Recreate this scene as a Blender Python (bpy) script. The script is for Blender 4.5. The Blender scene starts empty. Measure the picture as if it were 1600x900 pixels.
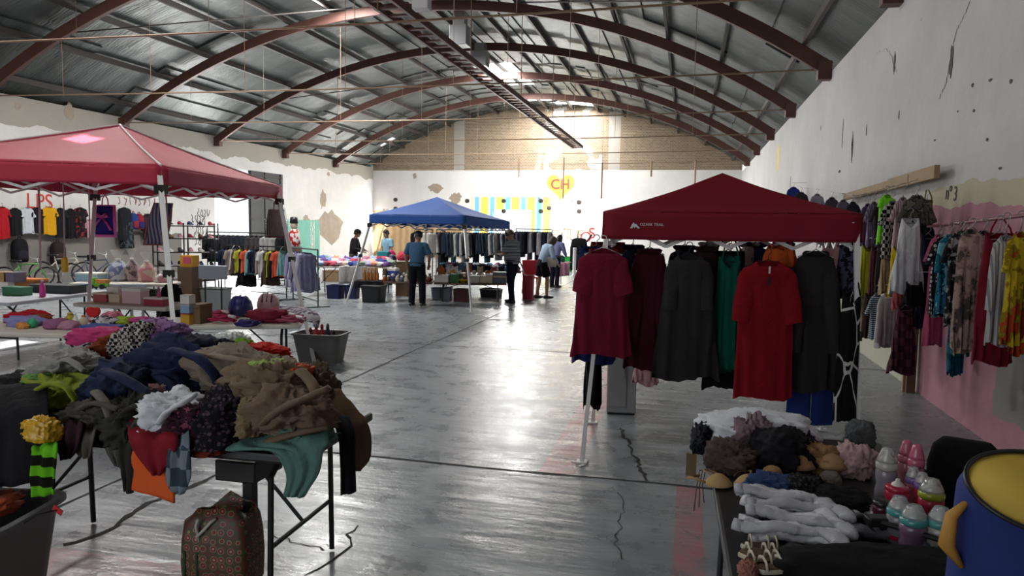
import bpy, bmesh, math, random
from mathutils import Vector, Matrix, noise
R=random.Random(7)
C=bpy.context.scene.collection
SC=bpy.context.scene
pi=math.pi; sin=math.sin; cos=math.cos
# ------------------------------------------------------------------ camera
EYE=1.72; FPX=1150.0; YAW=.2339; PIT=.0819; ROL=.0166
_cx=Vector((cos(YAW),sin(YAW),0)); _cy=Vector((-sin(YAW),cos(YAW),0)); _z=Vector((0,0,1))
_F=_cy*cos(PIT)-_z*sin(PIT); _V=_cy*sin(PIT)+_z*cos(PIT)
_R=_cx*cos(ROL)+_V*sin(ROL); _U=-_cx*sin(ROL)+_V*cos(ROL)
cam=bpy.data.cameras.new('camera'); cam.lens=36*FPX/1600; cam.sensor_width=36; cam.clip_start=.05; cam.clip_end=200
co=bpy.data.objects.new('camera',cam); C.objects.link(co)
co.matrix_world=Matrix(((_R.x,_U.x,-_F.x,0),(_R.y,_U.y,-_F.y,0),(_R.z,_U.z,-_F.z,EYE),(0,0,0,1)))
SC.camera=co
def ray(px,py): return _F+_R*((px-800)/FPX)+_U*((450-py)/FPX)
def atz(px,py,z=0.0):
    r=ray(px,py); t=(z-EYE)/r.z; return Vector((r.x*t,r.y*t,z))
def aty(px,py,y):
    r=ray(px,py); t=y/r.y; return Vector((r.x*t,y,EYE+r.z*t))
def atx(px,py,x):
    r=ray(px,py); t=x/r.x; return Vector((x,r.y*t,EYE+r.z*t))
# ------------------------------------------------------------------ light and exposure
vs=SC.view_settings; vs.view_transform='Standard'; vs.look='None'; vs.gamma=1; vs.use_curve_mapping=False; vs.exposure=0.0
w=bpy.data.worlds.new('World'); SC.world=w; w.use_nodes=True
bg=w.node_tree.nodes['Background']; bg.inputs[0].default_value=(.93,.97,1,1); bg.inputs[1].default_value=1.6
XL=-17.33; XR=2.48; YB=38.7; YF=-3.5; ZE=4.76; RISE=3.05; XM=(XL+XR)/2; HALF=(XR-XL)/2
RAD=(HALF*HALF+RISE*RISE)/(2*RISE)
def arch(x,lift=0.0): return ZE+RISE-RAD+math.sqrt(max(0,RAD*RAD-(x-XM)**2))+lift
def area(name,loc,rot,sx,sy,power,col=(1,1,1)):
    l=bpy.data.lights.new(name,'AREA'); l.shape='RECTANGLE'; l.size=sx; l.size_y=sy; l.energy=power; l.color=col
    o=bpy.data.objects.new(name,l); C.objects.link(o); o.location=loc; o.rotation_euler=rot; return o
area('daylight_left_door',(XL+.12,25.6,2.0),(0,-pi/2,0),3.8,2.4,1100,(1,.98,.95))
area('daylight_back_window',(-9.3,YB-.15,1.95),(-pi/2,0,0),2.2,1.5,600,(1,.98,.94))
area('daylight_back_small_window',(-17.0,YB-.15,2.2),(-pi/2,0,0),1.6,.9,250,(1,.98,.94))
area('entrance_fill',(-4.5,YF+.2,2.2),(pi/2,0,0),6.0,3.0,60,(.9,.95,1))  # added fill lamp in the unseen opening behind the camera
SKY=[(-7.6,29.3,1.3,2.0),(-7.5,32.3,1.15,1.2),(-7.5,36.2,1.2,1.8),(-5.9,37.7,2.0,.8),(-9.5,18.0,1.0,2.4),(-4.9,3.5,1.0,2.4),(-10.8,11.3,1.6,2.6)]  # last entry is added out of view to brighten the left stalls
SKP=[760,420,560,420,680,130,620]
for (x,y,sx,sy),p in zip(SKY,SKP):
    area('daylight_roof_and_fill',(x,y,arch(x,.12)),(0,0,0),sx,sy,p,(1,.99,.96))
sun=bpy.data.lights.new('sun','SUN'); sun.energy=22; sun.angle=.009; sun.color=(1,.95,.85)
so=bpy.data.objects.new('sun',sun); C.objects.link(so)
SUND=Vector((-.25,.35,-.9)).normalized(); so.rotation_euler=SUND.to_track_quat('-Z','Y').to_euler()
# ------------------------------------------------------------------ materials
M={}
def mat(name,col,rough=.6,metal=0.0,spec=.5,bump=0.0,bscale=40.0,bdist=0.0,var=0.0,vscale=6.0,alpha=1.0,trans=0.0,emit=None,estr=0.0):
    if name in M: return M[name]
    m=bpy.data.materials.new(name); m.use_nodes=True; nt=m.node_tree; b=nt.nodes['Principled BSDF']
    b.inputs['Base Color'].default_value=(*col,1); b.inputs['Roughness'].default_value=rough; b.inputs['Metallic'].default_value=metal
    b.inputs['Specular IOR Level'].default_value=spec; b.inputs['Alpha'].default_value=alpha; b.inputs['Transmission Weight'].default_value=trans
    if emit: b.inputs['Emission Color'].default_value=(*emit,1); b.inputs['Emission Strength'].default_value=estr
    if bump or var:
        tc=nt.nodes.new('ShaderNodeTexCoord')
    if var:
        n=nt.nodes.new('ShaderNodeTexNoise'); n.inputs['Scale'].default_value=vscale; n.inputs['Detail'].default_value=5
        nt.links.new(tc.outputs['Object'],n.inputs['Vector'])
        mx=nt.nodes.new('ShaderNodeMix'); mx.data_type='RGBA'
        mx.inputs['A'].default_value=(*[c*(1-var) for c in col],1); mx.inputs['B'].default_value=(*[min(1,c*(1+var)) for c in col],1)
        nt.links.new(n.outputs['Fac'],mx.inputs['Factor']); nt.links.new(mx.outputs['Result'],b.inputs['Base Color'])
    if bump:
        n=nt.nodes.new('ShaderNodeTexNoise'); n.inputs['Scale'].default_value=bscale; n.inputs['Detail'].default_value=4; n.inputs['Distortion'].default_value=bdist
        nt.links.new(tc.outputs['Object'],n.inputs['Vector'])
        bp=nt.nodes.new('ShaderNodeBump'); bp.inputs['Strength'].default_value=bump; bp.inputs['Distance'].default_value=.02
        nt.links.new(n.outputs['Fac'],bp.inputs['Height']); nt.links.new(bp.outputs['Normal'],b.inputs['Normal'])
    M[name]=m; return m
def s2l(c): return c/12.92 if c<=.04045 else ((c+.055)/1.055)**2.4
def hexc(h):
    return tuple(s2l(int(h[i:i+2],16)/255) for i in (0,2,4))
def cloth(h,rough=.9):
    return mat('cloth_'+h,hexc(h),rough,spec=.2,bump=.75,bscale=7,bdist=1.4,var=.14,vscale=9)
def patt(kind,h1,h2,scale=20.0,h3=None):
    """printed cloth: stripes, stripesz, check, dots, floral"""
    key='print_%s_%s_%s_%g'%(kind,h1,h2,scale)
    if key in M: return M[key]
    m=bpy.data.materials.new(key); m.use_nodes=True; nt=m.node_tree; b=nt.nodes['Principled BSDF']; L=nt.links
    b.inputs['Roughness'].default_value=.9; b.inputs['Specular IOR Level'].default_value=.2
    tc=nt.nodes.new('ShaderNodeTexCoord'); rp=nt.nodes.new('ShaderNodeValToRGB'); rp.color_ramp.interpolation='CONSTANT'
    rp.color_ramp.elements[0].color=(*hexc(h1),1); rp.color_ramp.elements[1].color=(*hexc(h2),1); rp.color_ramp.elements[1].position=.5
    if kind in('stripes','stripesz'):
        t=nt.nodes.new('ShaderNodeTexWave'); t.bands_direction='Z' if kind=='stripesz' else 'X'; t.inputs['Scale'].default_value=scale; t.inputs['Distortion'].default_value=.3
        o=t.outputs['Fac']
    elif kind=='check':
        t=nt.nodes.new('ShaderNodeTexChecker'); t.inputs['Scale'].default_value=scale; o=t.outputs['Fac']
    elif kind=='dots':
        t=nt.nodes.new('ShaderNodeTexVoronoi'); t.inputs['Scale'].default_value=scale; t.inputs['Randomness'].default_value=.3; o=t.outputs['Distance']
        rp.color_ramp.elements[1].position=.36; a=rp.color_ramp.elements
        c0=a[0].color[:]; a[0].color=a[1].color; a[1].color=c0
    elif kind=='lines':
        t=nt.nodes.new('ShaderNodeTexVoronoi'); t.feature='DISTANCE_TO_EDGE'; t.inputs['Scale'].default_value=scale; o=t.outputs['Distance']
        a=rp.color_ramp.elements; a[1].position=.024; c0=a[0].color[:]; a[0].color=a[1].color; a[1].color=c0
    else:
        t=nt.nodes.new('ShaderNodeTexNoise'); t.inputs['Scale'].default_value=scale; t.inputs['Detail'].default_value=2; o=t.outputs['Fac']
        if h3:
            e=rp.color_ramp.elements.new(.58); e.color=(*hexc(h3),1)
    vec=tc.outputs['Object']
    if kind=='lines':
        mp=nt.nodes.new('ShaderNodeMapping'); mp.inputs['Scale'].default_value=(1.6,.3,.55); L.new(vec,mp.inputs['Vector']); vec=mp.outputs['Vector']
    if kind in('floral','dots','check','lines'):
        bn=nt.nodes.new('ShaderNodeTexNoise'); bn.inputs['Scale'].default_value=7; bn.inputs['Detail'].default_value=4; bn.inputs['Distortion'].default_value=1.4; L.new(tc.outputs['Object'],bn.inputs['Vector'])
        bp=nt.nodes.new('ShaderNodeBump'); bp.inputs['Strength'].default_value=.7; bp.inputs['Distance'].default_value=.02; L.new(bn.outputs['Fac'],bp.inputs['Height']); L.new(bp.outputs['Normal'],b.inputs['Normal'])
    L.new(vec,t.inputs['Vector']); L.new(o,rp.inputs['Fac']); L.new(rp.outputs['Color'],b.inputs['Base Color'])
    M[key]=m; return m
def nodes_mat(name):
    m=bpy.data.materials.new(name); m.use_nodes=True; M[name]=m
    return m,m.node_tree,m.node_tree.nodes['Principled BSDF']
def ramp(nt,stops,interp='LINEAR'):
    r=nt.nodes.new('ShaderNodeValToRGB'); cr=r.color_ramp; cr.interpolation=interp
    cr.elements[0].position=stops[0][0]; cr.elements[0].color=(*stops[0][1],1)
    cr.elements[1].position=stops[-1][0]; cr.elements[1].color=(*stops[-1][1],1)
    for p,c in stops[1:-1]:
        e=cr.elements.new(p); e.color=(*c,1)
    return r
def tex(nt,kind,scale,detail=4,vec=None,**k):
    t=nt.nodes.new(kind); t.inputs['Scale'].default_value=scale
    if 'Detail' in t.inputs: t.inputs['Detail'].default_value=detail
    if vec is not None: nt.links.new(vec,t.inputs['Vector'])
    for a,v in k.items(): t.inputs[a].default_value=v
    return t
def mixc(nt,fac,a,b):
    mx=nt.nodes.new('ShaderNodeMix'); mx.data_type='RGBA'
    for s,v in (('Factor',fac),('A',a),('B',b)):
        if hasattr(v,'links') or hasattr(v,'is_linked'): nt.links.new(v,mx.inputs[s])
        else: mx.inputs[s].default_value=v if s=='Factor' else (*v,1)
    return mx.outputs['Result']
def bumpn(nt,b,h,strength,dist=.02):
    bp=nt.nodes.new('ShaderNodeBump'); bp.inputs['Strength'].default_value=strength; bp.inputs['Distance'].default_value=dist
    nt.links.new(h,bp.inputs['Height']); nt.links.new(bp.outputs['Normal'],b.inputs['Normal'])
def band(nt,sock,lo,hi):
    """1 between lo and hi"""
    a=nt.nodes.new('ShaderNodeMath'); a.operation='GREATER_THAN'; nt.links.new(sock,a.inputs[0]); a.inputs[1].default_value=lo
    c=nt.nodes.new('ShaderNodeMath'); c.operation='LESS_THAN'; nt.links.new(sock,c.inputs[0]); c.inputs[1].default_value=hi
    m=nt.nodes.new('ShaderNodeMath'); m.operation='MULTIPLY'; nt.links.new(a.outputs[0],m.inputs[0]); nt.links.new(c.outputs[0],m.inputs[1]); return m.outputs[0]
def mul(nt,a,b,op='MULTIPLY'):
    m=nt.nodes.new('ShaderNodeMath'); m.operation=op
    for i,v in enumerate((a,b)):
        if isinstance(v,(int,float)): m.inputs[i].default_value=v
        else: nt.links.new(v,m.inputs[i])
    return m.outputs[0]
# polished concrete floor with faded pink lane paint
m,nt,b=nodes_mat('concrete_floor')
geo=nt.nodes.new('ShaderNodeTexCoord'); P=geo.outputs['Object']; sx=nt.nodes.new('ShaderNodeSeparateXYZ'); nt.links.new(P,sx.inputs[0])
n1=tex(nt,'ShaderNodeTexNoise',.55,8,P,Roughness=.6); n2=tex(nt,'ShaderNodeTexNoise',3.2,8,P,Roughness=.7); n3=tex(nt,'ShaderNodeTexNoise',30,4,P)
r1=ramp(nt,[(.3,(.178,.196,.214)),(.5,(.235,.256,.277)),(.7,(.30,.323,.345))]); nt.links.new(n1.outputs['Fac'],r1.inputs['Fac'])
r2=ramp(nt,[(.35,(.8,.8,.8)),(.65,(1.1,1.1,1.1))]); nt.links.new(n2.outputs['Fac'],r2.inputs['Fac'])
mm=nt.nodes.new('ShaderNodeMix'); mm.data_type='RGBA'; mm.blend_type='MULTIPLY'; mm.inputs['Factor'].default_value=1
nt.links.new(r1.outputs['Color'],mm.inputs['A']); nt.links.new(r2.outputs['Color'],mm.inputs['B'])
wear=ramp(nt,[(.42,(0,0,0)),(.6,(1,1,1))]); nt.links.new(n2.outputs['Fac'],wear.inputs['Fac'])
lane=mul(nt,band(nt,sx.outputs['X'],-.98,-.72),band(nt,sx.outputs['Y'],5.0,9.5))
lane2=mul(nt,band(nt,sx.outputs['X'],-.02,.14),band(nt,sx.outputs['Y'],1,5.0))
lane3=mul(nt,band(nt,sx.outputs['X'],-4.2,-2.3),band(nt,sx.outputs['Y'],1.5,3.1))
lanes=mul(nt,mul(nt,lane,lane2,'MAXIMUM'),mul(nt,lane3,1.3),'MAXIMUM')
lw=mul(nt,lanes,mul(nt,mul(nt,wear.outputs['Color'],.55),.25,'ADD'))
cc=mixc(nt,lw,mm.outputs['Result'],(.42,.13,.14)); nt.links.new(cc,b.inputs['Base Color'])
rr=ramp(nt,[(.3,(.2,.2,.2)),(.7,(.4,.4,.4))]); nt.links.new(n2.outputs['Fac'],rr.inputs['Fac']); nt.links.new(rr.outputs['Color'],b.inputs['Roughness'])
mp=nt.nodes.new('ShaderNodeMapping'); mp.inputs['Scale'].default_value=(1.3,5.5,1); nt.links.new(P,mp.inputs['Vector'])
n4=tex(nt,'ShaderNodeTexNoise',1.2,5,mp.outputs['Vector'])
bumpn(nt,b,mul(nt,n4.outputs['Fac'],mul(nt,n3.outputs['Fac'],.12),'ADD'),.35,.03)
# old plaster walls
def plaster(name,base,dark,patchcol,pscale,thr,extra=None):
    m,nt,b=nodes_mat(name); tc=nt.nodes.new('ShaderNodeTexCoord'); P=tc.outputs['Object']
    sx=nt.nodes.new('ShaderNodeSeparateXYZ'); nt.links.new(P,sx.inputs[0])
    n1=tex(nt,'ShaderNodeTexNoise',.45,7,P,Roughness=.65); r=ramp(nt,[(.3,dark),(.65,base)]); nt.links.new(n1.outputs['Fac'],r.inputs['Fac'])
    n2=tex(nt,'ShaderNodeTexNoise',pscale,6,P,Roughness=.62); pk=ramp(nt,[(thr,(0,0,0)),(thr+.012,(1,1,1))]); nt.links.new(n2.outputs['Fac'],pk.inputs['Fac'])
    c=mixc(nt,pk.outputs['Color'],r.outputs['Color'],patchcol)
    if extra: c=extra(nt,c,sx,P)
    nt.links.new(c,b.inputs['Base Color']); b.inputs['Roughness'].default_value=.85; b.inputs['Specular IOR Level'].default_value=.25
    n3=tex(nt,'ShaderNodeTexNoise',7,6,P); bumpn(nt,b,n3.outputs['Fac'],.25,.03); return m
def right_extra(nt,c,sx,P):
    n=tex(nt,'ShaderNodeTexNoise',1.4,5,P); wob=mul(nt,mul(nt,n.outputs['Fac'],-.5,'ADD'),.25)
    zz=mul(nt,sx.outputs['Z'],wob,'ADD')
    yl=mul(nt,sx.outputs['Y'],8.72,'LESS_THAN')
    pink=mul(nt,yl,band(nt,zz,-.1,1.98)); cream=mul(nt,yl,band(nt,zz,1.98,2.18))
    n5=tex(nt,'ShaderNodeTexNoise',.9,6,P,Roughness=.7); pr=ramp(nt,[(.3,(.32,.155,.2)),(.7,(.5,.25,.31))]); nt.links.new(n5.outputs['Fac'],pr.inputs['Fac'])
    c=mixc(nt,pink,c,pr.outputs['Color']); c=mixc(nt,cream,c,(.5,.46,.33))
    pal=mul(nt,mul(nt,sx.outputs['Y'],8.72,'GREATER_THAN'),band(nt,zz,-.1,.75))
    c=mixc(nt,pal,c,(.5,.49,.4))
    hole=mul(nt,mul(nt,sx.outputs['Y'],mul(nt,wob,2.0),'ADD'),6.72,'LESS_THAN'); hole=mul(nt,hole,band(nt,zz,.25,1.02))
    c=mixc(nt,hole,c,(.25,.235,.22)); return c
plaster('plaster_right',(.62,.605,.6),(.5,.485,.48),(.2,.17,.15),2.3,.735,right_extra)
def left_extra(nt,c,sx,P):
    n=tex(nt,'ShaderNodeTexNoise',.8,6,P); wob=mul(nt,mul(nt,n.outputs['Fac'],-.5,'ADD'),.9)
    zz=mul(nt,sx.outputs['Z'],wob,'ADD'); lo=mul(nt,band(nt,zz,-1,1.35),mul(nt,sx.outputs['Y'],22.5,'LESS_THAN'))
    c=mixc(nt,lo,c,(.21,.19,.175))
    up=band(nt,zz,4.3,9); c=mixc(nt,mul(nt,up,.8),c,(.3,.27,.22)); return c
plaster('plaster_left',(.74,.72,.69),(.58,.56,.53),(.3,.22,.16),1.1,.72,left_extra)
def back_extra(nt,c,sx,P):
    # brick gable above the plaster
    mp=nt.nodes.new('ShaderNodeCombineXYZ'); nt.links.new(sx.outputs['X'],mp.inputs[0]); nt.links.new(sx.outputs['Z'],mp.inputs[1])
    bt=nt.nodes.new('ShaderNodeTexBrick'); nt.links.new(mp.outputs[0],bt.inputs['Vector']); bt.inputs['Scale'].default_value=3.2
    bt.inputs['Color1'].default_value=(.20,.14,.09,1); bt.inputs['Color2'].default_value=(.28,.2,.125,1); bt.inputs['Mortar'].default_value=(.33,.29,.23,1); bt.inputs['Mortar Size'].default_value=.03
    g=mul(nt,sx.outputs['Z'],4.78,'GREATER_THAN'); c=mixc(nt,g,c,bt.outputs['Color'])
    # grey concrete columns in the gable, plaster patch, plywood dado
    for lo,hi in ((-12.6,-12.0),(-4.2,-3.6)):
        c=mixc(nt,mul(nt,mul(nt,band(nt,sx.outputs['X'],lo,hi),g),.75),c,(.42,.4,.36))
    n=tex(nt,'ShaderNodeTexNoise',.9,5,P); pt=mul(nt,mul(nt,n.outputs['Fac'],.56,'GREATER_THAN'),mul(nt,band(nt,sx.outputs['X'],-7.6,-4.5),g)); c=mixc(nt,pt,c,(.62,.6,.55))
    ply=mul(nt,band(nt,sx.outputs['X'],-17.3,-11.6),band(nt,sx.outputs['Z'],-.1,2.55)); n2=tex(nt,'ShaderNodeTexWave',.8,3,P,Distortion=4)
    pr=ramp(nt,[(0,(.42,.27,.14)),(1,(.55,.38,.22))]); nt.links.new(n2.outputs['Fac'],pr.inputs['Fac']); c=mixc(nt,ply,c,pr.outputs['Color'])
    # painted yellow, white and blue vertical bands
    zone=mul(nt,band(nt,sx.outputs['X'],-11.55,-7.0),band(nt,sx.outputs['Z'],1.0,3.35))
    fr=nt.nodes.new('ShaderNodeMath'); fr.operation='FRACT'; nt.links.new(mul(nt,mul(nt,sx.outputs['X'],20,'ADD'),1.16),fr.inputs[0])
    rp=ramp(nt,[(0,(.20,.52,.68)),(.28,(.85,.85,.8)),(.40,(.80,.72,.12)),(.86,(.85,.85,.8))],'CONSTANT'); nt.links.new(fr.outputs[0],rp.inputs['Fac'])
    return mixc(nt,zone,c,rp.outputs['Color'])
plaster('plaster_back',(.80,.78,.75),(.66,.64,.62),(.42,.36,.3),.9,.74,back_extra)
# foil-faced corrugated roof
m,nt,b=nodes_mat('foil_roof'); tc=nt.nodes.new('ShaderNodeTexCoord'); P=tc.outputs['Object']
n1=tex(nt,'ShaderNodeTexNoise',.7,6,P); r=ramp(nt,[(.3,(.05,.056,.054)),(.7,(.13,.145,.138))]); nt.links.new(n1.outputs['Fac'],r.inputs['Fac']); nt.links.new(r.outputs['Color'],b.inputs['Base Color'])
b.inputs['Metallic'].default_value=.5; b.inputs['Roughness'].default_value=.46
mp=nt.nodes.new('ShaderNodeMapping'); mp.inputs['Scale'].default_value=(.5,4.2,1); nt.links.new(P,mp.inputs['Vector']); n2=tex(nt,'ShaderNodeTexNoise',4.5,4,mp.outputs['Vector'])
wv=tex(nt,'ShaderNodeTexWave',.55,1,P); wv.bands_direction='Y'
bumpn(nt,b,mul(nt,n2.outputs['Fac'],mul(nt,wv.outputs['Fac'],.5),'ADD'),.26,.1)
steel=mat('red_oxide_steel',(.105,.045,.035),.55,.2,var=.3,vscale=3)
dsteel=mat('dark_purlin_steel',(.05,.042,.038),.6,.2)
rodm=mat('rusty_rod',(.30,.2,.13),.6,.3)
white_steel=mat('white_painted_steel',(.75,.75,.74),.4,.1)
black_steel=mat('black_painted_steel',(.012,.012,.013),.45,.2)
grey_steel=mat('grey_steel',(.35,.36,.37),.4,.6)
black_plastic=mat('black_plastic',(.012,.012,.013),.4)
white_plastic=mat('white_plastic',(.72,.73,.74),.45)
wood=mat('old_wood',(.33,.22,.11),.75,var=.35,vscale=5,bump=.3,bscale=12)
darkwood=mat('brown_wood',(.13,.075,.04),.7,var=.3,vscale=5)
glow=mat('translucent_roof_sheet',(.9,.9,.9),.5,emit=(1,.99,.95),estr=7.0)
# ------------------------------------------------------------------ mesh helpers
class MB:
    def __init__(s): s.v=[]; s.f=[]
    def add(s,vs,fs):
        o=len(s.v); s.v+= [tuple(p) for p in vs]; s.f+=[tuple(i+o for i in f) for f in fs]; return s
    def box(s,c,d,rz=0.0,m=None,taper=1.0):
        hx,hy,hz=d[0]/2,d[1]/2,d[2]/2; vs=[]
        for z,t in((-hz,1.0),(hz,taper)):
            for x,y in((-hx,-hy),(hx,-hy),(hx,hy),(-hx,hy)):
                p=Vector((x*t,y*t,z))
                if m is not None: p=m@p
                elif rz: p=Vector((p.x*cos(rz)-p.y*sin(rz),p.x*sin(rz)+p.y*cos(rz),z))
                vs.append(p+Vector(c))
        return s.add(vs,[(3,2,1,0),(4,5,6,7),(0,1,5,4),(1,2,6,5),(2,3,7,6),(3,0,4,7)])
    def bar(s,a,b,wd,ht=None,up=(0,0,1)):
        a=Vector(a);b=Vector(b); ht=ht or wd; d=(b-a).normalized(); u=Vector(up)
        if abs(d.dot(u))>.98: u=Vector((0,1,0))
        x=d.cross(u).normalized()*wd/2; y=x.cross(d).normalized()*ht/2
        vs=[a-x-y,a+x-y,a+x+y,a-x+y,b-x-y,b+x-y,b+x+y,b-x+y]
        return s.add(vs,[(3,2,1,0),(4,5,6,7),(0,1,5,4),(1,2,6,5),(2,3,7,6),(3,0,4,7)])
    def tube(s,pts,r,n=8,closed=False,cap=True,flat=1.0):
        pts=[Vector(p) for p in pts]; k=len(pts); rs=r if isinstance(r,(list,tuple)) else [r]*k
        rings=[]; prev=None
        for i,p in enumerate(pts):
            if closed: d=pts[(i+1)%k]-pts[i-1]
            else: d=pts[min(i+1,k-1)]-pts[max(i-1,0)]
            d.normalize()
            if prev is None:
                u=Vector((0,0,1)) if abs(d.z)<.9 else Vector((1,0,0))
                x=d.cross(u).normalized()
            else:
                x=(prev-d*prev.dot(d)); x=x.normalized() if x.length>1e-6 else d.orthogonal().normalized()
            prev=x; y=d.cross(x)
            rings.append([p+x*(cos(2*pi*j/n)*rs[i])+y*(sin(2*pi*j/n)*rs[i]*flat) for j in range(n)])
        return s.loft(rings,closed,cap)
    def loft(s,rings,closed=False,cap=True):
        n=len(rings[0]); k=len(rings); vs=[p for r in rings for p in r]; fs=[]
        for i in range(k if closed else k-1):
            a=i*n; b_=((i+1)%k)*n
            for j in range(n): fs.append((a+j,a+(j+1)%n,b_+(j+1)%n,b_+j))
        if cap and not closed:
            fs.append(tuple(range(n-1,-1,-1))); fs.append(tuple((k-1)*n+j for j in range(n)))
        return s.add(vs,fs)
    def lathe(s,prof,n=20,c=(0,0,0),sx=1.0,sy=1.0,cap=True):
        return s.loft([[Vector((c[0]+r*sx*cos(2*pi*j/n),c[1]+r*sy*sin(2*pi*j/n),c[2]+z)) for j in range(n)] for r,z in prof],cap=cap)
    def grid(s,rows,closed=False):
        n=len(rows[0]); vs=[p for r in rows for p in r]; fs=[]
        for i in range(len(rows)-1):
            for j in range(n-1): fs.append((i*n+j,i*n+j+1,(i+1)*n+j+1,(i+1)*n+j))
        return s.add(vs,fs)
    def ball(s,c,r,sx=1,sy=1,sz=1,n=16):
        k=n//2; rings=[]
        for i in range(1,k):
            a=-pi/2+pi*i/k; rings.append([Vector((c[0]+r*sx*cos(a)*cos(2*pi*j/n),c[1]+r*sy*cos(a)*sin(2*pi*j/n),c[2]+r*sz*sin(a))) for j in range(n)])
        return s.loft(rings)
    def prism(s,outline,h,m=None):
        n=len(outline); vs=[Vector((x,y,0)) for x,y in outline]+[Vector((x,y,h)) for x,y in outline]
        if m is not None: vs=[m@p for p in vs]
        return s.add(vs,[tuple(range(n-1,-1,-1)),tuple(range(n,2*n))]+[(j,(j+1)%n,n+(j+1)%n,n+j) for j in range(n)])
    def build(s,name,m=None,parent=None,smooth=False,bevel=0.0,thick=0.0,sub=0,loc=None,rz=0.0):
        me=bpy.data.meshes.new(name); me.from_pydata([tuple(p) for p in s.v],[],s.f); me.update()
        if thick or True:
            bm=bmesh.new(); bm.from_mesh(me); bmesh.ops.recalc_face_normals(bm,faces=bm.faces); bm.to_mesh(me); bm.free()
        if smooth:
            me.polygons.foreach_set('use_smooth',[True]*len(me.polygons))
        if m: me.materials.append(M[m] if isinstance(m,str) else m)
        o=bpy.data.objects.new(name,me); C.objects.link(o)
        if parent is not None: o.parent=parent
        if loc is not None: o.location=loc
        if rz: o.rotation_euler=(0,0,rz)
        if thick:
            md=o.modifiers.new('Solidify','SOLIDIFY'); md.thickness=thick; md.offset=0
        if sub:
            md=o.modifiers.new('Subd','SUBSURF'); md.levels=sub; md.render_levels=sub
        if bevel:
            md=o.modifiers.new('Bevel','BEVEL'); md.width=bevel; md.segments=2; md.limit_method='ANGLE'
        return o
def thing(name,label,cat,loc=(0,0,0),rz=0.0,group=None):
    o=bpy.data.objects.new(name,None); C.objects.link(o); o.empty_display_size=.05; o.location=loc; o.rotation_euler=(0,0,rz)
    o['label']=label; o['category']=cat
    if group: o['group']=group
    return o
def tag(o,label,cat,group=None):
    o['label']=label; o['category']=cat
    if group: o['group']=group
    return o
def struct(o): o['kind']='structure'; return o
ORD='first second third fourth fifth sixth seventh eighth ninth tenth eleventh twelfth thirteenth fourteenth fifteenth sixteenth seventeenth eighteenth nineteenth twentieth'.split()
_T='twenty thirty forty fifty sixty seventy'.split()
ORD+=[ (t+'-'+o) if o else {'thirty':'thirtieth','forty':'fortieth','fifty':'fiftieth','sixty':'sixtieth','seventy':'seventieth'}[t] for t in _T for o in ['']+ORD[:9] if not(t=='twenty' and o=='')]
def tidx(Y): return (Y-19.77)/4.73
# ================================================================== room shell
def wallgrid(fn,cuts_a,cuts_b,holes):
    """quads over sorted a/b cuts, leaving out the holes (a0,a1,b0,b1)"""
    mb=MB()
    for i in range(len(cuts_a)-1):
        for j in range(len(cuts_b)-1):
            a=(cuts_a[i]+cuts_a[i+1])/2; b_=(cuts_b[j]+cuts_b[j+1])/2
            if any(h[0]<a<h[1] and h[2]<b_<h[3] for h in holes): continue
            mb.add([fn(cuts_a[i],cuts_b[j]),fn(cuts_a[i+1],cuts_b[j]),fn(cuts_a[i+1],cuts_b[j+1]),fn(cuts_a[i],cuts_b[j+1])],[(0,1,2,3)])
    return mb
def slab(name,mb,m,nrm,t):
    base=list(mb.v); n=len(base); fs=list(mb.f); ed={}
    for f in fs:
        for i in range(len(f)):
            a,b_=base[f[i]],base[f[(i+1)%len(f)]]; k=tuple(sorted((tuple(round(q,4) for q in a),tuple(round(q,4) for q in b_)))); ed.setdefault(k,[]).append((f[i],f[(i+1)%len(f)]))
    off=Vector(nrm)*t; mb.v+=[tuple(Vector(p)+off) for p in base]; mb.f+=[tuple(i+n for i in reversed(f)) for f in fs]
    for k,e in ed.items():
        if len(e)==1: a,b_=e[0]; mb.f.append((b_,a,a+n,b_+n))
    return struct(mb.build(name,m))
floor=struct(MB().box(((XL+XR)/2,(YB+YF)/2,-.1),(XR-XL+1.2,YB-YF+1,.2)).build('floor','concrete_floor'))
# left wall with the tall doorway
DOORL=(24.4,29.2,-.01,3.86)
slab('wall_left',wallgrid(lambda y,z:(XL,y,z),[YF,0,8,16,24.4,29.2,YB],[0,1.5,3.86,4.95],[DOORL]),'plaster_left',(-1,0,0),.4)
slab('wall_right',wallgrid(lambda y,z:(XR,y,z),[YF,4,8.72,16,24,32,YB],[0,2,4.0,4.72],[]),'plaster_right',(1,0,0),.4)
WB=(-10.4,-8.2,1.15,2.7); WS=(-16.55,-14.9,1.75,2.65)
xs=sorted([XL,WB[0],WB[1],WS[0],WS[1],XR]+[XL+i*(XR-XL)/24 for i in range(1,24)])
mb=wallgrid(lambda x,z:(x,YB,z),xs,[0,1.15,1.75,2.65,2.7,4.7],[WB,WS])
for i in range(len(xs)-1):
    a,c=xs[i],xs[i+1]; mb.add([(a,YB,4.7),(c,YB,4.7),(c,YB,arch(c,.35)),(a,YB,arch(a,.35))],[(0,1,2,3)])
slab('wall_back',mb,'plaster_back',(0,1,0),.4)
slab('wall_front',wallgrid(lambda x,z:(x,YF,z),[XL,-7.5,-1.5,XR],[0,3.6,9],[(-7.5,-1.5,-1,3.6)]),'plaster_right',(0,-1,0),.3)
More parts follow.
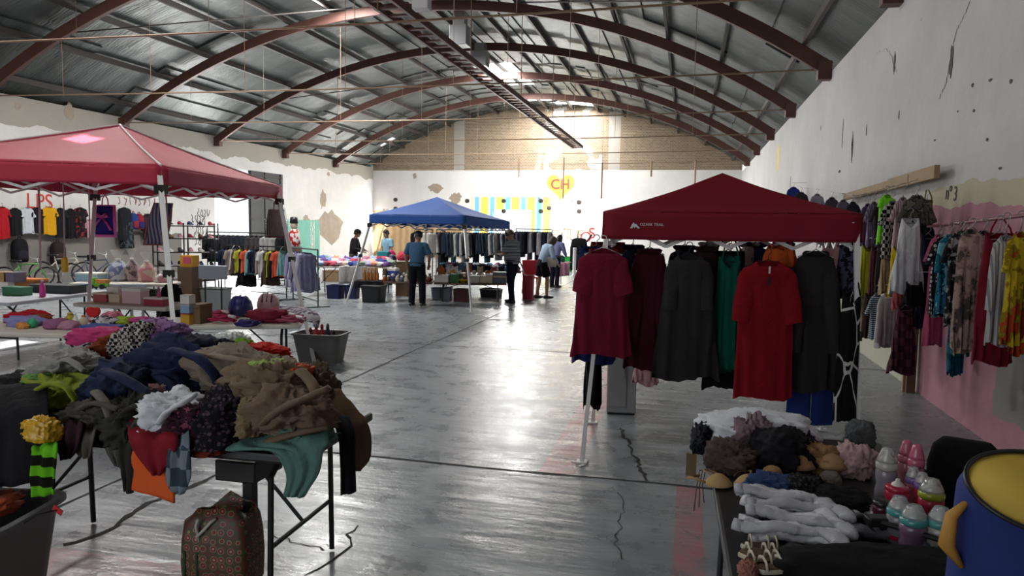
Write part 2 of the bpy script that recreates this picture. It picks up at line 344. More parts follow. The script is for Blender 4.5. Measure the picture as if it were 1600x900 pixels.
# vaulted roof with openings for the translucent sheets and for the sun gaps
HOLES=[(x-sx/2,x+sx/2,y-sy/2,y+sy/2) for x,y,sx,sy in SKY]
GAPS=[]
def gap(target,w_,l_):
    d=-SUND; t=(ZE+RISE-target[2])/d.z
    for _ in range(6):
        p=Vector(target)+d*t; t=(arch(p.x,.33)-target[2])/d.z
    p=Vector(target)+d*t; GAPS.append((p.x-w_/2,p.x+w_/2,p.y-l_/2,p.y+l_/2))
SUNSPOTS=[((-6.82,7.2,2.69),.3,.3),((-5.75,10.7,0.0),.8,.6),((-7.6,10.2,.6),.34,.4),((-6.2,38.6,3.0),2.6,1.2),((-7.4,38.6,5.6),1.0,.5),((-8.9,7.6,.75),.5,1.2),((-17.0,38.6,1.2),.8,.6)]
for t_,w_,l_ in SUNSPOTS: gap(t_,w_,l_)
hs=HOLES+GAPS
xa=sorted(set([XL-.35+i*(XR-XL+.7)/30 for i in range(31)]+[h[0] for h in hs]+[h[1] for h in hs]))
ya=sorted(set([YF-.3,YB+.3]+[h[2] for h in hs]+[h[3] for h in hs]))
mb=wallgrid(lambda x,y:(x,y,arch(x,.33)),xa,ya,hs)
o=mb.build('ceiling','foil_roof',smooth=False); struct(o); md=o.modifiers.new('Solidify','SOLIDIFY'); md.thickness=.05; md.offset=1
for i,(x,y,sx_,sy_) in enumerate(SKY):
    g=MB(); k=6
    for a in range(k):
        x0=x-sx_/2+sx_*a/k; x1=x-sx_/2+sx_*(a+1)/k
        g.add([(x0,y-sy_/2,arch(x0,.34)),(x1,y-sy_/2,arch(x1,.34)),(x1,y+sy_/2,arch(x1,.34)),(x0,y+sy_/2,arch(x0,.34))],[(0,1,2,3)])
    struct(g.build('window_%d'%(i+3),glow,thick=.02))  # the last glowing sheet is an added fill source, out of view
# arched trusses, one top-level beam each, with tie rod and hangers
for k in range(-4,4):
    y=19.77+4.73*k; mb=MB(); n=40; rings=[]
    for i in range(n+1):
        x=XL+.05+(XR-XL-.1)*i/n; t=Vector((1,0,(arch(min(x+.05,XR))-arch(max(x-.05,XL)))/.1)).normalized(); nn=Vector((-t.z,0,t.x))
        c=Vector((x,y,arch(x,-.02)))
        rings.append([c+Vector((0,-.055,0))-nn*.13,c+Vector((0,.055,0))-nn*.13,c+Vector((0,.055,0))+nn*.13,c+Vector((0,-.055,0))+nn*.13])
    mb.loft(rings)
    tr=struct(mb.build('trim_%d'%(k+5),steel))
    ft=MB()
    for x in (XL+.12,XR-.12): ft.box((x,y,ZE-.02),(.24,.2,.34))
    ft.build('shoe',steel,tr)
    rp=[(XL+.1+(XR-XL-.2)*i/16,y+.07,ZE+.02-.09*sin(pi*i/16)) for i in range(17)]
    MB().tube(rp,.018,6).build('tie_rod',rodm,tr)
    hg=MB()
    for i in range(1,8):
        x=XL+(XR-XL)*i/8; hg.tube([(x,y+.07,ZE-.06),(x,y+.07,arch(x))],.006,4)
    hg.build('hanger_wire',rodm,tr)
pur=MB()
for i in range(15):
    x=XL+.5+(XR-XL-1.0)*i/14; pur.box((x,(YB+YF)/2,arch(x,.2)),(.07,YB-YF,.14))
pl=struct(pur.build('trim_20',dsteel))
br=MB()
for k in (-1,1):
    y=19.77+4.73*k
    for a,c in ((-15.2,-9.5),(0.4,-4.6)): br.bar((a,y,arch(a,.16)),(c,y+4.73,arch(c,.16)),.03)
br.build('wind_brace',dsteel,pl)
# hanging cable tray that runs down the hall on the tie rods
tray=thing('cable_tray','long rust red ladder cable tray hung along the hall on the tie rods','cable tray',(-4.55,0,5.05))
mb=MB()
for s in (-.2,.2): mb.box((s,15.6,0),(.05,29.4,.12))
mb
rg=mb
for i in range(74): rg.box((0,1.2+i*.4,-.02),(.4,.09,.03))
rg.build('ladder',steel,tray)
mb=MB()
for i in range(-2,4): 
    y=19.77+4.73*i
    if y<30.2: mb.tube([(0,y,-.2),(0,y,arch(-4.55)-5.05)],.012,5)
mb.build('drop_rod',rodm,tray)
hb=aty(659,4,10.0)
bx=thing('floodlight','small white floodlight box beside the cable tray near the ridge','light',(hb.x,hb.y,hb.z))
MB().box((0,0,0),(.24,.18,.22)).build('housing',white_plastic,bx,bevel=.02); MB().box((-.16,0,.06),(.07,.1,.1)).build('bracket',grey_steel,bx); MB().bar((0,0,.1),(0,0,arch(hb.x)-hb.z),.03).build('hanger',grey_steel,bx)
for nm,(px,py,Y,h_) in enumerate([(719,57,20.5,.55),(751,93,24.2,.5)]):
    p=aty(px,py,Y); b_=thing('ventilation_duct',['grey square duct nearer the entrance end of the cable tray','grey square duct beside the bright roof panel over the tray'][nm],'duct',p,0,'roof ducts')
    MB().box((0,0,0),(.5,.5,h_)).build('casing',grey_steel,b_,bevel=.01); MB().box((0,0,(arch(p.x)-p.z)/2+h_/4),(.34,.34,arch(p.x)-p.z-h_/2)).build('collar',grey_steel,b_)
# vertical pipes that hang in front of the back wall
for i,(px,y0,y1,lb) in enumerate([(811,247,277,'short rusty pipe hanging above the yellow bands of the mural'),(881,246,310,'rusty pipe that hangs across the painted yellow heart'),(941,254,310,'rusty pipe hanging at the end of the cable tray'),(1018,252,276,'short rusty pipe hanging above the maroon canopy top'),(1087,251,290,'rusty pipe hanging nearest the bare end of the gable')]):
    a=aty(px,y0,33.9); c=aty(px,y1,33.9); t_=thing('hanging_pipe',lb,'pipe',(a.x,33.9,c.z),0,'hanging pipes')
    MB().tube([(0,0,0),(0,0,a.z-c.z)],.04,8).build('pipe',rodm,t_); MB().tube([(0,0,a.z-c.z),(0,0,arch(a.x)-c.z)],.008,5).build('wire',rodm,t_)
# floor joints and cracks: thin dark grooves lying on the slab
dk=mat('joint_filler',(.02,.018,.016),.9)
def groove(pts,wd,name='trim'):
    mb=MB(); L_=[];
    for i,p in enumerate(pts):
        d=(Vector(pts[min(i+1,len(pts)-1)])-Vector(pts[max(i-1,0)])); d=Vector((d.x,d.y,0)).normalized(); n_=Vector((-d.y,d.x,0))*wd*(.6+.8*R.random())/2
        L_.append([Vector((p[0],p[1],.003))-n_,Vector((p[0],p[1],.003)),Vector((p[0],p[1],.003))+n_])
    return mb.grid(L_).build(name,dk,floor)
for y in (4.98,10.04,15.1,20.2,25.3): groove([(XL+i*(XR-XL)/60,y+.012*sin(i),0) for i in range(61)],.022,'joint')
for x in (-3.63,-8.7,-13.8): groove([(x+.01*sin(i*.7),YF+i*(YB-YF)/80,0) for i in range(81)],.024,'joint')
def crack(pix,wd,j=.02,name='crack'):
    P_=[atz(*q) for q in pix]; out=[]
    for i in range(len(P_)-1):
        n_=max(3,int((P_[i+1]-P_[i]).length/.05))
        for t in range(n_): p=P_[i].lerp(P_[i+1],t/n_); out.append((p.x+R.uniform(-j,j),p.y+R.uniform(-j,j),0))
    groove(out,wd,name)
crack([(100,853),(170,829),(230,787),(300,760),(350,737),(400,700)],.034,.012)
crack([(480,900),(528,868),(552,846),(545,836),(570,815)],.012)
crack([(425,838),(470,849),(520,862)],.008)
crack([(970,668),(985,700),(1005,740),(1010,755)],.022,.02)
crack([(965,770),(975,795),(962,850),(972,880)],.006)
# ------------------------------------------------------------------ writing and paint on the walls
FONT={}
def text(body,size,m,parent,loc,rot,depth=.004,name='lettering',bold=0.0,ax='CENTER'):
    cu=bpy.data.curves.new(name,'FONT'); cu.body=body; cu.size=size; cu.extrude=depth; cu.align_x=ax; cu.align_y='CENTER'; cu.offset=bold
    o=bpy.data.objects.new(name,cu); C.objects.link(o); cu.materials.append(M[m] if isinstance(m,str) else m)
    me=bpy.data.meshes.new_from_object(o); bpy.data.objects.remove(o); o=bpy.data.objects.new(name,me); C.objects.link(o)
    if parent is not None: o.parent=parent
    o.location=loc; o.rotation_euler=rot; return o
W={o.name:o for o in bpy.data.objects if o.name.startswith('wall_')}
paint_y=mat('yellow_paint',(.85,.66,.04),.7); paint_r=mat('red_paint',(.55,.03,.02),.7); paint_g=mat('faint_grey_paint',(.2,.19,.18),.8); paint_w=mat('cream_paint',(.8,.78,.7),.7)
paint_t=mat('teal_paint',(.16,.42,.33),.7,var=.15,vscale=2); paint_k=mat('black_paint',(.05,.045,.045),.8); paint_b=mat('grey_outline_paint',(.22,.18,.12),.8)
plo_=mat('pale_outline',(.5,.45,.36),.8)
def heart(sc):
    return [(sc*.0625*16*sin(t)**3,sc*.0625*(13*cos(t)-5*cos(2*t)-2*cos(3*t)-cos(4*t))) for t in [2*pi*i/48 for i in range(48)]]
RB=Matrix(((1,0,0),(0,0,-1),(0,1,0))) # xy outline -> xz facing the hall
hc=aty(876,290,YB)
def onback(out,d,c): return MB().prism(out,d,Matrix.Translation(c)@RB.to_4x4())
onback(heart(.8),.006,Vector((hc.x,YB-.001,hc.z))).build('heart_outline',plo_,W['wall_back'])
onback(heart(.74),.012,Vector((hc.x,YB-.001,hc.z))).build('heart',paint_y,W['wall_back'])
text('CH',.72,paint_r,W['wall_back'],(hc.x-.02,YB-.02,hc.z+.05),(pi/2,0,0),.004,bold=.02)
p=aty(877,312,YB); text('NO DURE DIAZ',.36,paint_g,W['wall_back'],(p.x,YB-.006,p.z),(pi/2,0,0),.003)
p=aty(893,373,YB)
for i,ch in enumerate('PITUFOS'):
    q=aty(868+i*9.5,367+[0,4,-1,2,1,4,-2][i],YB); text(ch,.78,[paint_g,paint_g,paint_g,paint_g,paint_r,paint_r,paint_r][i] if i>4 else paint_b,W['wall_back'],(q.x,YB-.006,q.z),(pi/2,R.uniform(-.1,.1),0),.003)
# dark anchor holes along the back wall, old plaster losses
hol=mat('anchor_hole',(.04,.035,.03),.9)
for px,ys in ((618,(312,326)),(730,(314,)),(787,(314,330)),(845,(314,330)),(905,(316,330)),(858,(325,))):
    mb=MB()
    for y in ys:
        q=aty(px,y,YB); mb.ball((q.x,YB-.0,q.z),.13,1,.25,1,10)
    mb.build('anchor_hole',hol,W['wall_back'])
plo=mat('bare_plaster',(.36,.29,.22),.9,var=.25,vscale=4)
def blotch(px,py,w_,h_,wall,axis,m=plo,seed=0):
    rr=random.Random(seed); n=18; q=aty(px,py,YB) if axis=='y' else atx(px,py,XL if axis=='l' else XR)
    out=[(w_*(.6+.5*rr.random())*cos(2*pi*i/n),h_*(.6+.5*rr.random())*sin(2*pi*i/n)) for i in range(n)]
    if axis=='y': mt=Matrix.Translation((q.x,YB-.001,q.z))@RB.to_4x4()
    elif axis=='l': mt=Matrix.Translation((XL+.001,q.y,q.z))@Matrix(((0,0,1,0),(1,0,0,0),(0,1,0,0),(0,0,0,1)))
    else: mt=Matrix.Translation((XR-.001,q.y,q.z))@Matrix(((0,0,-1,0),(-1,0,0,0),(0,1,0,0),(0,0,0,1)))
    MB().prism(out,.004,mt).build('bare_patch',m,W[wall])
for i,a in enumerate([(681,294,.45,.28),(712,310,.4,.4),(648,275,.12,.2),(600,330,.1,.16)]): blotch(*a,'wall_back','y',seed=i)
for i,a in enumerate([(505,312,.35,.5),(515,355,1.5,.9),(478,345,.4,.3),(28,165,.12,.12),(108,175,.2,.3),(513,272,.15,.12)]): blotch(*a,'wall_left','l',seed=10+i)
hk=mat('wall_hole',(.09,.07,.06),.9)
for i,a in enumerate([(1332,230,.07,.24),(1317,208,.025,.25),(1312,268,.12,.03),(1398,98,.05,.14),(1487,95,.05,.2),(1354,205,.02,.1),(1520,133,.03,.02),(1548,125,.04,.015),(1580,127,.03,.02),(1522,173,.03,.015),(1405,180,.02,.06),(1563,263,.04,.012),(1461,219,.03,.012),(1543,218,.03,.015),(1497,174,.02,.01),(1235,290,.03,.25),(1283,200,.02,.05)]):
    blotch(*a,'wall_right','r',hk,30+i)
blotch(1332,224,.04,.05,'wall_right','r',paint_w,70)
blotch(1216,247,.25,.45,'wall_right','r',paint_y,71)
def wallcrack(pts,wd):
    mb=MB(); rows=[]
    P_=[atx(*q,XR-.003) for q in pts]; out=[]
    for i in range(len(P_)-1):
        for t in range(8): p=P_[i].lerp(P_[i+1],t/8); out.append(p+Vector((0,R.uniform(-.02,.02),R.uniform(-.02,.02))))
    for i,p in enumerate(out): rows.append([p+Vector((0,-wd/2*(.5+R.random()),0)),p+Vector((0,wd/2*(.5+R.random()),0))])
    mb.grid(rows).build('crack',hk,W['wall_right'])
wallcrack([(1517,0),(1508,20),(1495,45),(1487,78),(1478,130),(1465,160)],.014)
wallcrack([(1370,82),(1385,78),(1392,85),(1402,115)],.012)
q=atx(1487,303,XR); text('nº 3',.2,paint_k,W['wall_right'],(XR-.004,q.y,q.z),(pi/2,.1,-pi/2),.002)
q=atx(62,316,XL); text('LPS',.6,paint_r,W['wall_left'],(XL+.004,q.y,q.z),(pi/2,0,pi/2),.002)
def scribble(y,z,wd,ht,m,n,seed,name='worn_lettering',X=None):
    """weathered brush strokes of lettering that can no longer be read"""
    rr=random.Random(seed); mb=MB(); X=X or XL+.004
    for k in range(n):
        y0=y-wd/2+wd*(k+.5)/n; c=wd/n*.36
        pts=[(X,y0+rr.uniform(-c,c),z+ht*(t-.5)+rr.uniform(-.1,.1)*ht) for t in (1,.66,.33,0)]
        if k%2: pts+=[(X,y0+c,z+ht*.05),(X,y0+c,z+ht*.4)]
        mb.tube(smoothpts2(pts),.018*ht/.3,6,flat=1.0)
    mb.v=[(X+(p[0]-X)*.15,p[1],p[2]) for p in mb.v]
    return mb.build(name,m,W['wall_left'],smooth=True)
def smoothpts2(pts):
    out=[]
    for a,b_ in zip(pts[:-1],pts[1:]):
        for t in (0,.33,.66): out.append(Vector(a).lerp(Vector(b_),t))
    return out+[Vector(pts[-1])]
q=atx(214,315,XL); scribble(q.y,q.z,1.7,.24,mat('brown_paint',(.2,.06,.03),.8),8,3)
for i in range(6):
    q=atx(318+R.uniform(-2,8),333+i*9,XL); scribble(q.y-.3,q.z,.8,.28,paint_k,4,20+i)
# teal notice board painted on the left wall with chalk writing
a=atx(449,343,XL); c=atx(499,392,XL)
MB().box((XL+.012,(a.y+c.y)/2,(a.z+c.z)/2-.2),(.024,c.y-a.y,a.z-c.z+.4)).build('painted_board',paint_t,W['wall_left'])
for i in range(6):
    q=atx(488,350+i*7,XL+.03); scribble(q.y,q.z,.45,.26,paint_w,4,40+i,X=XL+.028)
# doorway of the left wall: a dark steel door leaf standing shut beside the bright opening
dr=MB().box((XL-.1,27.98,1.93),(.06,2.4,3.84)).build('door_1',mat('dark_grey_door',(.03,.033,.035),.6)); struct(dr)
mb=MB()
for y in (26.85,27.9,29.1): mb.box((XL-.06,y,1.93),(.05,.06,3.84))
for z in (.3,1.9,3.7): mb.box((XL-.06,27.98,z),(.05,2.4,.06))
mb.build('door_frame',dsteel,dr)
wf=MB()
for x in (WB[0],-9.3,WB[1]): wf.box((x,YB+.1,(WB[2]+WB[3])/2),(.06,.06,WB[3]-WB[2]))
for z in (WB[2],1.95,WB[3]): wf.box((-9.3,YB+.1,z),(2.2,.05,.05))
struct(wf.build('window_1',white_steel))
wf=MB()
for x in (WS[0],-15.7,WS[1]): wf.box((x,YB+.1,2.2),(.06,.06,.9))
for z in (WS[2],WS[3]): wf.box((-15.7,YB+.1,z),(1.65,.05,.05))
struct(wf.build('window_2',white_steel))
# ================================================================== builders
def smoothpts(pts,n):
    """Catmull-Rom through 3D points"""
    out=[]; P_=[Vector(p) for p in pts]; k=len(P_)
    for i in range(k-1):
        p0=P_[max(i-1,0)];p1=P_[i];p2=P_[i+1];p3=P_[min(i+2,k-1)]
        for t in range(n):
            t/=n; out.append(.5*((2*p1)+(p2-p0)*t+(2*p0-5*p1+4*p2-p3)*t*t+(3*p1-p0-3*p2+p3)*t**3))
    return out+[P_[-1]]
def crump(p,f,seed):
    q=Vector((p[0]*f+seed*3.7,p[1]*f-seed*1.3,p[2]*f+seed))
    a=1-abs(noise.noise(q)); b_=1-abs(noise.noise(q*2.1+Vector((5,1,2))))
    return a*a*.7+b_*b_*.35-.55
def sheet(name,rows,m,parent=None,nu=16,sub=4,fold=.02,freq=3.0,seed=0,thick=.008,up=None):
    """cloth through rows of (left,right) points: folds run down the rows"""
    Lp=smoothpts([r[0] for r in rows],sub); Rp=smoothpts([r[1] for r in rows],sub); g=[]; rr=random.Random(seed); ph=rr.uniform(0,6); n=len(Lp)
    for i,(a,c) in enumerate(zip(Lp,Rp)):
        w_=c-a; dn=(Lp[min(i+1,n-1)]-Lp[max(i-1,0)])+(Rp[min(i+1,n-1)]-Rp[max(i-1,0)])
        nr=w_.cross(dn); nr=nr.normalized() if nr.length>1e-9 else Vector((0,-1,0)); row=[]
        for j in range(nu+1):
            t=j/nu; p=a.lerp(c,t); e=min(1,i/(n*.35)+.35)
            d=fold*e*(sin(t*freq*2*pi+ph+.6*sin(i*.4+seed))*.6+.7*noise.noise(Vector((t*4+seed,i*.13,seed*1.7))))+fold*.9*crump(p,9,seed)
            row.append(p+nr*d+Vector((0,0,fold*.4*noise.noise(Vector((t*5,seed,i*.05))) if i==n-1 else 0)))
        g.append(row)
    o=MB().grid(g).build(name,m,parent,smooth=True); md=o.modifiers.new('Solidify','SOLIDIFY'); md.thickness=thick; md.offset=0; return o
def lump(name,c,r,m,parent=None,seed=0,amp=.22,f=2.6,n=56,flat=.35,rz=0.0,loc=None):
    """crumpled heap of cloth with long creases, broad and flat underneath"""
    mb=MB(); k=n//2; rings=[]; rr=random.Random(seed*7+1); ax=rr.uniform(0,pi); ca,sa=cos(ax),sin(ax); so=Vector((seed*2.3%17,seed*1.1%13,seed*.7%11))
    def cr(d,ff):
        u=d.x*ca+d.y*sa; v=(-d.x*sa+d.y*ca)*.42
        q=Vector((u*ff,v*ff,d.z*ff))+so; q=q+Vector((noise.noise(q*.6),noise.noise(q*.6+Vector((7,0,0))),0))*.55
        return (1-min(1,abs(noise.noise(q))*2.6))**1.6
    for i in range(1,k):
        a=-pi/2+pi*i/k; ring=[]
        for j in range(n):
            t=2*pi*j/n; d=Vector((math.copysign(abs(cos(a)*cos(t))**.85,cos(t)),math.copysign(abs(cos(a)*sin(t))**.85,sin(t)),math.copysign(abs(sin(a))**.9,sin(a))))
            e=.84+amp*.85*cr(d,f*.8)+amp*.75*cr(d,f*1.9)+(amp*.3*cr(d,f*4)+amp*.08*cr(d,f*7.5) if n>30 else 0)+amp*1.3*noise.noise(d*1.1+so)
            q=Vector((d.x*r[0]*e,d.y*r[1]*e,d.z*r[2]*e))
            if q.z<-flat*r[2]: q.z=-flat*r[2]+(q.z+flat*r[2])*.12
            if rz: q=Vector((q.x*cos(rz)-q.y*sin(rz),q.x*sin(rz)+q.y*cos(rz),q.z))
            ring.append(q+Vector(c))
        rings.append(ring)
    return mb.loft(rings).build(name,m,parent,smooth=True,loc=loc)
# ---------------- garments on hangers (origin at the rail, hanging down -Z, width along X, front faces -Y)
def hanger_mb(sw,top=0.0,wire=.0035,h=.09):
    mb=MB()
    hook=[(.0+.022*cos(a)-.0,0,top-.03+.022*sin(a)) for a in [-.6+i*.45 for i in range(9)]]
    mb.tube([(0,0,top-h)]+[(0.004,0,top-.055)]+hook,wire,5)
    mb.tube([(0,0,top-h),(-sw*.92,0,top-h-.055),(sw*.92,0,top-h-.055)],wire*1.3,5,closed=True)
    return mb
def garment_mb(sw=.2,hem=.24,L=.65,d=.045,slv=.2,slw=.075,sang=.35,neck=.075,vee=.05,fold=.017,nf=7,seed=0,strap=False,waist=1.0,pants=False,drop=.1,tilt=0.0,n=40,straps=True):
    rr=random.Random(seed); ph=rr.uniform(0,6); mb=MB(); rings=[]; N=22
    prof=[]
    if strap: prof=[(0,sw*.86,.0)]
    else: prof=[(-.0,neck,.0),(-.012,neck*1.25,.3),(-.035,sw*.7,.6),(-.055,sw*.95,.9),(-.085,sw*1.0,1)]
    z0=prof[-1][0]; w0=prof[-1][1]
    for i in range(1,N+1):
        t=i/N; z=z0+(-L-z0)*t; wv=w0+(hem-w0)*t
        if waist!=1.0: wv*=1-(1-waist)*math.exp(-((t-.42)/.2)**2)
        prof.append((z,wv,1))
    for i,(z,w_,dd) in enumerate(prof):
        t=max(0,(z0-z)/max(1e-6,L+z0)) ; ring=[]
        for j in range(n):
            a=2*pi*j/n; x=w_*math.copysign(abs(cos(a))**.8,cos(a)); y=d*(.35+.65*dd)*sin(a)
            fa=fold*(.15+t)*min(1,dd)
            y+=fa*(sin(nf*x/max(hem,.01)*2.2+ph+.7*sin(3*t+seed))+.6*noise.noise(Vector((x*14+seed,t*2.2,seed))))
            x+=fa*.5*noise.noise(Vector((a*2,t*3,seed+9)))
            zz=z
            if not strap and i==0 and sin(a)<0: zz-=vee*(-sin(a))
            if not strap and i==1 and sin(a)<0: zz-=vee*.8*(-sin(a))
            if strap and i<3 and sin(a)<.2: zz-=.03*(1-abs(cos(a)))*(3-i)
            if t>.98: zz+=fold*.9*sin(a*3+seed)
            ring.append(Vector((x+tilt*(z),y,zz-drop)))
        rings.append(ring)
    if pants:
        k=7; mb.loft(rings[:k+1],cap=False)
        for s in (-1,1):
            legs=[]
            for i in range(k,len(rings)):
                z=rings[i][0].z; t=(i-k)/(len(rings)-1-k); w_=hem*.52; ring=[]
                for j in range(n//2):
                    a=2*pi*j/(n//2); x=s*w_*.98+w_*cos(a)*.97; y=d*sin(a)+fold*.8*sin(4*x/hem+ph+i*.1)
                    ring.append(Vector((x+tilt*z,y,z)))
                legs.append(ring)
            mb.loft(legs,cap=False)
    else: mb.loft(rings,cap=False)
    if strap and straps:
        for s in (-1,1): mb.tube([(s*neck*.5,0,.0-drop+.09),(s*sw*.55,-.02,-drop+.03),(s*sw*.7,-d*.6,-drop-.03)],.006,5)
    if slv>0:
        for s in (-1,1):
            rings=[]; a0=Vector((s*(sw-slw*.75),0,-drop-.06-slw*.25)); dirv=Vector((s*sin(sang),-.12,-cos(sang))).normalized(); K=10
            for i in range(K+1):
                t=i/K; c=a0+dirv*(slv*t)+Vector((0,0,.02*(1-t))); r=slw*(.5+.5*min(1,t*5)**.6)*(1-.28*t)*(1+.05*sin(9*t+seed)); u=Vector((cos(sang)*s,0,sin(sang))); ring=[]
                for j in range(16):
                    b_=2*pi*j/16; ring.append(c+u*(r*cos(b_))+Vector((0,1,0))*(d*.62*sin(b_)*(1+.3*noise.noise(Vector((t*4,b_,seed))))))
                rings.append(ring)
            mb.loft(rings,cap=False)
    return mb
KINDS={
 'tee':dict(sw=.21,hem=.235,L=.68,slv=.2,slw=.085,sang=.42),
 'scrub':dict(sw=.23,hem=.29,L=.78,slv=.24,slw=.1,sang=.32,vee=.16,neck=.085),
 'long':dict(sw=.2,hem=.25,L=.72,slv=.58,slw=.07,sang=.12),
 'dress':dict(sw=.19,hem=.3,L=1.0,slv=.18,slw=.07,sang=.2,waist=.85,fold=.028),
 'ldress':dict(sw=.2,hem=.3,L=1.0,slv=.55,slw=.07,sang=.1,fold=.028),
 'slip':dict(sw=.15,hem=.2,L=.85,slv=0,strap=True,fold=.026),
 'tank':dict(sw=.16,hem=.2,L=.6,slv=0,strap=True),
 'skirt':dict(straps=False,sw=.16,hem=.26,L=.6,slv=0,strap=True,fold=.025,nf=9),
 'pants':dict(straps=False,sw=.18,hem=.2,L=.95,slv=0,strap=True,pants=True,d=.04),
 'jacket':dict(sw=.22,hem=.25,L=.7,slv=.6,slw=.085,sang=.1,d=.07,fold=.008),
 'maxi':dict(sw=.17,hem=.2,L=1.35,slv=0,strap=True,fold=.022),
}
MESHC={}
def garment(name,kind,m,label,cat,loc,rz,group=None,seed=0,hang=True,hm=None,sx=1.0,sz=1.0,part='fabric',cache=False,**ov):
    k=dict(KINDS[kind]); k.update(ov); k['seed']=seed
    for q in ('sw','hem','neck','slw'):
        if q in k: k[q]*=sx
    for q in ('L','slv'): k[q]*=sz
    t=thing(name,label,cat,loc,rz,group)
    key=(kind,seed,sx,sz,tuple(sorted(ov.items())))
    if cache and key in MESHC:
        o=bpy.data.objects.new(part,MESHC[key]); C.objects.link(o); o.parent=t
        o.material_slots[0].link='OBJECT'; o.material_slots[0].material=m
    else:
        o=garment_mb(**k).build(part,m,t,smooth=True)
        if cache: MESHC[key]=o.data
    if hang:
        dh=round(k.get('drop',.1)-.01,2); hk='H%g_%g'%(round(k.get('sw',.2),2),dh)
        if hk in MESHC: h=bpy.data.objects.new('hanger',MESHC[hk]); C.objects.link(h); h.parent=t; h.material_slots[0].link='OBJECT'; h.material_slots[0].material=hm or black_plastic
        else: h=hanger_mb(round(k.get('sw',.2),2),h=dh).build('hanger',hm or black_plastic,t,smooth=True); MESHC[hk]=h.data
    return t
# ---------------- pop-up canopies
def canopy(name,label,eaves,peak,feet,m,vh,legm,group=None,legw=.035,sag=.03,bars=True,trim=None,hub=True):
    """eaves: four valance-top corners in order, peak point, feet: where each leg stands"""
    E_=[Vector(e) for e in eaves]; ctr=sum(E_,Vector())/4; base=Vector((ctr.x,ctr.y,0)); pk=Vector(peak)
    t=thing(name,label,'canopy',base,0,group); mb=MB(); N=14
    for k in range(4):
        a,c=E_[k],E_[(k+1)%4]; rows=[]
        for i in range(N+1):
            s=i/N; row=[]
            for j in range(N+1):
                u=j/N; p=pk.lerp(a.lerp(c,u),s); q=sin(pi*u)*sin(pi*min(1,s))
                p=p+Vector((0,0,-sag*q*1.0-.022*sin(pi*s)+.006*noise.noise(p*3)))
                row.append(p-base)
            rows.append(row)
        mb.grid(rows)
    top=mb.build('roof_cloth',m,t,smooth=False)
    for p in top.data.polygons: p.use_smooth=True
    bm=bmesh.new(); bm.from_mesh(top.data); bmesh.ops.remove_doubles(bm,verts=bm.verts,dist=.0005); bm.to_mesh(top.data); bm.free()
    md=top.modifiers.new('Solidify','SOLIDIFY'); md.thickness=.004; md.offset=1
    for k in range(4):
        a,c=E_[k],E_[(k+1)%4]; nrm=Vector((c.y-a.y,a.x-c.x,0)).normalized(); rows=[]
        if nrm.dot((a+c)/2-ctr)<0: nrm=-nrm
        for i in range(7):
            s=i/6; rows.append([a.lerp(c,j/24)-base+Vector((0,0,-vh*s-.004*sin(pi*j/24)))+nrm*(.006+.008*s*sin(j*1.3+k))+Vector((0,0,-sag*0*sin(pi*j/24))) for j in range(25)])
        v=MB().grid(rows).build('valance',m,t,smooth=True,thick=.003)
        if trim: MB().tube([pk.lerp(a,s)+Vector((0,0,-.022*sin(pi*s)+.012))-base for s in [i/10 for i in range(11)]],.012,6).build('seam',trim,t)
    lm=M[legm] if isinstance(legm,str) else legm
    for k in range(4):
        f=Vector(feet[k]); a=E_[k]+(ctr-E_[k])*.035; a=Vector((a.x,a.y,E_[k].z-.05)); mid=a.lerp(f,.45); lg=thing_part('leg',t)
        MB().bar(a-base,mid-base,legw).build('upper_tube',lm,lg); MB().bar(mid-base,f-base+Vector((0,0,.012)),legw*.78).build('lower_tube',lm,lg)
        MB().box(f-base+Vector((0,0,.008)),(.08,.08,.012)).build('foot_plate',lm,lg); (MB().box(a.lerp(f,(vh-.0)/a.z)-base,(legw*1.9,legw*1.9,.09)).build('hub',black_plastic,lg) if hub else None); MB().box(mid-base,(legw*1.5,legw*1.5,.07)).build('slider',black_plastic,lg)
    if bars:
        for k in range(4):
            a=E_[k];c=E_[(k+1)%4]; A=a+Vector((0,0,-.05)); B_=c+Vector((0,0,-.05)); m1=A.lerp(B_,.5); inw=(ctr-m1); inw.z=0; inw=inw.normalized()*.06
            tb=MB(); dz=Vector((0,0,-.22))
            for s0,s1,z0,z1 in ((0,.25,0,-.2),(.25,.5,-.2,0),(0,.25,-.2,0),(.25,.5,0,-.2),(.5,.75,0,-.2),(.75,1,-.2,0),(.5,.75,-.2,0),(.75,1,0,-.2)):
                tb.bar(A.lerp(B_,s0)+Vector((0,0,z0))+inw-base,A.lerp(B_,s1)+Vector((0,0,z1))+inw-base,.014,.026)
            tb.build('scissor_truss',lm,t)
        for k in range(4): MB().bar(E_[k]+Vector((0,0,-.1))+(ctr-E_[k])*.06-base,pk+Vector((0,0,-.12))-base,.014,.022).build('roof_rib',lm,t)
    return t
def thing_part(name,parent):
    """a part that only groups its own sub-parts"""
    o=bpy.data.objects.new(name,None); C.objects.link(o); o.parent=parent; o.empty_display_size=.03; return o
# ---------------- folding table (origin on the floor under its centre)
def folding_table(label,c,rz,L_,W_,topm,legm,h=.74,edge=.045,group=None,skirt=None,name='folding_table',fold=True):
    t=thing(name,label,'table',(c[0],c[1],0),rz,group)
    MB().box((0,0,h-edge/2),(L_,W_,edge)).build('tabletop',topm,t,bevel=.012)
    for s in (-1,1):
        x=s*(L_/2-.2)
        for q in (-1,1):
            y=q*(W_/2-.08); MB().tube([(x,y*.55,h-edge-.01),(x,y*.95,h-.14),(x,y,.012)],.014,8).build('leg',legm,t)
        MB().tube([(x,-W_/2+.09,.28),(x,W_/2-.09,.28)],.011,8).build('cross_bar',legm,t)
        MB().tube([(x,0,.28),(x-s*.38,0,h-edge-.01)],.009,6).build('brace',legm,t)
    return t
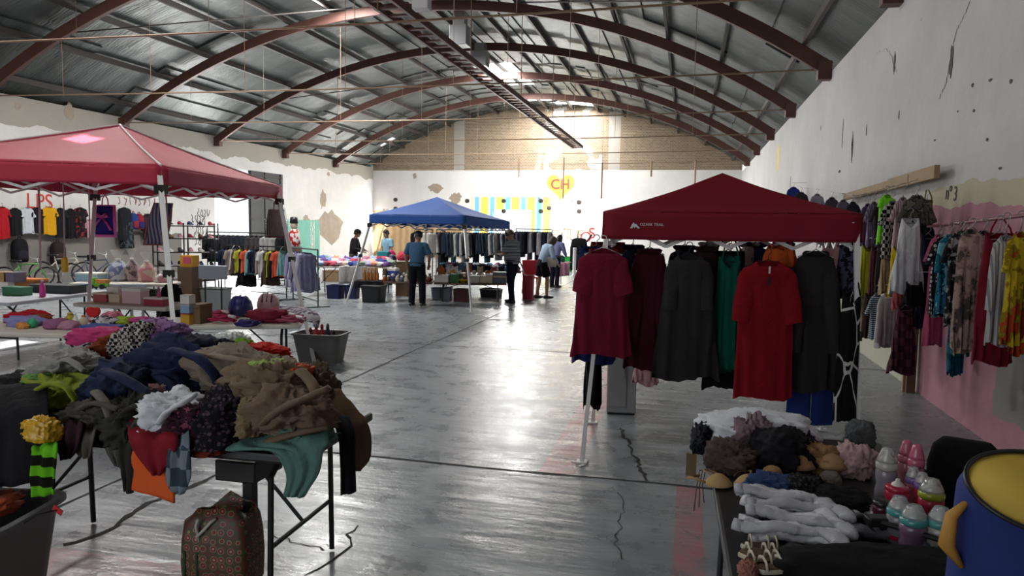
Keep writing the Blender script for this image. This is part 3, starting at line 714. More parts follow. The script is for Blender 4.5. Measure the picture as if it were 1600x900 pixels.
# ================================================================== right: small maroon canopy with dresses
maroon=mat('maroon_polyester',hexc('7d1524'),.75,spec=.3,bump=.2,bscale=9,var=.08,vscale=3)
red_poly=mat('red_polyester',hexc('b8344c'),.7,spec=.35,bump=.2,bscale=6,var=.06,vscale=2)
blue_poly=mat('blue_polyester',hexc('24529c'),.7,spec=.35,bump=.2,bscale=6,var=.06,vscale=2)
fl=atz(909,723); fr=Vector((1.25,5.63,0)); bl=atz(926,661); brr=fr+(bl-fl)
def onvert(px,py,X,Y):
    r=ray(px,py); t=math.hypot(X,Y)/math.hypot(r.x,r.y); return Vector((r.x*t,r.y*t,EYE+r.z*t))
eL=onvert(944,330,fl.x+.1,fl.y+.07); eR=onvert(1347,335,fr.x-.07,fr.y+.02)
zE=(eL.z+eR.z)/2
dv=(bl-fl)*.86; back=Vector((dv.x,dv.y,0))
E0=Vector((eL.x,eL.y,eL.z)); E1=Vector((eR.x,eR.y,eR.z)); E2=E1+back; E3=E0+back; E2.z=E1.z; E3.z=E0.z
mid=(E0+E1+E2+E3)/4; pk=onvert(1129,271,mid.x,mid.y)
VH=.2
rc=canopy('pop_up_canopy','small maroon pop-up canopy hung all round with dresses on hangers',[E0,E1,E2,E3],pk,[fl,fr,brr,bl],maroon,VH,white_steel,'pop-up canopies',legw=.036,hub=False)
# maker's mark on the front valance: a white mountain and lettering
fv=(E1-E0).normalized(); ang=math.atan2(fv.y,fv.x)
def onvalance(px,py): 
    n_=Vector((-fv.y,fv.x,0)); r=ray(px,py); o=Vector((0,0,EYE)); t=(E0-o).dot(n_)/r.dot(n_); return o+r*t+n_*-.022-Vector((mid.x,mid.y,0))
p=onvalance(992,352); mt=Matrix.Translation(p)@Matrix.Rotation(ang,4,'Z')@RB.to_4x4()
logo=MB().prism([(-.035,-.022),(-.022,.006),(-.012,.022),(0,.006),(.006,.012),(.035,-.022),(.018,-.022),(.006,-.008),(-.004,-.022),(-.012,-.006),(-.02,-.022)],.003,mt).build('logo',white_plastic,rc)
p=onvalance(1018,351); text('OZARK TRAIL',.027,white_plastic,rc,p,(pi/2,0,ang),.0015,'lettering')
# hanging rails: the truss bars of the canopy carry the hangers
def hangat(px,py,back_,dz=0.0):
    """point on the hanging line under the front (0) .. back (1) edge of the canopy"""
    a=E0+back*back_; n_=Vector((-fv.y,fv.x,0)); r=ray(px,py); o=Vector((0,0,EYE)); t=(a-o).dot(n_)/r.dot(n_); q=o+r*t; return Vector((q.x,q.y,q.z))
def pxlen(px,y0,y1,b_): return hangat(px,y0,b_).z-hangat(px,y1,b_).z
RG='dresses and tops on the maroon canopy'
def hung(name,kind,m,label,cat,px0,px1,y0,y1,b_,seed,tw=0.0,hm=None,ypk=None,**ov):
    """a garment whose shoulders span px0..px1 and that reaches from y0 down to y1"""
    q=hangat((px0+px1)/2,y0,b_); w_=(hangat(px1,y0,b_)-hangat(px0,y0,b_)).length/2; L_=q.z-hangat((px0+px1)/2,y1,b_).z
    k=dict(KINDS[kind]); ov.setdefault('sw',w_/(1.22 if k.get('slv',0)>0 else 1.0)); ov.setdefault('L',L_)
    ov.setdefault('hem',ov['sw']*k['hem']/k['sw'])
    dr=.1
    return garment(name,kind,m,label,cat,(q.x,q.y,q.z+dr),ang+tw,RG,seed,hm=hm,**ov)
c_burg=cloth('70162f'); c_mar=cloth('3b0f1d'); c_navy=cloth('1d2350'); c_char=cloth('2d2b2c'); c_blk=cloth('141315'); c_green=cloth('0b5a48'); c_red=cloth('7f0f1b'); c_orange=cloth('d9622e'); c_roy=cloth('20336f'); c_brown=cloth('3a2a2a')
whang=mat('white_hanger_plastic',(.7,.69,.66),.4)
hung('scrub_top','scrub',c_burg,'burgundy short-sleeved v-neck scrub top hanging at the left front leg of the maroon canopy','top',904,982,388,555,-.05,1,.05,whang,hem=.225,slv=.26)
hung('dress','maxi',c_navy,'navy blue long dress half hidden behind the burgundy scrub top','dress',902,962,385,566,.42,2)
hung('dress','ldress',c_mar,'dark maroon lace dress with long sleeves beside the burgundy scrub top','dress',985,1045,388,573,.14,3,slv=.62)
hung('dress','ldress',c_char,'wide charcoal dress with a sheer hem, the broadest on the canopy','dress',1036,1118,398,590,.01,4,slv=.32,hem=.245)
hung('blouse','long',c_brown,'dark brown long-sleeved blouse behind the wide charcoal dress','blouse',1080,1128,385,500,.33,5)
hung('blouse','tee',patt('floral','15151c','3d3f4a',26),'black and grey patterned blouse showing above the charcoal dress collar','blouse',1050,1090,383,470,.5,55)
g=hung('slip_dress','slip',c_green,'emerald green slip dress on thin straps with a paper tag','dress',1121,1160,400,580,.13,6,hem=.125)
q=g.location; MB().box((.065,-.06,-.33),(.035,.004,.085)).build('paper_tag',white_plastic,g)
hung('dress','maxi',c_blk,'black dress hanging behind the emerald slip dress and longer than it','dress',1108,1168,392,606,.4,7)
g=hung('dress','dress',c_red,'plain red knee-length dress with wide sleeves and a neck tag','dress',1150,1250,408,622,-.05,8,hem=.21,slv=.36,slw=.085,waist=1.0,fold=.014)
MB().box((0,-.052,-.16),(.012,.004,.05)).build('paper_tag',white_plastic,g); MB().box((0,-.055,-.24),(.018,.004,.06)).build('swing_tag',black_plastic,g)
hung('crop_top','tank',c_orange,'bright orange crop top hanging behind the red dress','top',1196,1244,384,415,.3,9)
hung('dress','ldress',c_char,'charcoal tunic dress with long sleeves hanging right of the red dress','dress',1238,1312,392,608,.1,10,hm=whang,slv=.66,hem=.19)
hung('skirt','pants',c_roy,'royal blue wide trousers showing below the charcoal tunic dress','trousers',1240,1301,540,658,.22,11,L=.58,fold=.02,hem=.17)
hung('blouse','tank',patt('floral','12131c','4a4c66',22),'dark floral sleeveless blouse above the black and white dress','blouse',1310,1338,383,465,.2,12)
hung('maxi_dress','maxi',patt('lines','111113','c9c8c4',5.5),'black maxi dress with crossing white lines at the right canopy leg','dress',1315,1347,455,658,.0,13,hem=.09,fold=.01)
hung('scarf','skirt',cloth('101014'),'black lacy scarf hanging low behind the left canopy legs','scarf',922,940,420,635,.6,14,fold=.03)
hung('cloth','skirt',cloth('c79a9f'),'pale pink cloth showing behind the dark maroon lace dress','cloth',995,1022,560,584,.5,15,L=.2)
hung('blouse','tee',cloth('191b33'),'navy blouse hanging behind the burgundy scrub top collar','blouse',975,1003,382,470,.5,16)
hung('sash','skirt',cloth('6f2018'),'folded rust red cloth hung beside the scrub top hanger','cloth',919,981,378,412,.72,17,L=.22,hem=.17)
for i,(px,h) in enumerate([(1108,'d9d5d0'),(1170,'cfc5bc'),(1183,'27305c'),(1225,'2a3a80'),(1300,'d8a8a6')]):
    hung('blouse','tee',cloth(h),['white','cream','dark blue','bright blue','pale pink'][i]+' blouse glimpsed at the back edge of the maroon canopy','blouse',px-13,px+13,378,430,.95,60+i)
# grey cabinet behind the dresses
a=atz(945,647); c=atz(990,650); cb=thing('metal_cabinet','grey sheet metal pedestal behind the burgundy scrub top','cabinet',((a.x+c.x)/2,(a.y+c.y)/2+.15,0),.1)
gm=mat('grey_enamel',(.33,.345,.35),.45,.1)
MB().box((0,0,.34),(.27,.3,.64)).build('body',gm,cb,bevel=.008); MB().box((0,0,.015),(.25,.28,.03)).build('plinth',black_plastic,cb); MB().box((-.04,-.155,.36),(.17,.012,.56)).build('door',gm,cb,bevel=.004); MB().box((.02,-.168,.42),(.015,.014,.09)).build('handle',grey_steel,cb); MB().box((0,0,.675),(.29,.32,.03)).build('top',gm,cb,bevel=.006)
# ================================================================== right wall: plank rail and bar rail with clothes
RX=2.2
RAILZ={}; TIER=[]
a=atx(1320,308,2.36); c=atx(1464,268,2.36)
pr=thing('plank_rail','weathered wooden plank nailed to the wall as a clothes rail','rail',a)
d_=c-a; pts=[Vector((0,0,0)),d_*.35+Vector((0,0,.03)),d_*.62,d_*.8+Vector((0,0,.03)),d_]
MB().bar(pts[0],pts[2],.05,.1).bar(pts[2]*.97,pts[4],.05,.13).build('plank',wood,pr); MB().bar(d_*.58,d_*.8,.06,.09).build('splice_block',wood,pr)
for i in range(9): MB().tube([d_*(.08+.1*i)+Vector((0,0,-.03)),d_*(.08+.1*i)+Vector((-.1,0,-.06)),d_*(.08+.1*i)+Vector((-.16,0,-.16))],.004,5).build('wire_hook',grey_steel,pr)
b_=atz(1425,613); t_=atx(1441,470,2.4)
po=thing('wooden_post','brown wooden post standing against the wall under the plank rail','post',(b_.x-.03,b_.y,0)); MB().box((0,0,.62),(.09,.11,1.24)).build('post',darkwood,po); MB().box((-.05,.03,.62),(.03,.05,1.24)).build('batten',wood,po)
WG='clothes on the plank rail by the wall'
def wallg(name,kind,m,label,cat,px0,px1,y0,y1,X,seed,rz=0.0,grp=WG,**ov):
    q=atx((px0+px1)/2,y0,X); dep=q.y; w_=(px1-px0)/FPX*dep*1.02/2; L_=(y1-y0)/FPX*dep*.97
    k=KINDS[kind]; sw=w_/(1.15 if k.get('slv',0)>0 else 1.0)/max(.5,cos(rz)); ov.setdefault('sw',sw); ov.setdefault('hem',sw*1.12); ov.setdefault('L',L_); ov.setdefault('slw',sw*.4); ov.setdefault('neck',sw*.4)
    if k.get('slv',0)>0: ov.setdefault('slv',min(k['slv'],L_*.8))
    hz=RAILZ.get(grp,lambda p:p.z+.1)(q)
    if hz is None or hz<q.z+.06: hz=q.z+.1
    ov['drop']=hz-q.z
    t=garment(name,kind,m,label,cat,(q.x,q.y,hz),rz,grp,seed,hm=grey_steel,**ov); TIER.append((y0,t)); return t
wallg('blouse','tee',cloth('4b3c5c'),'muted purple top at the far end of the plank rail, nearest the maroon canopy','top',1349,1364,318,380,2.21,20,.35)
wallg('blouse','tee',patt('stripes','5d5068','8a7f92',14),'purple and lilac striped top second from the far end of the plank rail','top',1358,1374,315,382,2.14,21,.35)
wallg('blouse','tee',cloth('33262c'),'dark brown top between the lilac striped top and the neon green shirt','top',1368,1384,313,378,2.14,22,.3)
wallg('shirt','tee',mat('neon_green',hexc('7ee81e'),.7,var=.06,vscale=4,emit=None),'neon green sleeveless shirt high on the plank rail','shirt',1375,1398,304,376,2.05,23,.35,slv=.08)
wallg('blouse','tee',patt('check','121214','b9b7b4',26),'black and white chequered blouse beside the neon green shirt','blouse',1383,1407,314,398,2.02,24,.3)
wallg('blouse','tee',patt('stripes','8a6d76','b6a2a6',16),'dusty pink striped blouse between the chequered blouse and the grey camouflage top','blouse',1401,1421,308,388,2.05,25,.3)
wallg('blouse','tee',patt('floral','57524b','36322e',18,'716a5e'),'grey camouflage top hanging over the white trousers','top',1416,1450,305,346,2.02,26,.1)
wallg('blouse','tank',cloth('6d6a2a'),'olive green top at the near end of the plank rail','top',1441,1456,312,352,2.2,27,.2)
wallg('trousers','skirt',mat('cloth_white_linen',(.72,.73,.76),.9,bump=.75,bscale=7,bdist=1.4),'white wide-legged trousers hanging at the near end of the plank rail','trousers',1406,1439,341,451,1.95,28,.1,sw=.085,hem=.15,fold=.02)
wallg('coat','ldress',c_blk,'long black dress behind the white trousers at the wooden post','dress',1428,1456,345,496,2.15,29,.1,slv=.3)
wallg('skirt','skirt',cloth('b4b42e'),'lime yellow skirt in the middle tier beside the canopy leg','skirt',1347,1365,383,456,2.1,30,.2)
wallg('blouse','tank',cloth('55262f'),'burgundy top in the middle tier beside the lime yellow skirt','top',1362,1376,385,457,2.1,31,.2)
wallg('blouse','tank',cloth('2c2326'),'dark brown top in the middle tier below the neon green shirt','top',1372,1386,383,455,2.12,32,.2)
wallg('skirt','skirt',cloth('a38d70'),'beige skirt in the middle tier below the chequered blouse','skirt',1379,1397,398,456,2.05,33,.2)
wallg('skirt','skirt',cloth('c5ad1f'),'mustard yellow skirt in the middle tier left of the white trousers','skirt',1395,1412,385,457,2.02,34,.2)
wallg('blouse','tee',cloth('9c8d79'),'cream blouse in the lowest tier at the canopy end','blouse',1345,1362,455,518,2.12,35,.2)
wallg('blouse','tank',cloth('35221f'),'dark brown blouse in the lowest tier beside the cream blouse','blouse',1352,1368,458,524,2.12,36,.2)
wallg('blouse','tee',patt('stripesz','12314a','b9c5cc',14),'blue and white striped blouse in the lowest tier','blouse',1362,1380,458,526,2.08,37,.25)
wallg('blouse','long',mat('cloth_greywhite',(.5,.48,.5),.9,bump=.75,bscale=7,bdist=1.4),'large pale grey blouse in the lowest tier','blouse',1374,1404,458,538,2.0,38,.2,fold=.025)
wallg('blouse','tank',cloth('a04f50'),'coral red top in the lowest tier right of the pale grey blouse','top',1397,1416,455,482,2.02,39,.2)
wallg('skirt','skirt',patt('check','41212c','5d3340',15),'burgundy plaid skirt hanging lowest, beside the wooden post','skirt',1404,1426,478,578,2.0,40,.1,hem=.13)
wallg('blouse','skirt',cloth('16161b'),'black top below the white trousers','top',1417,1440,440,474,2.0,41,.1)
def cordline(objs,label):
    pts=sorted([Vector(o.location)+Vector((0,0,-.013)) for o in objs],key=lambda p:-p.y); pts=[pts[0]+Vector((XR-pts[0].x,.15,.02))]+pts+[pts[-1]+Vector((XR-pts[-1].x,-.15,.02))]
    ln=thing('clothes_line',label,'line',pts[0]); MB().tube([p-pts[0] for p in pts],.004,5).build('cord',grey_steel,ln)
cordline([o for y,o in TIER if 378<y<420],'upper grey cord strung below the plank rail to hold the middle tier of clothes')
cordline([o for y,o in TIER if y>430],'lower grey cord below the plank rail that holds the lowest tier of clothes')
TIER.clear()
# further along the wall, beyond the canopy
for i,(px,y0,y1,h) in enumerate([(1240,292,330,'22347a'),(1252,300,335,'2b2b31'),(1277,303,340,'8b8590'),(1300,308,345,'45414b'),(1318,312,350,'6b6470'),(1333,315,355,'2a2a32')]):
    wallg('blouse','tee',cloth(h),['bright blue','black','silver grey','charcoal','mauve grey','dark slate'][i]+' top hung on the wall, showing above the maroon canopy roof','top',px-8,px+8,y0,y1+30,2.2,80+i,.3,'tops on the wall beyond the canopy')
cordline([o for y,o in TIER],'grey cord along the wall above the maroon canopy that holds dark tops')
# bar rail on the pink wall
BG='clothes on the bar rail of the pink wall'
a=atx(1450,354,2.1); c=atx(1600,337,2.1); c=a+(c-a)*1.25; RAILZ[BG]=lambda q,a=a,c=c:a.z+(c.z-a.z)*(q.y-a.y)/(c.y-a.y)+.01
bar_=thing('bar_rail','dark red steel bar fixed along the pink wall as a clothes rail','rail',a); d_=c-a
MB().tube([Vector((0,0,0)),d_],.012,8).build('bar',mat('dark_red_steel',(.16,.03,.04),.5,.3),bar_)
for i in range(6): MB().bar(d_*(.02+.19*i),d_*(.02+.19*i)+Vector((.38,0,.06)),.02).build('bracket',steel,bar_)
BG='clothes on the bar rail of the pink wall'
def barg(*k,**q): return wallg(*k,grp=BG,**q)
barg('dress','maxi',cloth('171a2b'),'dark navy dress at the far end of the bar rail beside the wooden post','dress',1441,1460,365,502,2.15,100,rz=.2)
barg('blouse','tee',cloth('a94b6c'),'pink blouse with hanging sleeves at the far end of the bar rail','blouse',1457,1476,366,528,2.15,101,rz=.25,hem=.08)
barg('blouse','tee',patt('dots','17171b','b9b7b7',26),'black top with small white dots beside the pink blouse','top',1460,1483,370,485,2.1,102,rz=.25)
barg('dress','dress',patt('floral','14627c','0d3f56',16,'5f9aa8'),'teal blue floral dress on the bar rail','dress',1470,1502,366,484,2.05,103,rz=.2,slv=.25,waist=1.0)
barg('blouse','tee',patt('floral','141418','2c2a30',20,'8c8a86'),'black top with pale leaf print right of the teal floral dress','top',1486,1517,360,500,2.05,104,rz=.2)
barg('scarf','maxi',patt('floral','1c5d70','123f52',12),'long blue scarf hanging lowest on the bar rail','scarf',1490,1512,420,574,2.1,105,rz=.1,hem=.055)
barg('dress','dress',cloth('1c4f55'),'dark teal dress behind the beige printed gown','dress',1499,1521,392,542,2.1,106,rz=.1)
barg('gown','ldress',patt('floral','a99186','8d7269',12,'4d4644'),'beige and peach printed gown with long sleeves on the bar rail','gown',1502,1536,358,536,1.95,107,rz=.15,slv=.5)
barg('gown','ldress',patt('floral','978a80','6c625c',14,'3a3636'),'grey beige printed gown behind the peach gown','gown',1524,1552,360,520,2.05,108,rz=.15,slv=.5)
barg('dress','maxi',cloth('6b1422'),'dark red pleated long dress on a white hanger on the bar rail','dress',1541,1582,364,552,1.98,109,rz=.05,sw=.1,hem=.125,fold=.02)
barg('blouse','long',patt('stripes','7b7a7d','b0aeae',18),'grey and white striped blouse right of the dark red dress','blouse',1554,1590,368,524,1.9,110,rz=.15,slv=.4)
barg('dress','dress',patt('floral','b19a22','7d6a14',12,'a0391c'),'yellow floral dress at the near end of the bar rail','dress',1578,1612,362,520,1.9,111,rz=.1)
barg('skirt','skirt',patt('floral','9c3a16','6f2410',12),'orange patterned skirt below the yellow floral dress','skirt',1588,1618,470,545,1.95,112,rz=.1)
for i,(px,h) in enumerate([(1478,'22242c'),(1512,'6a6560'),(1566,'1c1c22')]):
    barg('blouse','tee',cloth(h),['slate','stone grey','black'][i]+' top squeezed between the printed clothes on the bar rail','top',px-11,px+11,372,470,2.2,120+i,rz=.3)
# ================================================================== left front: folding table under a heap of clothes
def rw(pxl,pyl,pxr,pyr,Y,Y2=None): return (aty(pxl,pyl,Y),aty(pxr,pyr,Y2 if Y2 is not None else Y))
def heapthing(o,label,cat,group=None): return tag(o,label,cat,group)
ft=folding_table('black folding table buried under the big heap of second-hand clothes',(-2.5,3.12),.03,1.86,.78,black_plastic,black_steel,.74)
PG='clothes heaped on the black folding table'
core=lump('clothes_heap',(-2.5,3.2,.8),(.8,.28,.16),cloth('1d1c20'),seed=4,amp=.15,flat=.75); tag(core,'dark crumpled clothes packed at the bottom of the big heap on the black folding table','clothes'); core['kind']='stuff'
def pl_(name,m,label,cat,x0,x1,y0,y1,Y,dy,seed,amp=.24,f=2.4,rot=0.0,flat=.5):
    a=aty(x0,(y0+y1)/2,Y); c=aty(x1,(y0+y1)/2,Y); t=aty((x0+x1)/2,y0,Y); b_=aty((x0+x1)/2,y1,Y)
    ctr=Vector(((a.x+c.x)/2,Y,(t.z+b_.z)/2)); r=((c.x-a.x)/2*1.0,dy,(t.z-b_.z)/2)
    o=lump(name,(0,0,0),r,m,seed=seed,amp=amp,f=f,rz=rot,flat=flat,loc=ctr,n=80); tag(o,label,cat,PG); return o
def sh(name,m,label,cat,rows,seed,fold=.015,freq=2.5,nu=18,thick=.008,group=PG):
    o=sheet(name,[rw(*r) for r in rows],m,seed=seed,fold=fold,freq=freq,nu=nu,thick=thick); tag(o,label,cat,group)
    b=Vector((0,0,0))
    return o
fuch=cloth('b23a6c'); kh=cloth('7d7164'); tan=cloth('736251'); navy=cloth('1c2440'); blk=cloth('16151a'); olive=cloth('45433a')
pl_('blouse',fuch,'fuchsia pink rolled top at the back of the big heap','top',112,200,510,548,3.5,.13,1,.16,1.6,rot=.1)
pl_('blouse',cloth('7c3a20'),'rust brown blouse crumpled behind the chequered scarf of the big heap','blouse',158,208,522,566,3.42,.14,2)
pl_('scarf',patt('check','161618','b5b0aa',58),'black and white chequered scarf on top of the big heap','scarf',188,250,504,574,3.4,.14,3,.2)
pl_('blouse',patt('dots','8d6b96','4a3556',26),'lilac dotted blouse at the very top of the big heap','blouse',222,283,502,542,3.5,.14,4)
pl_('blouse',patt('stripes','121215','a5a2a0',20),'black blouse with white strings behind the denim jeans','blouse',128,178,538,578,3.4,.14,5)
pl_('jeans',patt('floral','28324c','1d2439',10),'dark denim jeans folded in the middle of the big heap','jeans',154,246,560,640,3.0,.18,6,.2)
pl_('trousers',navy,'large navy trousers spread over the top of the big heap','trousers',228,345,536,650,3.22,.24,7,.22,2.0)
pl_('trousers',cloth('17192a'),'navy black trousers lying behind the khaki jackets','trousers',262,385,526,580,3.42,.17,8,.2)
pl_('blouse',cloth('2a2350'),'indigo blouse below the lilac dotted blouse','blouse',238,282,524,564,3.42,.12,9)
pl_('shirt',cloth('8f8d88'),'pale grey shirt near the left back of the big heap','shirt',74,142,550,600,3.12,.16,10)
pl_('shirt',cloth('6f9b52'),'mint green shirt edge above the lime green shirt','shirt',56,100,576,606,3.02,.12,11)
pl_('shirt',cloth('7d8a2c'),'lime green shirt near the left end of the big heap','shirt',44,142,588,646,2.93,.17,12,.2)
pl_('trousers',blk,'black trousers mounded at the left end of the big heap','trousers',-30,80,580,690,3.05,.26,13,.18,1.8)
pl_('shirt',olive,'dark olive shirt below the lime green shirt','shirt',48,140,634,676,2.86,.15,14)
pl_('shirt',cloth('4f4a45'),'taupe shirt with rolled sleeves at the front of the big heap','shirt',124,200,624,694,2.86,.17,15,.26,3)
pl_('jacket',cloth('34332e'),'dark olive jacket at the front edge beside the crimson blouse','jacket',180,256,616,704,2.84,.17,16,.27,3)
pl_('shirt',mat('cloth_white_shirt',(.62,.64,.68),.9,bump=.75,bscale=7,bdist=1.4),'white shirt crumpled at the front of the big heap','shirt',236,312,612,680,2.78,.12,17,.26,2.6,rot=.4)
pl_('top',cloth('8b6a68'),'dusty rose top showing above the white shirt','top',240,275,598,640,2.98,.1,18)
pl_('blouse',patt('floral','3a1c28','16131a',30,'7c4256'),'black and pink lace blouse beside the white shirt','blouse',276,350,626,702,2.78,.13,19)
pl_('dress',patt('dots','131217','4a3a48',40),'black dress with tiny flowers at the front of the big heap','dress',318,398,612,712,2.8,.16,20,.2)
pl_('jacket',kh,'khaki jacket spread across the right back of the big heap','jacket',308,450,546,622,3.2,.2,21,.22,2.2)
pl_('jacket',tan,'tan jacket crumpled in the right middle of the big heap','jacket',366,482,566,650,3.0,.18,22,.26,2.6)
pl_('jacket',cloth('6a594a'),'brown canvas jacket folded at the right front of the big heap','jacket',400,516,606,690,2.8,.14,23,.24,2.2)
pl_('jacket',cloth('54483b'),'dark tan jacket at the right back corner of the big heap','jacket',452,522,572,640,3.15,.16,24,.22)
pl_('top',cloth('b0532f'),'orange top peeking out between the tan jackets','top',440,482,572,600,3.02,.1,25)
pl_('top',cloth('93a85c'),'pale lime top peeking out above the tan jacket','top',398,446,562,588,3.0,.1,26)
pl_('top',cloth('8e1f22'),'small red top pinned between the navy trousers and the tan jacket','top',332,378,604,632,2.92,.1,27)
pl_('blouse',cloth('7a6a50'),'sand coloured blouse below the tan jacket','blouse',378,420,626,690,2.76,.1,28)
pl_('blouse',cloth('71301c'),'rust red blouse under the flowered black dress at the table edge','blouse',284,352,684,714,2.72,.08,29,.15)
def sleeve(o,pix,Y,r,m,name='sleeve',seed=0):
    pts=smoothpts([aty(px,py,Y+dy) for px,py,dy in pix],6); L_=len(pts); rs=[r*(1+.22*noise.noise(Vector((i*.5,seed,3))))*(1.0-.25*i/L_) for i in range(L_)]
    mb=MB().tube([p-Vector(o.location) for p in pts],rs,14,flat=.5); mb.v=[tuple(Vector(p)+Vector((0,-1,.6))*.012*crump(Vector(p),26,seed)) for p in mb.v]
    return mb.build(name,m,o,smooth=True)
PT={o['label']:o for o in bpy.data.objects if o.get('group')==PG}
def slv(key,*a,**k): sleeve(next(o for l,o in PT.items() if l.startswith(key)),*a,**k)
slv('khaki jacket',[(322,560,-.12),(318,582,-.2),(336,600,-.24),(372,606,-.25)],3.2,.032,kh,seed=1); slv('khaki jacket',[(330,556,-.16),(372,562,-.2),(420,574,-.2)],3.2,.026,kh,seed=2)
slv('tan jacket crumpled',[(372,590,-.12),(378,620,-.2),(404,640,-.22),(420,655,-.24)],3.0,.034,tan,seed=3); slv('tan jacket crumpled',[(470,580,-.1),(488,600,-.16),(494,622,-.2)],3.0,.03,tan,seed=4)
slv('brown canvas',[(404,668,-.12),(440,640,-.15),(480,622,-.12),(514,606,-.1)],2.8,.034,cloth('6a594a'),seed=5); slv('brown canvas',[(420,690,-.1),(470,676,-.15),(512,668,-.1)],2.8,.03,cloth('6a594a'),seed=6)
slv('taupe shirt',[(150,612,-.05),(164,630,-.14),(172,656,-.16),(170,684,-.15)],2.86,.024,cloth('6b6660'),seed=7); slv('taupe shirt',[(128,640,-.1),(150,630,-.15),(186,640,-.15)],2.86,.026,cloth('4f4a45'),seed=8)
slv('dark olive jacket',[(190,650,-.12),(214,634,-.16),(246,640,-.15)],2.84,.026,cloth('34332e'),seed=9); slv('dark olive jacket',[(200,690,-.12),(216,660,-.17),(244,630,-.15)],2.84,.022,cloth('45433c'),seed=10)
slv('large navy',[(238,580,-.18),(262,600,-.26),(292,640,-.26)],3.22,.036,navy,name='trouser_leg',seed=11); slv('large navy',[(270,548,-.18),(310,560,-.26),(338,590,-.26),(340,616,-.24)],3.22,.034,navy,name='trouser_leg',seed=12)
slv('white shirt',[(246,672,-.1),(262,644,-.13),(290,628,-.12),(306,616,-.08)],2.78,.022,M['cloth_white_shirt'],seed=13)
slv('lime green shirt',[(50,618,-.12),(78,600,-.18),(104,606,-.18),(118,626,-.16)],2.93,.026,cloth('7d8a2c'),seed=14); slv('pale grey shirt',[(82,578,-.1),(104,562,-.16),(132,580,-.16)],3.12,.024,cloth('8f8d88'),seed=15)
slv('denim or' if False else 'dark denim',[(164,580,-.14),(190,590,-.2),(226,612,-.2),(240,632,-.18)],3.0,.034,cloth('242c44'),name='trouser_leg',seed=16)
# cloths that hang over the table edge
YN=2.69
sh('trousers',blk,'long black trousers hanging off the left end of the heap table','trousers',[(-40,600,74,600,2.85,2.8),(-44,640,72,645,2.62),(-42,690,66,700,2.55),(-40,770,64,752,2.55)],40,.02,2)
pl_('scarf',mat('yellow_satin',hexc('c79a17'),.35,spec=.6),'shiny yellow satin scarf bunched over the left front edge','scarf',40,92,650,698,2.6,.06,41,.17,3)
sh('vest',patt('stripesz','5fae1c','101208',3.4),'neon green and black safety vest hanging from the left front corner','vest',[(48,676,88,676,2.7),(50,706,90,704,2.53),(49,740,88,742,2.53),(52,778,86,772,2.53)],42,.012,2)
sh('blouse',cloth('8b8378'),'grey beige blouse hanging between the yellow scarf and the maroon blouse','blouse',[(76,648,100,646,2.8),(74,672,98,668,2.66),(78,700,96,702,2.64)],43,.012)
sh('blouse',cloth('2f1a22'),'dark maroon blouse hanging over the front edge left of the table leg','blouse',[(86,640,136,640,2.82),(88,668,130,664,2.66),(88,700,124,700,2.62),(94,718,110,716,2.62)],44,.014)
sh('shirt',cloth('5b564f'),'grey beige shirt hanging just left of the back table leg','shirt',[(112,656,160,654,2.82),(112,680,150,676,2.67),(112,702,144,700,2.64),(124,712,140,716,2.64)],45,.012)
sh('shirt',cloth('2b2b27'),'black olive sleeve hanging left of the orange sheet','shirt',[(186,650,222,650,2.8),(186,690,214,690,2.66),(190,730,208,730,2.63),(194,768,206,772,2.63)],46,.01,1.5)
sh('shirt',cloth('4c4b48'),'grey shirt tail hanging beside the black olive sleeve','shirt',[(164,690,192,690,2.7),(166,708,192,708,2.68),(180,728,190,732,2.68)],47,.008)
sh('sheet',mat('orange_cloth',hexc('d25516'),.85,bump=.15,bscale=10),'bright orange sheet hanging down the front of the heap table','sheet',[(204,676,270,676,2.72),(200,706,272,706,2.645),(201,740,273,742,2.64),(206,764,273,786,2.64)],48,.006,1.2)
sh('blouse',cloth('7a1a26'),'crimson blouse hanging in a point over the orange sheet','blouse',[(204,650,280,652,2.74),(200,684,277,680,2.622),(208,708,272,706,2.608),(236,742,250,742,2.606)],49,.014,2)
sh('shirt',patt('check','33424e','6f7d84',13),'blue grey plaid shirt hanging right of the orange sheet','shirt',[(266,676,296,672,2.66),(262,710,296,706,2.61),(260,748,298,744,2.605),(268,766,286,772,2.605)],50,.012,1.6)
teal=mat('teal_gauze',hexc('4d7168'),.8,bump=.4,bscale=30,var=.2,vscale=12)
sh('scarf',teal,'sheer teal scarf draped over the right front corner of the heap table','scarf',[(350,690,508,664,2.75),(352,702,512,684,2.66),(420,706,503,706,2.64),(444,742,497,740,2.65),(441,776,473,778,2.65)],51,.014,3,26)
pl_('scarf',teal,'bunched teal gauze lying on the right front corner of the heap table','scarf',432,514,666,700,2.74,.07,52,.3,4)
sh('jacket',cloth('5e4a35'),'brown jacket hanging off the right end of the heap table','jacket',[(488,616,530,606,3.05,3.15),(508,632,556,636,3.0,3.1),(524,668,577,668,2.97,3.05),(538,716,580,712,2.97,3.05),(544,736,566,736,2.97,3.03)],53,.016,1.6)
sh('trousers',blk,'black trouser leg hanging at the right end of the heap table','trousers',[(506,644,546,650,2.95,2.98),(526,672,554,676,2.88,2.9),(532,722,554,722,2.88,2.9),(533,774,556,770,2.88,2.9)],54,.012,1.5)
bx=MB(); a=aty(360,706,3.1); c=aty(421,744,3.1)
t_=thing('storage_box','black flat box tucked under the right front of the heap table','box',((a.x+c.x)/2,3.1,0)); MB().box((0,0,(a.z+c.z)/2),(c.x-a.x,.25,a.z-c.z)).build('box',black_plastic,t_,bevel=.008); MB().box((0,0,c.z/2),(.05,.05,c.z)).build('stand',black_steel,t_)
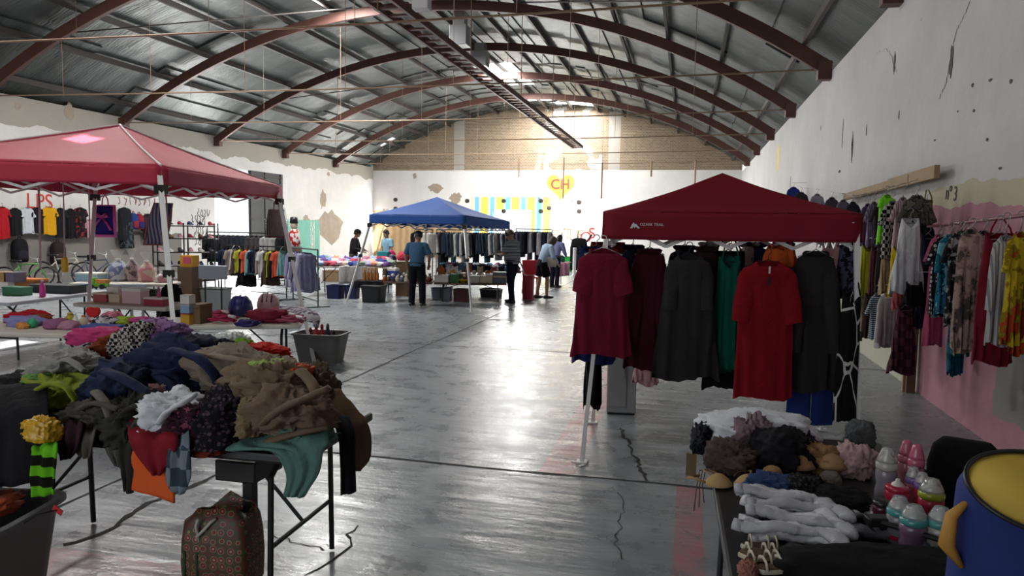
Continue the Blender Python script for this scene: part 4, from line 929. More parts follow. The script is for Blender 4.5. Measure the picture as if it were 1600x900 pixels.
# bright clothes that lie behind the heap
pl_('vest',cloth('b5281f'),'bright red vest lying at the back right edge of the big heap','vest',378,444,538,568,3.5,.12,30)
pl_('bag',mat('white_plastic_bag',(.66,.68,.66),.4,bump=.3),'white plastic bag at the back of the big heap','bag',344,384,520,556,3.52,.1,31)
pl_('vest',cloth('79a52a'),'green vest lying between the white plastic bag and the red vest','vest',356,390,532,560,3.46,.1,32)
# ---------------- patterned shopping bag on the floor
m,nt,b=nodes_mat('woven_print_bag'); tc=nt.nodes.new('ShaderNodeTexCoord'); P=tc.outputs['Object']
v1=tex(nt,'ShaderNodeTexVoronoi',24,0,P,Randomness=.35); rp=ramp(nt,[(0,(.36,.29,.17)),(.14,(.16,.02,.025)),(.34,(.30,.2,.09)),(.4,(.05,.06,.025)),(.56,(.11,.03,.02))],'CONSTANT'); nt.links.new(v1.outputs['Distance'],rp.inputs['Fac']); nt.links.new(rp.outputs['Color'],b.inputs['Base Color']); b.inputs['Roughness'].default_value=.55
p=atz(352,915); bag=thing('shopping_bag','brown and red patterned tote bag standing open on the floor by the heap table leg','bag',(p.x-.02,p.y+.02,0),.12)
def bagring(w_,d_,z,k=0.0,n=32): return [Vector((w_*math.copysign(abs(cos(a))**.28,cos(a)),d_*math.copysign(abs(sin(a))**.28,sin(a))+k*cos(a*2),z+.05*k*sin(3*a))) for a in [2*pi*i/n for i in range(n)]]
mb=MB(); rings=[bagring(.15,.1,.0),bagring(.16,.11,.02),bagring(.165,.115,.14),bagring(.16,.11,.25),bagring(.15,.1,.33),bagring(.125,.075,.385)]
for v in rings[-1]: v.z+=.06*cos(v.x*12-.3)-.03+.02*sin(v.x*40+v.y*30)
mb.loft(rings,cap=False).build('body','woven_print_bag',bag,smooth=True,thick=.006)
mb=MB(); mb.box((0,0,.01),(.29,.19,.012)); mb.build('base',darkwood,bag)
mb=MB()
for s in (-1,1): mb.tube([(s*.03-.1,-.115,.2),(s*.03-.1,-.122,.02)],.006,6)
mb.build('side_piping',mat('dark_green_trim',(.02,.07,.035),.6),bag)
MB().tube([(-.06,-.108,.25),(-.065,-.125,.33),(-.055,-.118,.36)],.007,6).tube([(-.065,-.122,.275),(-.03,-.12,.31),(.0,-.112,.345),(.02,-.1,.36)],.008,6).build('cord_tie',mat('pale_cord',(.45,.42,.36),.8),bag,smooth=True)
# ---------------- grey tote in the left front corner
p=atz(20,1000); tot=thing('storage_tote','big grey plastic tote with clothes at the left front corner','tote',(-3.06,2.46,0),.2)
tm=mat('grey_tote_plastic',(.16,.165,.17),.45)
def rr_(w_,d_,z,n=40,e=.3): return [Vector((w_*math.copysign(abs(cos(a))**e,cos(a)),d_*math.copysign(abs(sin(a))**e,sin(a)),z)) for a in [2*pi*i/n for i in range(n)]]
MB().loft([rr_(.28,.2,.0),rr_(.285,.205,.02),rr_(.34,.25,.43),rr_(.37,.275,.435),rr_(.37,.275,.46),rr_(.335,.245,.46),rr_(.28,.2,.04)]).build('tub',tm,tot,smooth=False,bevel=.004)
tag(lump('clothes',(-3.12,2.46,.48),(.26,.18,.1),mat('cloth_white_linen',(.72,.73,.76),.9),seed=60),'white crumpled linen filling the grey tote at the left front corner','clothes')
tag(lump('sweater',(-2.94,2.42,.465),(.13,.2,.05),cloth('b8573a'),seed=61),'orange red sweater at the rim of the grey tote','sweater')
lb=thing('red_tag','small red plastic tag sticking out beside the grey tote','tag',(0,0,0)); q=aty(90,797,2.55); lb.location=q; MB().box((0,0,0),(.05,.004,.025),m=Matrix.Rotation(.5,3,'Y')).build('tag',mat('red_plastic',(.5,.03,.03),.4),lb); MB().tube([(0,0,0),(-.04,-.06,.0),(-.1,-.12,-.05)],.003,5).build('cord',black_plastic,lb)
# ================================================================== right front: folding table with bras, socks and baby bottles
ax_=math.atan2(.02,.6)
rt=folding_table('black folding table with underwear, socks and baby bottles in the right foreground',(.53,2.78),-1.55,1.85,.8,black_plastic,black_steel,.74)
TZ=.742
def onT(px,py): return atz(px,py,TZ)
SG='underwear and socks on the right foreground table'
def tl(name,m,label,cat,x0,x1,y0,y1,hz,seed,amp=.24,f=2.4,rot=0.0,dy=None,flat=.55,group=SG):
    """crumpled cloth on the table: bottom edge at y1 on the tabletop, hz high"""
    b_=onT((x0+x1)/2,y1); Y=b_.y; a=aty(x0,y1,Y); c=aty(x1,y1,Y); rx=(c.x-a.x)/2
    ty=onT((x0+x1)/2,y0+hz/abs(Y)*FPX*.75).y; ry=dy or max(.03,min(rx*1.1,(ty-Y)/2))
    o=lump(name,(0,0,0),(rx,ry,hz/1.5),m,seed=seed,amp=amp,f=f,rz=rot,flat=flat,loc=((a.x+c.x)/2,Y+ry,TZ+hz/1.5*flat),n=72); return tag(o,label,cat,group)
whit=mat('cloth_white_cotton',(.60,.62,.66),.9,bump=.75,bscale=7,bdist=1.4)
tl('jersey',whit,'large white jersey piled at the back of the underwear table','jersey',1086,1290,652,722,.17,1,.14,1.8,dy=.2)
tl('top',cloth('14161f'),'navy black top at the back left corner under the white jersey','top',1080,1118,668,712,.1,2,dy=.12)
tl('top',cloth('7d6a70'),'mauve top lying on the front of the white jersey','top',1138,1208,668,722,.17,3,.26,3,dy=.1)
tl('stockings',cloth('4b3f3b'),'taupe stockings bunched at the left edge of the underwear table','stockings',1108,1186,700,744,.1,4,.28,3,dy=.09)
tl('blouse',blk,'black blouse heaped in front of the white jersey','blouse',1176,1284,670,748,.15,5,.18,dy=.17)
tl('top',cloth('33203f'),'dark purple top at the right end of the white jersey','top',1238,1280,684,722,.12,6,dy=.09)
def bra(name,label,p,rz,m,m2,s=1.0):
    t=thing(name,label,'bra',p,rz,SG)
    for q in (-1,1):
        mb=MB(); rows=[]
        for i in range(9):
            r=.065*s*i/8; rows.append([Vector((q*.07*s+r*cos(a),r*sin(a)*.9,.05*s*(1-(i/8)**2)+.004)) for a in [2*pi*j/20 for j in range(21)]])
        mb.grid(rows).build('cup',m,t,smooth=True,thick=.005)
        MB().tube([(q*.09*s,.05*s,.02),(q*.12*s,.12*s,.03),(q*.06*s,.15*s,.012),(q*.03*s,.1*s,.01)],.005,6,flat=.4).build('strap',m2,t,smooth=True)
        MB().tube([(q*.13*s,0,.01),(q*.19*s,.02,.02),(q*.2*s,.07*s,.008),(q*.14*s,.09*s,.012)],.013*s,6,flat=.35).build('band',m2,t,smooth=True)
    return t
bra('bra','tan bra with padded cups beside the pale pink cloth',onT(1275,745)+Vector((0,.03,.03)),.3,cloth('9b7c5a'),cloth('8a6c4e'))
tl('underwear',cloth('8e6f4c'),'tan underwear bunched behind the padded tan bra','underwear',1228,1322,692,742,.1,7,.3,3,dy=.08)
tl('bodysuit',cloth('a58a8c'),'pale pink ribbed bodysuit beside the white baby bottle','bodysuit',1310,1374,690,752,.12,8,.22,2.4,dy=.1)
tl('stocking',cloth('55585a'),'grey tights curled behind the pale pink bodysuit','tights',1322,1372,684,706,.12,9,.2,dy=.05)
bra('bra','beige bra with twisted straps at the left edge of the underwear table',onT(1146,764)+Vector((0,.03,.003)),.2,cloth('a98c62'),cloth('9a7d55'),.8)
tl('underwear',cloth('34466e'),'blue lace underwear in front of the tan cup','underwear',1168,1242,742,778,.06,10,.28,3.2)
tl('bra',cloth('94764f'),'round tan bra cup resting on the blue lace underwear','bra',1190,1228,728,756,.06,11,.06,1.2)
tl('blouse',patt('dots','17171a','3b3a3c',60),'black lace top behind the white socks','top',1234,1296,742,788,.07,12,.3,4)
tl('bra',cloth('6d6660'),'grey beige bra cup lying on black clothes','bra',1282,1320,736,766,.06,13,.07,1.2)
tl('blouse',cloth('121114'),'black clothes lying between the socks and the baby bottles','blouse',1276,1374,738,812,.07,14,.16)
def sock(label,p,rz,L_,m,seed,s=1.0,group=SG):
    rr=random.Random(seed); pts=[]; rad=[]
    for i in range(12):
        t=i/11; pts.append(Vector((t*L_,.012*sin(t*5+seed),.016*s+.006*sin(t*9+seed)))); rad.append(.029*s*(.84+.16*sin(pi*min(1,.12+t*1.1)))*(1+.12*noise.noise(Vector((t*6,seed,1)))))
    k=Vector((L_*1.0,.0,.016)); pts+= [Vector((L_+.03*s,-.02*s,.02*s)),Vector((L_+.045*s,-.055*s,.018*s)),Vector((L_+.04*s,-.09*s,.016*s))]; rad+=[.03*s,.028*s,.02*s]
    t=thing('sock',label,'sock',p,rz,group); mb=MB().tube(smoothpts(pts,3),[r for r in rad for _ in range(3)][:len(pts)*3-2],16,flat=.55); mb.v=[tuple(Vector(p)+Vector((0,.3,1))*.009*crump(Vector(p),30,seed)) for p in mb.v]; mb.build('knit',m,t,smooth=True)
    MB().tube([pts[0]-Vector((.004,0,0)),pts[1]],[rad[0]*1.08,rad[1]*1.05],14,flat=.6).build('cuff',m,t,smooth=True); return t
sw_=[cloth('bcbcc2'),cloth('cacbd2'),cloth('a8a9ae')]
for i in range(13):
    px0=1150+[6,0,-2,14,10,18,22,20,16,6,10,-4,24][i]; py=772+i*5.9
    sock(('white ribbed sock, %s from the back of the sock stack'%ORD[i]) if i<12 else 'white ribbed sock at the very front of the sock stack',onT(px0,py+6)+Vector((0,0,.016+.012*((i*7)%3))),R.uniform(-.14,.02),.2+.03*(i%3),sw_[i%3],i+5,.98)
sock('plain white rolled sock lying alone in front of the black clothes',onT(1302,808),.12,.1,whit,21,.9); sock('short white sock beside the teal bottle',onT(1345,806)+Vector((0,.02,0)),.25,.07,whit,22,.85)
sock('long grey sock stretched out in front of the baby bottles',onT(1292,838),.1,.2,cloth('6f7076'),23,1.25); sock('dark grey sock at the front beside the cream sandals',onT(1226,872),.12,.1,cloth('333437'),24,1.2)
tl('garter',cloth('33282a'),'dark brown lace garter in front of the long grey sock','garter',1300,1342,826,860,.05,15,.3,4)
# cream baby sandals with brown insides
def sandal(label,p,rz,s=1.0):
    t=thing('sandal',label,'sandal',p,rz,'cream sandals on the underwear table'); so_=[(.0,.0),(.02,.028),(.06,.032),(.1,.028),(.13,.012),(.132,-.008),(.1,-.026),(.06,-.028),(.02,-.026)]
    so_=[(x*s,y*s) for x,y in so_]; cr=mat('cream_leather',(.5,.47,.36),.5)
    MB().prism(so_,.014).build('sole',cr,t,bevel=.004); MB().prism([(.006+x*.9,y*.82) for x,y in so_],.003,Matrix.Translation((0,0,.014))).build('insole',mat('brown_insole',(.1,.05,.025),.5),t)
    for x in (.03,.08,.105): MB().tube([(x*s,-.028*s,.012),(x*s,-.02*s,.034),(x*s,.0,.042),(x*s,.02*s,.034),(x*s,.028*s,.012)],.006,6,flat=.5).build('strap',cr,t,smooth=True)
    return t
for i,(px,py) in enumerate([(1156,858),(1152,872),(1158,886),(1176,896)]): sandal(['cream sandal with brown insole furthest back of the sandals','cream sandal second from the back of the sandals','cream sandal second from the front of the sandals','cream sandal at the very front of the sandals'][i],onT(px,py)+Vector((0,0,.004)),.1+.1*i)
tl('cloth',cloth('8d5f55'),'pink cloth at the front edge beside the sandals','cloth',1154,1184,880,906,.04,16)
# black cloth cover and a folded black pushchair frame in front
bag_=lump('black_cover',(0,0,0),(.36,.16,.07),cloth('0c0c0d'),seed=33,amp=.1,f=1.4,loc=(.62,2.16,TZ+.03)); tag(bag_,'black cloth folded along the front edge of the underwear table','cloth',SG)
fr_=thing('pushchair_chassis','black tubular folding frame lying on the black cloth','frame',onT(1385,848)+Vector((0,0,.06))); MB().tube([(-.03,.02,0),(.1,-.1,.01),(.3,-.3,.02)],.009,8).build('tube',black_steel,fr_); MB().tube([(.02,.04,.0),(.14,-.06,.01),(.34,-.24,.02)],.009,8).build('tube',black_steel,fr_); MB().box((.0,.03,.0),(.12,.05,.03),.2).build('joint',black_plastic,fr_,bevel=.006); MB().box((.01,.03,-.03),(.05,.03,.05)).build('stop',black_plastic,fr_)
# straps and a paper tag hanging off the left edge
s_=thing('strap_bundle','taupe straps hanging off the left table edge','straps',onT(1118,735)+Vector((-.02,0,0))); 
for k in range(3): MB().tube([(.05,0,.02),(-.02-.012*k,-.01*k,.0),(-.03-.01*k,.01*k,-.07),(-.02-.02*k,.0,-.14-.02*k)],.006,6,flat=.4).build('strap',cloth('5a4d44'),s_,smooth=True)
q=aty(1080,726,3.3); s_=thing('paper_tag','brown cardboard tag hanging off the back left corner of the underwear table','tag',q); MB().box((0,0,0),(.045,.004,.1)).build('card',mat('brown_card',(.16,.1,.05),.8),s_); MB().tube([(0,0,.05),(.03,0,.08),(.07,.02,.09)],.002,4).build('string',whit,s_)
# ---------------- baby bottles
clear=mat('clear_bottle_plastic',(.85,.87,.88),.12,trans=.75,spec=.6)
def bottle(label,p,h,r,bm_,cm_,capm=None,body_h=.62,dome=True,nip=True,print_=None):
    t=thing('baby_bottle',label,'bottle',p,R.uniform(0,6),'baby bottles'); bh=h*body_h
    MB().lathe([(r*.9,0),(r,.006),(r,bh*.35),(r*.86,bh*.5),(r,bh*.68),(r,bh*.92),(r*.8,bh)],24).build('body',bm_,t,smooth=True)
    MB().lathe([(r*.95,bh*.96),(r*1.02,bh),(r*1.02,bh+h*.09),(r*.8,bh+h*.13)],24).build('collar',cm_,t,smooth=True)
    if nip: MB().lathe([(r*.6,bh+h*.1),(r*.5,bh+h*.17),(r*.2,bh+h*.24),(r*.17,bh+h*.3),(.001,bh+h*.32)],16).build('teat',mat('silicone_teat',(.75,.72,.66),.3,trans=.3),t,smooth=True)
    if dome: MB().lathe([(r*.93,bh+h*.1),(r*.9,bh+h*.17),(r*.62,bh+h*.3),(r*.5,bh+h*.36),(r*.2,h-.002),(.002,h)],24).build('cap',capm or clear,t,smooth=True)
    if print_: MB().lathe([(r*1.012,bh*.15),(r*1.012,bh*.3)],24,cap=False).build('printed_band',print_,t,smooth=True)
    return t
def gl(n,c): return mat('bottle_'+n,c,.25,trans=.35,spec=.6)
teal_c=gl('teal',(.10,.42,.42)); pinkc=gl('pink',(.62,.16,.27)); redc=gl('red',(.55,.03,.08)); purp=gl('purple',(.28,.17,.52)); lime=gl('lime',(.42,.5,.03)); whb=gl('white',(.6,.58,.54)); rose=gl('rose',(.5,.2,.25)); greyb=gl('grey',(.3,.29,.34))
def bat(px,pb): return onT(px,pb)
bottle('tall white baby bottle with a clear cap behind the black clothes',bat(1382,782),.2,.036,greyb,whb)
bottle('pink capped baby bottle furthest back in the bottle group',bat(1412,772),.21,.027,rose,pinkc,pinkc)
bottle('pink capped baby bottle just in front of the furthest one',bat(1428,780),.21,.028,rose,pinkc,pinkc)
bottle('short red baby bottle in the middle of the bottle group',bat(1400,800),.13,.04,redc,redc,redc,dome=False)
bottle('baby bottle with purple collar behind the lime green one',bat(1424,792),.15,.026,rose,purp)
bottle('baby bottle with purple collar touching the lime green one',bat(1438,800),.145,.026,redc,purp)
bottle('red baby bottle with lime green collar',bat(1452,824),.17,.04,redc,lime)
bottle('baby bottle with teal collar, furthest back of the teal three',bat(1402,846),.15,.036,greyb,teal_c,print_=redc)
bottle('baby bottle with teal collar, middle one at the front',bat(1425,862),.15,.04,gl('mauve',(.25,.15,.24)),teal_c)
p=bat(1466,868); g=bottle('baby bottle with teal collar and a white printed label',p,.155,.038,whb,teal_c)
MB().box((-.006,-.041,.04),(.026,.003,.026)).build('label_print',redc,g); g.rotation_euler=(0,0,.1)
text('A',.022,white_plastic,g,(-.006,-.0435,.04),(pi/2,0,0),.0006)
bottle('dark glass jar with red sparkles beside the short red bottle',bat(1376,822),.12,.028,gl('plum',(.12,.02,.05)),black_plastic,dome=False,nip=False)
# ---------------- black office chair behind the bottles
bkm=cloth('0b0b0c')
def slabring(w_,d_,z,e=.5,n=36): return [Vector((w_*math.copysign(abs(cos(a))**e,cos(a)),d_*math.copysign(abs(sin(a))**e,sin(a)),z)) for a in [2*pi*i/n for i in range(n)]]
cz=aty(1507,735,3.05); ch=thing('chair','black padded chair with a grey armrest standing behind the baby bottles','chair',(cz.x,3.05,0),2.75)
zt=aty(1505,686,3.05).z
MB().loft([slabring(.11,.04,zt-.34),slabring(.125,.05,zt-.3),slabring(.125,.05,zt-.1),slabring(.11,.045,zt-.035),slabring(.08,.03,zt-.005)]).build('backrest',bkm,ch,smooth=True)
MB().loft([slabring(.2,.2,.42),slabring(.22,.22,.44),slabring(.22,.22,.48),slabring(.2,.2,.5)]).build('seat',bkm,ch,smooth=True).location=(0,.2,0)
MB().box((0,-.02,zt/2+.08),(.06,.03,zt-.5)).build('spine',black_steel,ch)
for q in (-1,1): MB().tube([(q*.12,.0,zt-.16),(q*.2,.02,zt-.12),(q*.23,.12,zt-.13),(q*.23,.24,zt-.2),(q*.2,.26,.5)],.012,8).build('armrest',mat('grey_strap',(.06,.055,.05),.8),ch,smooth=True)
for x in (-.18,.18):
    for y in (.02,.38): MB().bar((x*1.15,y*1.05,0),(x,y,.44),.026).build('leg',black_steel,ch)
# ---------------- blue fabric hamper with yellow lining, right edge
hp=thing('fabric_hamper','blue fabric hamper with a yellow lining and black rim at the right edge','hamper',(.98,1.93,TZ),.0)
bluef=mat('hamper_blue',(.012,.03,.17),.8,var=.25,vscale=6,bump=.2,bscale=9); yel=mat('hamper_yellow',(.55,.38,.05),.7,var=.18,vscale=5,bump=.1,bscale=7)
c0=aty(1640,772,1.98)-Vector((.98,1.93,TZ)); tilt=Matrix.Rotation(.62,3,'X')@Matrix.Rotation(.12,3,'Y')
def oval(w_,d_,z,n=40): return [tilt@Vector((w_*cos(a),d_*sin(a),z))+c0 for a in [2*pi*i/n for i in range(n)]]
def flatr(w_,d_,z,ox,n=40): return [Vector((ox+w_*cos(a),c0.y+d_*sin(a),z)) for a in [2*pi*i/n for i in range(n)]]
MB().loft([flatr(.2,.12,-TZ+.005,c0.x-.01),flatr(.215,.13,-TZ+.05,c0.x-.01),flatr(.215,.125,-.1,c0.x-.005),oval(.19,.125,-.05),oval(.185,.122,0)],cap=False).build('outer_fabric',bluef,hp,smooth=True)
MB().loft([oval(.183,.12,.0),oval(.176,.114,-.02),oval(.14,.09,-.035),oval(.04,.03,-.04)],cap=True).build('yellow_lining',yel,hp,smooth=True)
MB().tube(oval(.186,.123,.0),.006,8,closed=True).build('black_rim',black_plastic,hp,smooth=True)
MB().tube([Vector((c0.x-.19,c0.y-.03,c0.z-.19)),Vector((c0.x-.225,c0.y-.03,c0.z-.14)),Vector((c0.x-.215,c0.y-.02,c0.z-.07)),Vector((c0.x-.175,c0.y-.01,c0.z-.03))],[.012,.03,.022,.01],12,flat=.6).build('yellow_handle',mat('hamper_ochre',(.4,.2,.03),.7),hp,smooth=True)
# ================================================================== left: large red canopy with toy and bag stalls
LE=2.1; LV=.19
A_=atz(252,289,LE); C_=atz(440,311,LE); D_=atz(149,304,LE); Bq=A_+(D_-C_)
up=Vector((0,0,LV)); ctr=(A_+C_+D_+Bq)/4
pk=onvert(187,196,ctr.x,ctr.y)
fA=atz(286,672); fC=atz(492,572); fD=atz(133,574); fB=Vector((Bq.x-.3,Bq.y-.2,0))
lc=canopy('pop_up_canopy','large red pop-up canopy over the toy tables, lit by a patch of sun',[Bq+up,A_+up,C_+up,D_+up],pk,[fB,fA,fC,fD],red_poly,LV,white_steel,'pop-up canopies',legw=.05,trim=mat('white_seam_tape',(.8,.75,.75),.6))
# ---------------- bags that hang from the canopy
def flatbag(name,label,px0,px1,py0,py1,Y,m,m2,bow=False,skew=0.0,wrap=None):
    a=aty(px0,py0,Y); c=aty(px1,py1,Y); w_=(c.x-a.x)/2; h_=(a.z-c.z); t=thing(name,label,'bag',((a.x+c.x)/2,Y,a.z),.1,'bags hung on the red canopy')
    rings=[]
    for i in range(9):
        s=i/8; ww=w_*(.82+.18*min(1,s*2)); rings.append([Vector((ww*math.copysign(abs(cos(q))**.5,cos(q))+skew*s,.05*(.4+sin(pi*min(1,s+.15)))*sin(q),-h_*s)) for q in [2*pi*j/28 for j in range(28)]])
    MB().loft(rings).build('body',m,t,smooth=True)
    MB().tube([(-w_*.85,0,0),(-w_+skew*.5,-.03,-h_*.5),(-w_+skew,-.03,-h_),(w_+skew,-.03,-h_),(w_+skew*.5,-.03,-h_*.5),(w_*.85,0,0)],.026 if bow else .012,6,closed=True).build('piping',m2,t,smooth=True)
    MB().tube([(-w_*.3,0,0),(-w_*.25,0,.1),(0,0,.16),(w_*.25,0,.1),(w_*.3,0,0)],.008,6).build('handle',m2,t,smooth=True)
    if bow:
        for s in (-1,1): MB().tube([(0,-.07,-h_*.35),(s*.07,-.09,-h_*.27),(s*.09,-.08,-h_*.36),(0,-.07,-h_*.36)],.03,6,flat=.5).build('bow',m2,t,smooth=True); MB().tube([(0,-.07,-h_*.36),(s*.1,-.08,-h_*.65),(s*.13,-.07,-h_*.8)],.028,6,flat=.4).build('ribbon',m2,t,smooth=True)
    if wrap: MB().loft([[Vector((v.x*1.22,v.y*1.3,v.z*1.12+.04)) for v in r] for r in rings],cap=False).build('clear_wrap',wrap,t,smooth=True)
    return t
pinkp=mat('bright_pink_trim',hexc('d95aa8'),.6)
film=mat('clear_film',(.85,.85,.87),.15,trans=0,alpha=.14,spec=.6)
flatbag('backpack','purple drawstring bag with a pink bow hanging at the back left canopy leg',149,181,322,369,D_.y-.2,cloth('332a78'),pinkp,bow=True)
flatbag('tote_bag','blue and brown striped tote bag hanging at the front canopy leg',240,272,318,383,A_.y+.45,patt('stripes','33406f','8d7d78',7,'6d2f38'),mat('dark_red_trim',(.25,.06,.06),.6),skew=-.1)
flatbag('handbag','burgundy handbag in clear wrapping hanging at the right canopy leg',419,445,328,371,C_.y-.35,cloth('4d1522'),cloth('5d1a28'),wrap=film)
for i,(px,y0,y1,w_) in enumerate([(60,303,420,.035),(98,303,405,.022),(138,303,428,.022)]):
    q=aty(px,y0,7.6); q.z=2.6; e=aty(px+3,y1,7.6); t=thing('hanging_strap',['wide dusty pink strap hanging farthest from the purple bag','thin pale strap with a yellow float on its end','thin pink strap hanging nearest the purple bag'][i],'strap',q,0,'straps hung on the red canopy')
    MB().tube([(0,0,0),(.01,0,(e.z-q.z)*.5),(e.x-q.x,0,e.z-q.z)],w_/2,6,flat=.4).build('webbing',cloth('c8b0b4'),t)
    if i==1: MB().lathe([(.03,-.16),(.04,-.14),(.04,0),(.03,.02)],12,(e.x-q.x,0,e.z-q.z)).build('float',mat('yellow_float',(.75,.42,.03),.5),t,smooth=True)
# ---------------- the four stall tables
tblw=mat('cream_tabletop',(.62,.58,.5),.5); tblb=mat('white_tabletop',(.74,.78,.84),.35)
def table_px(label,pl,pr_,W_,m,h=.74,L_=None,group='market tables under the red canopy',anchor='r'):
    a=atz(*pl,h); c=atz(*pr_,h); d=(c-a); d.z=0; ln=d.length; d.normalize(); n_=Vector((-d.y,d.x,0)); L2=L_ or ln
    ctr=(c-d*L2/2 if anchor=='r' else a+d*L2/2)+n_*W_/2
    folding_table(label,(ctr.x,ctr.y),math.atan2(d.y,d.x),L2,W_,m,black_steel,h,group=group)
    return ctr,d,n_,h
T2=table_px('cream folding table with toys and purses nearest the big clothes heap',(10,519),(147,523),.72,tblw,.72,1.83)
T5=table_px('white folding table loaded with board games at the left edge',(20,472),(176,453),.76,tblb,.74,1.83)
T4=table_px('cream folding table with pink boxes behind the toy table',(142,475),(258,481),.6,tblw,.74,1.3)
T3=table_px('cream folding table with a blue helmet and pink ropes beside the grey tub',(284,509),(470,507),.72,tblw,.70,1.83)
T6=table_px('low cream table with tied gift bags at the back of the red canopy',(150,443),(262,444),.6,tblw,.74,1.5)
GI='goods on the toy tables'
TOP={}
def on(T,px,py): return atz(px,py,T[3]+.002)
def pxm(p): return FPX/((Vector(p)-Vector((0,0,EYE))).dot(_F))
def boxitem(label,T,px0,px1,py0,pyb,m,m2=None,dep=None,name='box',cat='box',rz=0.0,grp=GI,lid=True,base=None):
    p=on(T,(px0+px1)/2,pyb); s=pxm(p)
    if base: b_=base[0].location; p=Vector((p.x,b_.y-.03,b_.z+base[1]))
    w_=(px1-px0)/s; h_=max(.02,(pyb-py0)/s*.9); d_=dep or w_*.6
    t=thing(name,label,cat,(p.x,p.y+d_/2,p.z),rz,grp); MB().box((0,0,h_*.42),(w_,d_,h_*.84)).build('body',m,t,bevel=.006); 
    MB().box((0,0,h_*.9),(w_*1.03,d_*1.03,h_*.2)).build('lid' if lid else 'rim',m2 or m,t,bevel=.005)
    TOP[label]=(t,h_); return t
def clothitem(label,T,px0,px1,py0,pyb,m,seed,cat='cloth',name='cloth',dy=None,grp=GI,amp=.26,flat=.5):
    p=on(T,(px0+px1)/2,pyb); s=pxm(p); rx=(px1-px0)/s/2; hz=max(.03,(pyb-py0)/s*.8); ry=dy or min(rx,.16)
    o=lump(name,(0,0,0),(rx,ry,hz/(1+flat)),m,seed=seed,amp=amp,f=2.4,flat=flat,n=34,loc=(p.x,p.y+ry,p.z+hz/(1+flat)*flat)); return tag(o,label,cat,grp)
def bottleitem(label,T,px,py0,pyb,r,m,mc,name='bottle',cat='bottle',grp=GI):
    p=on(T,px,pyb); s=pxm(p); h_=(pyb-py0)/s*.95; t=thing(name,label,cat,(p.x,p.y+r,p.z),0,grp)
    MB().lathe([(r*.9,0),(r,.01),(r,h_*.6),(r*.4,h_*.8),(r*.4,h_*.86)],14).build('body',m,t,smooth=True); MB().lathe([(r*.48,h_*.85),(r*.48,h_),(r*.3,h_)],12).build('cap',mc,t,smooth=True); return t
def P_(n,h,r=.45): return mat('plastic_'+n,hexc(h),r)
# board games and boxes on the white table
boxitem('white and orange box at the left end of the white table',T5,-6,14,432,452,P_('white','e4e2dd'),P_('orange','d0721f'))
boxitem('brown board game box with an orange lid on the white table',T5,14,58,434,452,P_('brownbox','8a5a34'),P_('orange','d0721f'))
boxitem('green plastic tray at the front of the white table',T5,0,36,447,462,P_('green','3d7a58'),lid=False,name='tray',cat='tray')
boxitem('dark grey game console box on the white table',T5,40,114,444,458,P_('dkgrey','33383c'),dep=.3)
boxitem('tan board game box on top of the dark grey console',T5,68,92,430,446,P_('tan','b08c5c'),dep=.2,base=TOP['dark grey game console box on the white table'])
boxitem('purple and grey picture box at the end of the dark grey console',T5,92,110,430,446,P_('violetgrey','6d6579'),dep=.2,base=TOP['dark grey game console box on the white table'])
boxitem('small white box on top of the tan board game',T5,68,84,419,432,P_('white','e4e2dd'),dep=.12,base=TOP['tan board game box on top of the dark grey console'])
bottleitem('hot pink water bottle at the front edge of the white table',T5,63,436,464,.035,P_('hotpink','d23a94'),P_('palepink','d8a0c0'))
boxitem('white tray with pale blue lid on the white table',T5,114,156,425,440,P_('paleblue','9cc0d4'),P_('white','e4e2dd'),name='tray',cat='tray')
boxitem('blue and white food container beside the lime toy truck',T5,116,136,442,456,P_('bluewhite','c3cfe0'),P_('steelblue','8094b0'))
def truck(label,p,rz,m,m2,s=1.0):
    t=thing('toy_truck',label,'toy',p,rz,GI); MB().box((0,0,.06*s),(.26*s,.11*s,.05*s)).build('chassis',m,t,bevel=.008); MB().box((-.08*s,0,.12*s),(.09*s,.1*s,.08*s),taper=.8).build('cab',m,t,bevel=.008); MB().box((.06*s,0,.11*s),(.14*s,.11*s,.06*s),taper=1.15).build('tipper',m2,t,bevel=.006)
    for x in (-.08,.08):
        for y in (-1,1): MB().lathe([(.001,-.015*s),(.035*s,-.015*s),(.035*s,.015*s),(.001,.015*s)],14).build('wheel',black_plastic,t,smooth=False).matrix_local=Matrix.Translation((x*s,y*.06*s,.035*s))@Matrix.Rotation(pi/2,4,'X')
    return t
truck('lime green toy truck on the corner of the white table',on(T5,148,452)+Vector((0,.08,0)),.2,P_('lime','78c832'),P_('amber','c88a2a'))
# pink boxes on the table behind
boxitem('red gift box with cream base beside the canopy leg',T4,143,168,456,472,P_('rose','b85a5c'),P_('cream','d8c8ac'))
boxitem('cream basket between the red gift box and the pale pink box',T4,168,188,458,473,P_('cream','d8c8ac'),lid=False,name='basket',cat='basket')
boxitem('pale pink box standing upright on the pink box table',T4,188,222,448,475,P_('palepink2','e0c0c4'),P_('white','e4e2dd'))
boxitem('dark green box behind the red berry basket',T4,224,244,450,470,P_('dkgreen','2c4038'))
boxitem('red and white berry basket on the pink box table',T4,222,256,464,478,P_('berry','a8324a'),P_('white','e4e2dd'),lid=False,name='basket',cat='basket')
bottleitem('tall magenta tube beside the red berry basket',T4,247,446,477,.02,P_('magenta','c03a78'),P_('magenta','c03a78'),name='tube',cat='tube')
boxitem('white paper sheet box at the back of the pink box table',T4,165,186,446,470,P_('white','e4e2dd'))
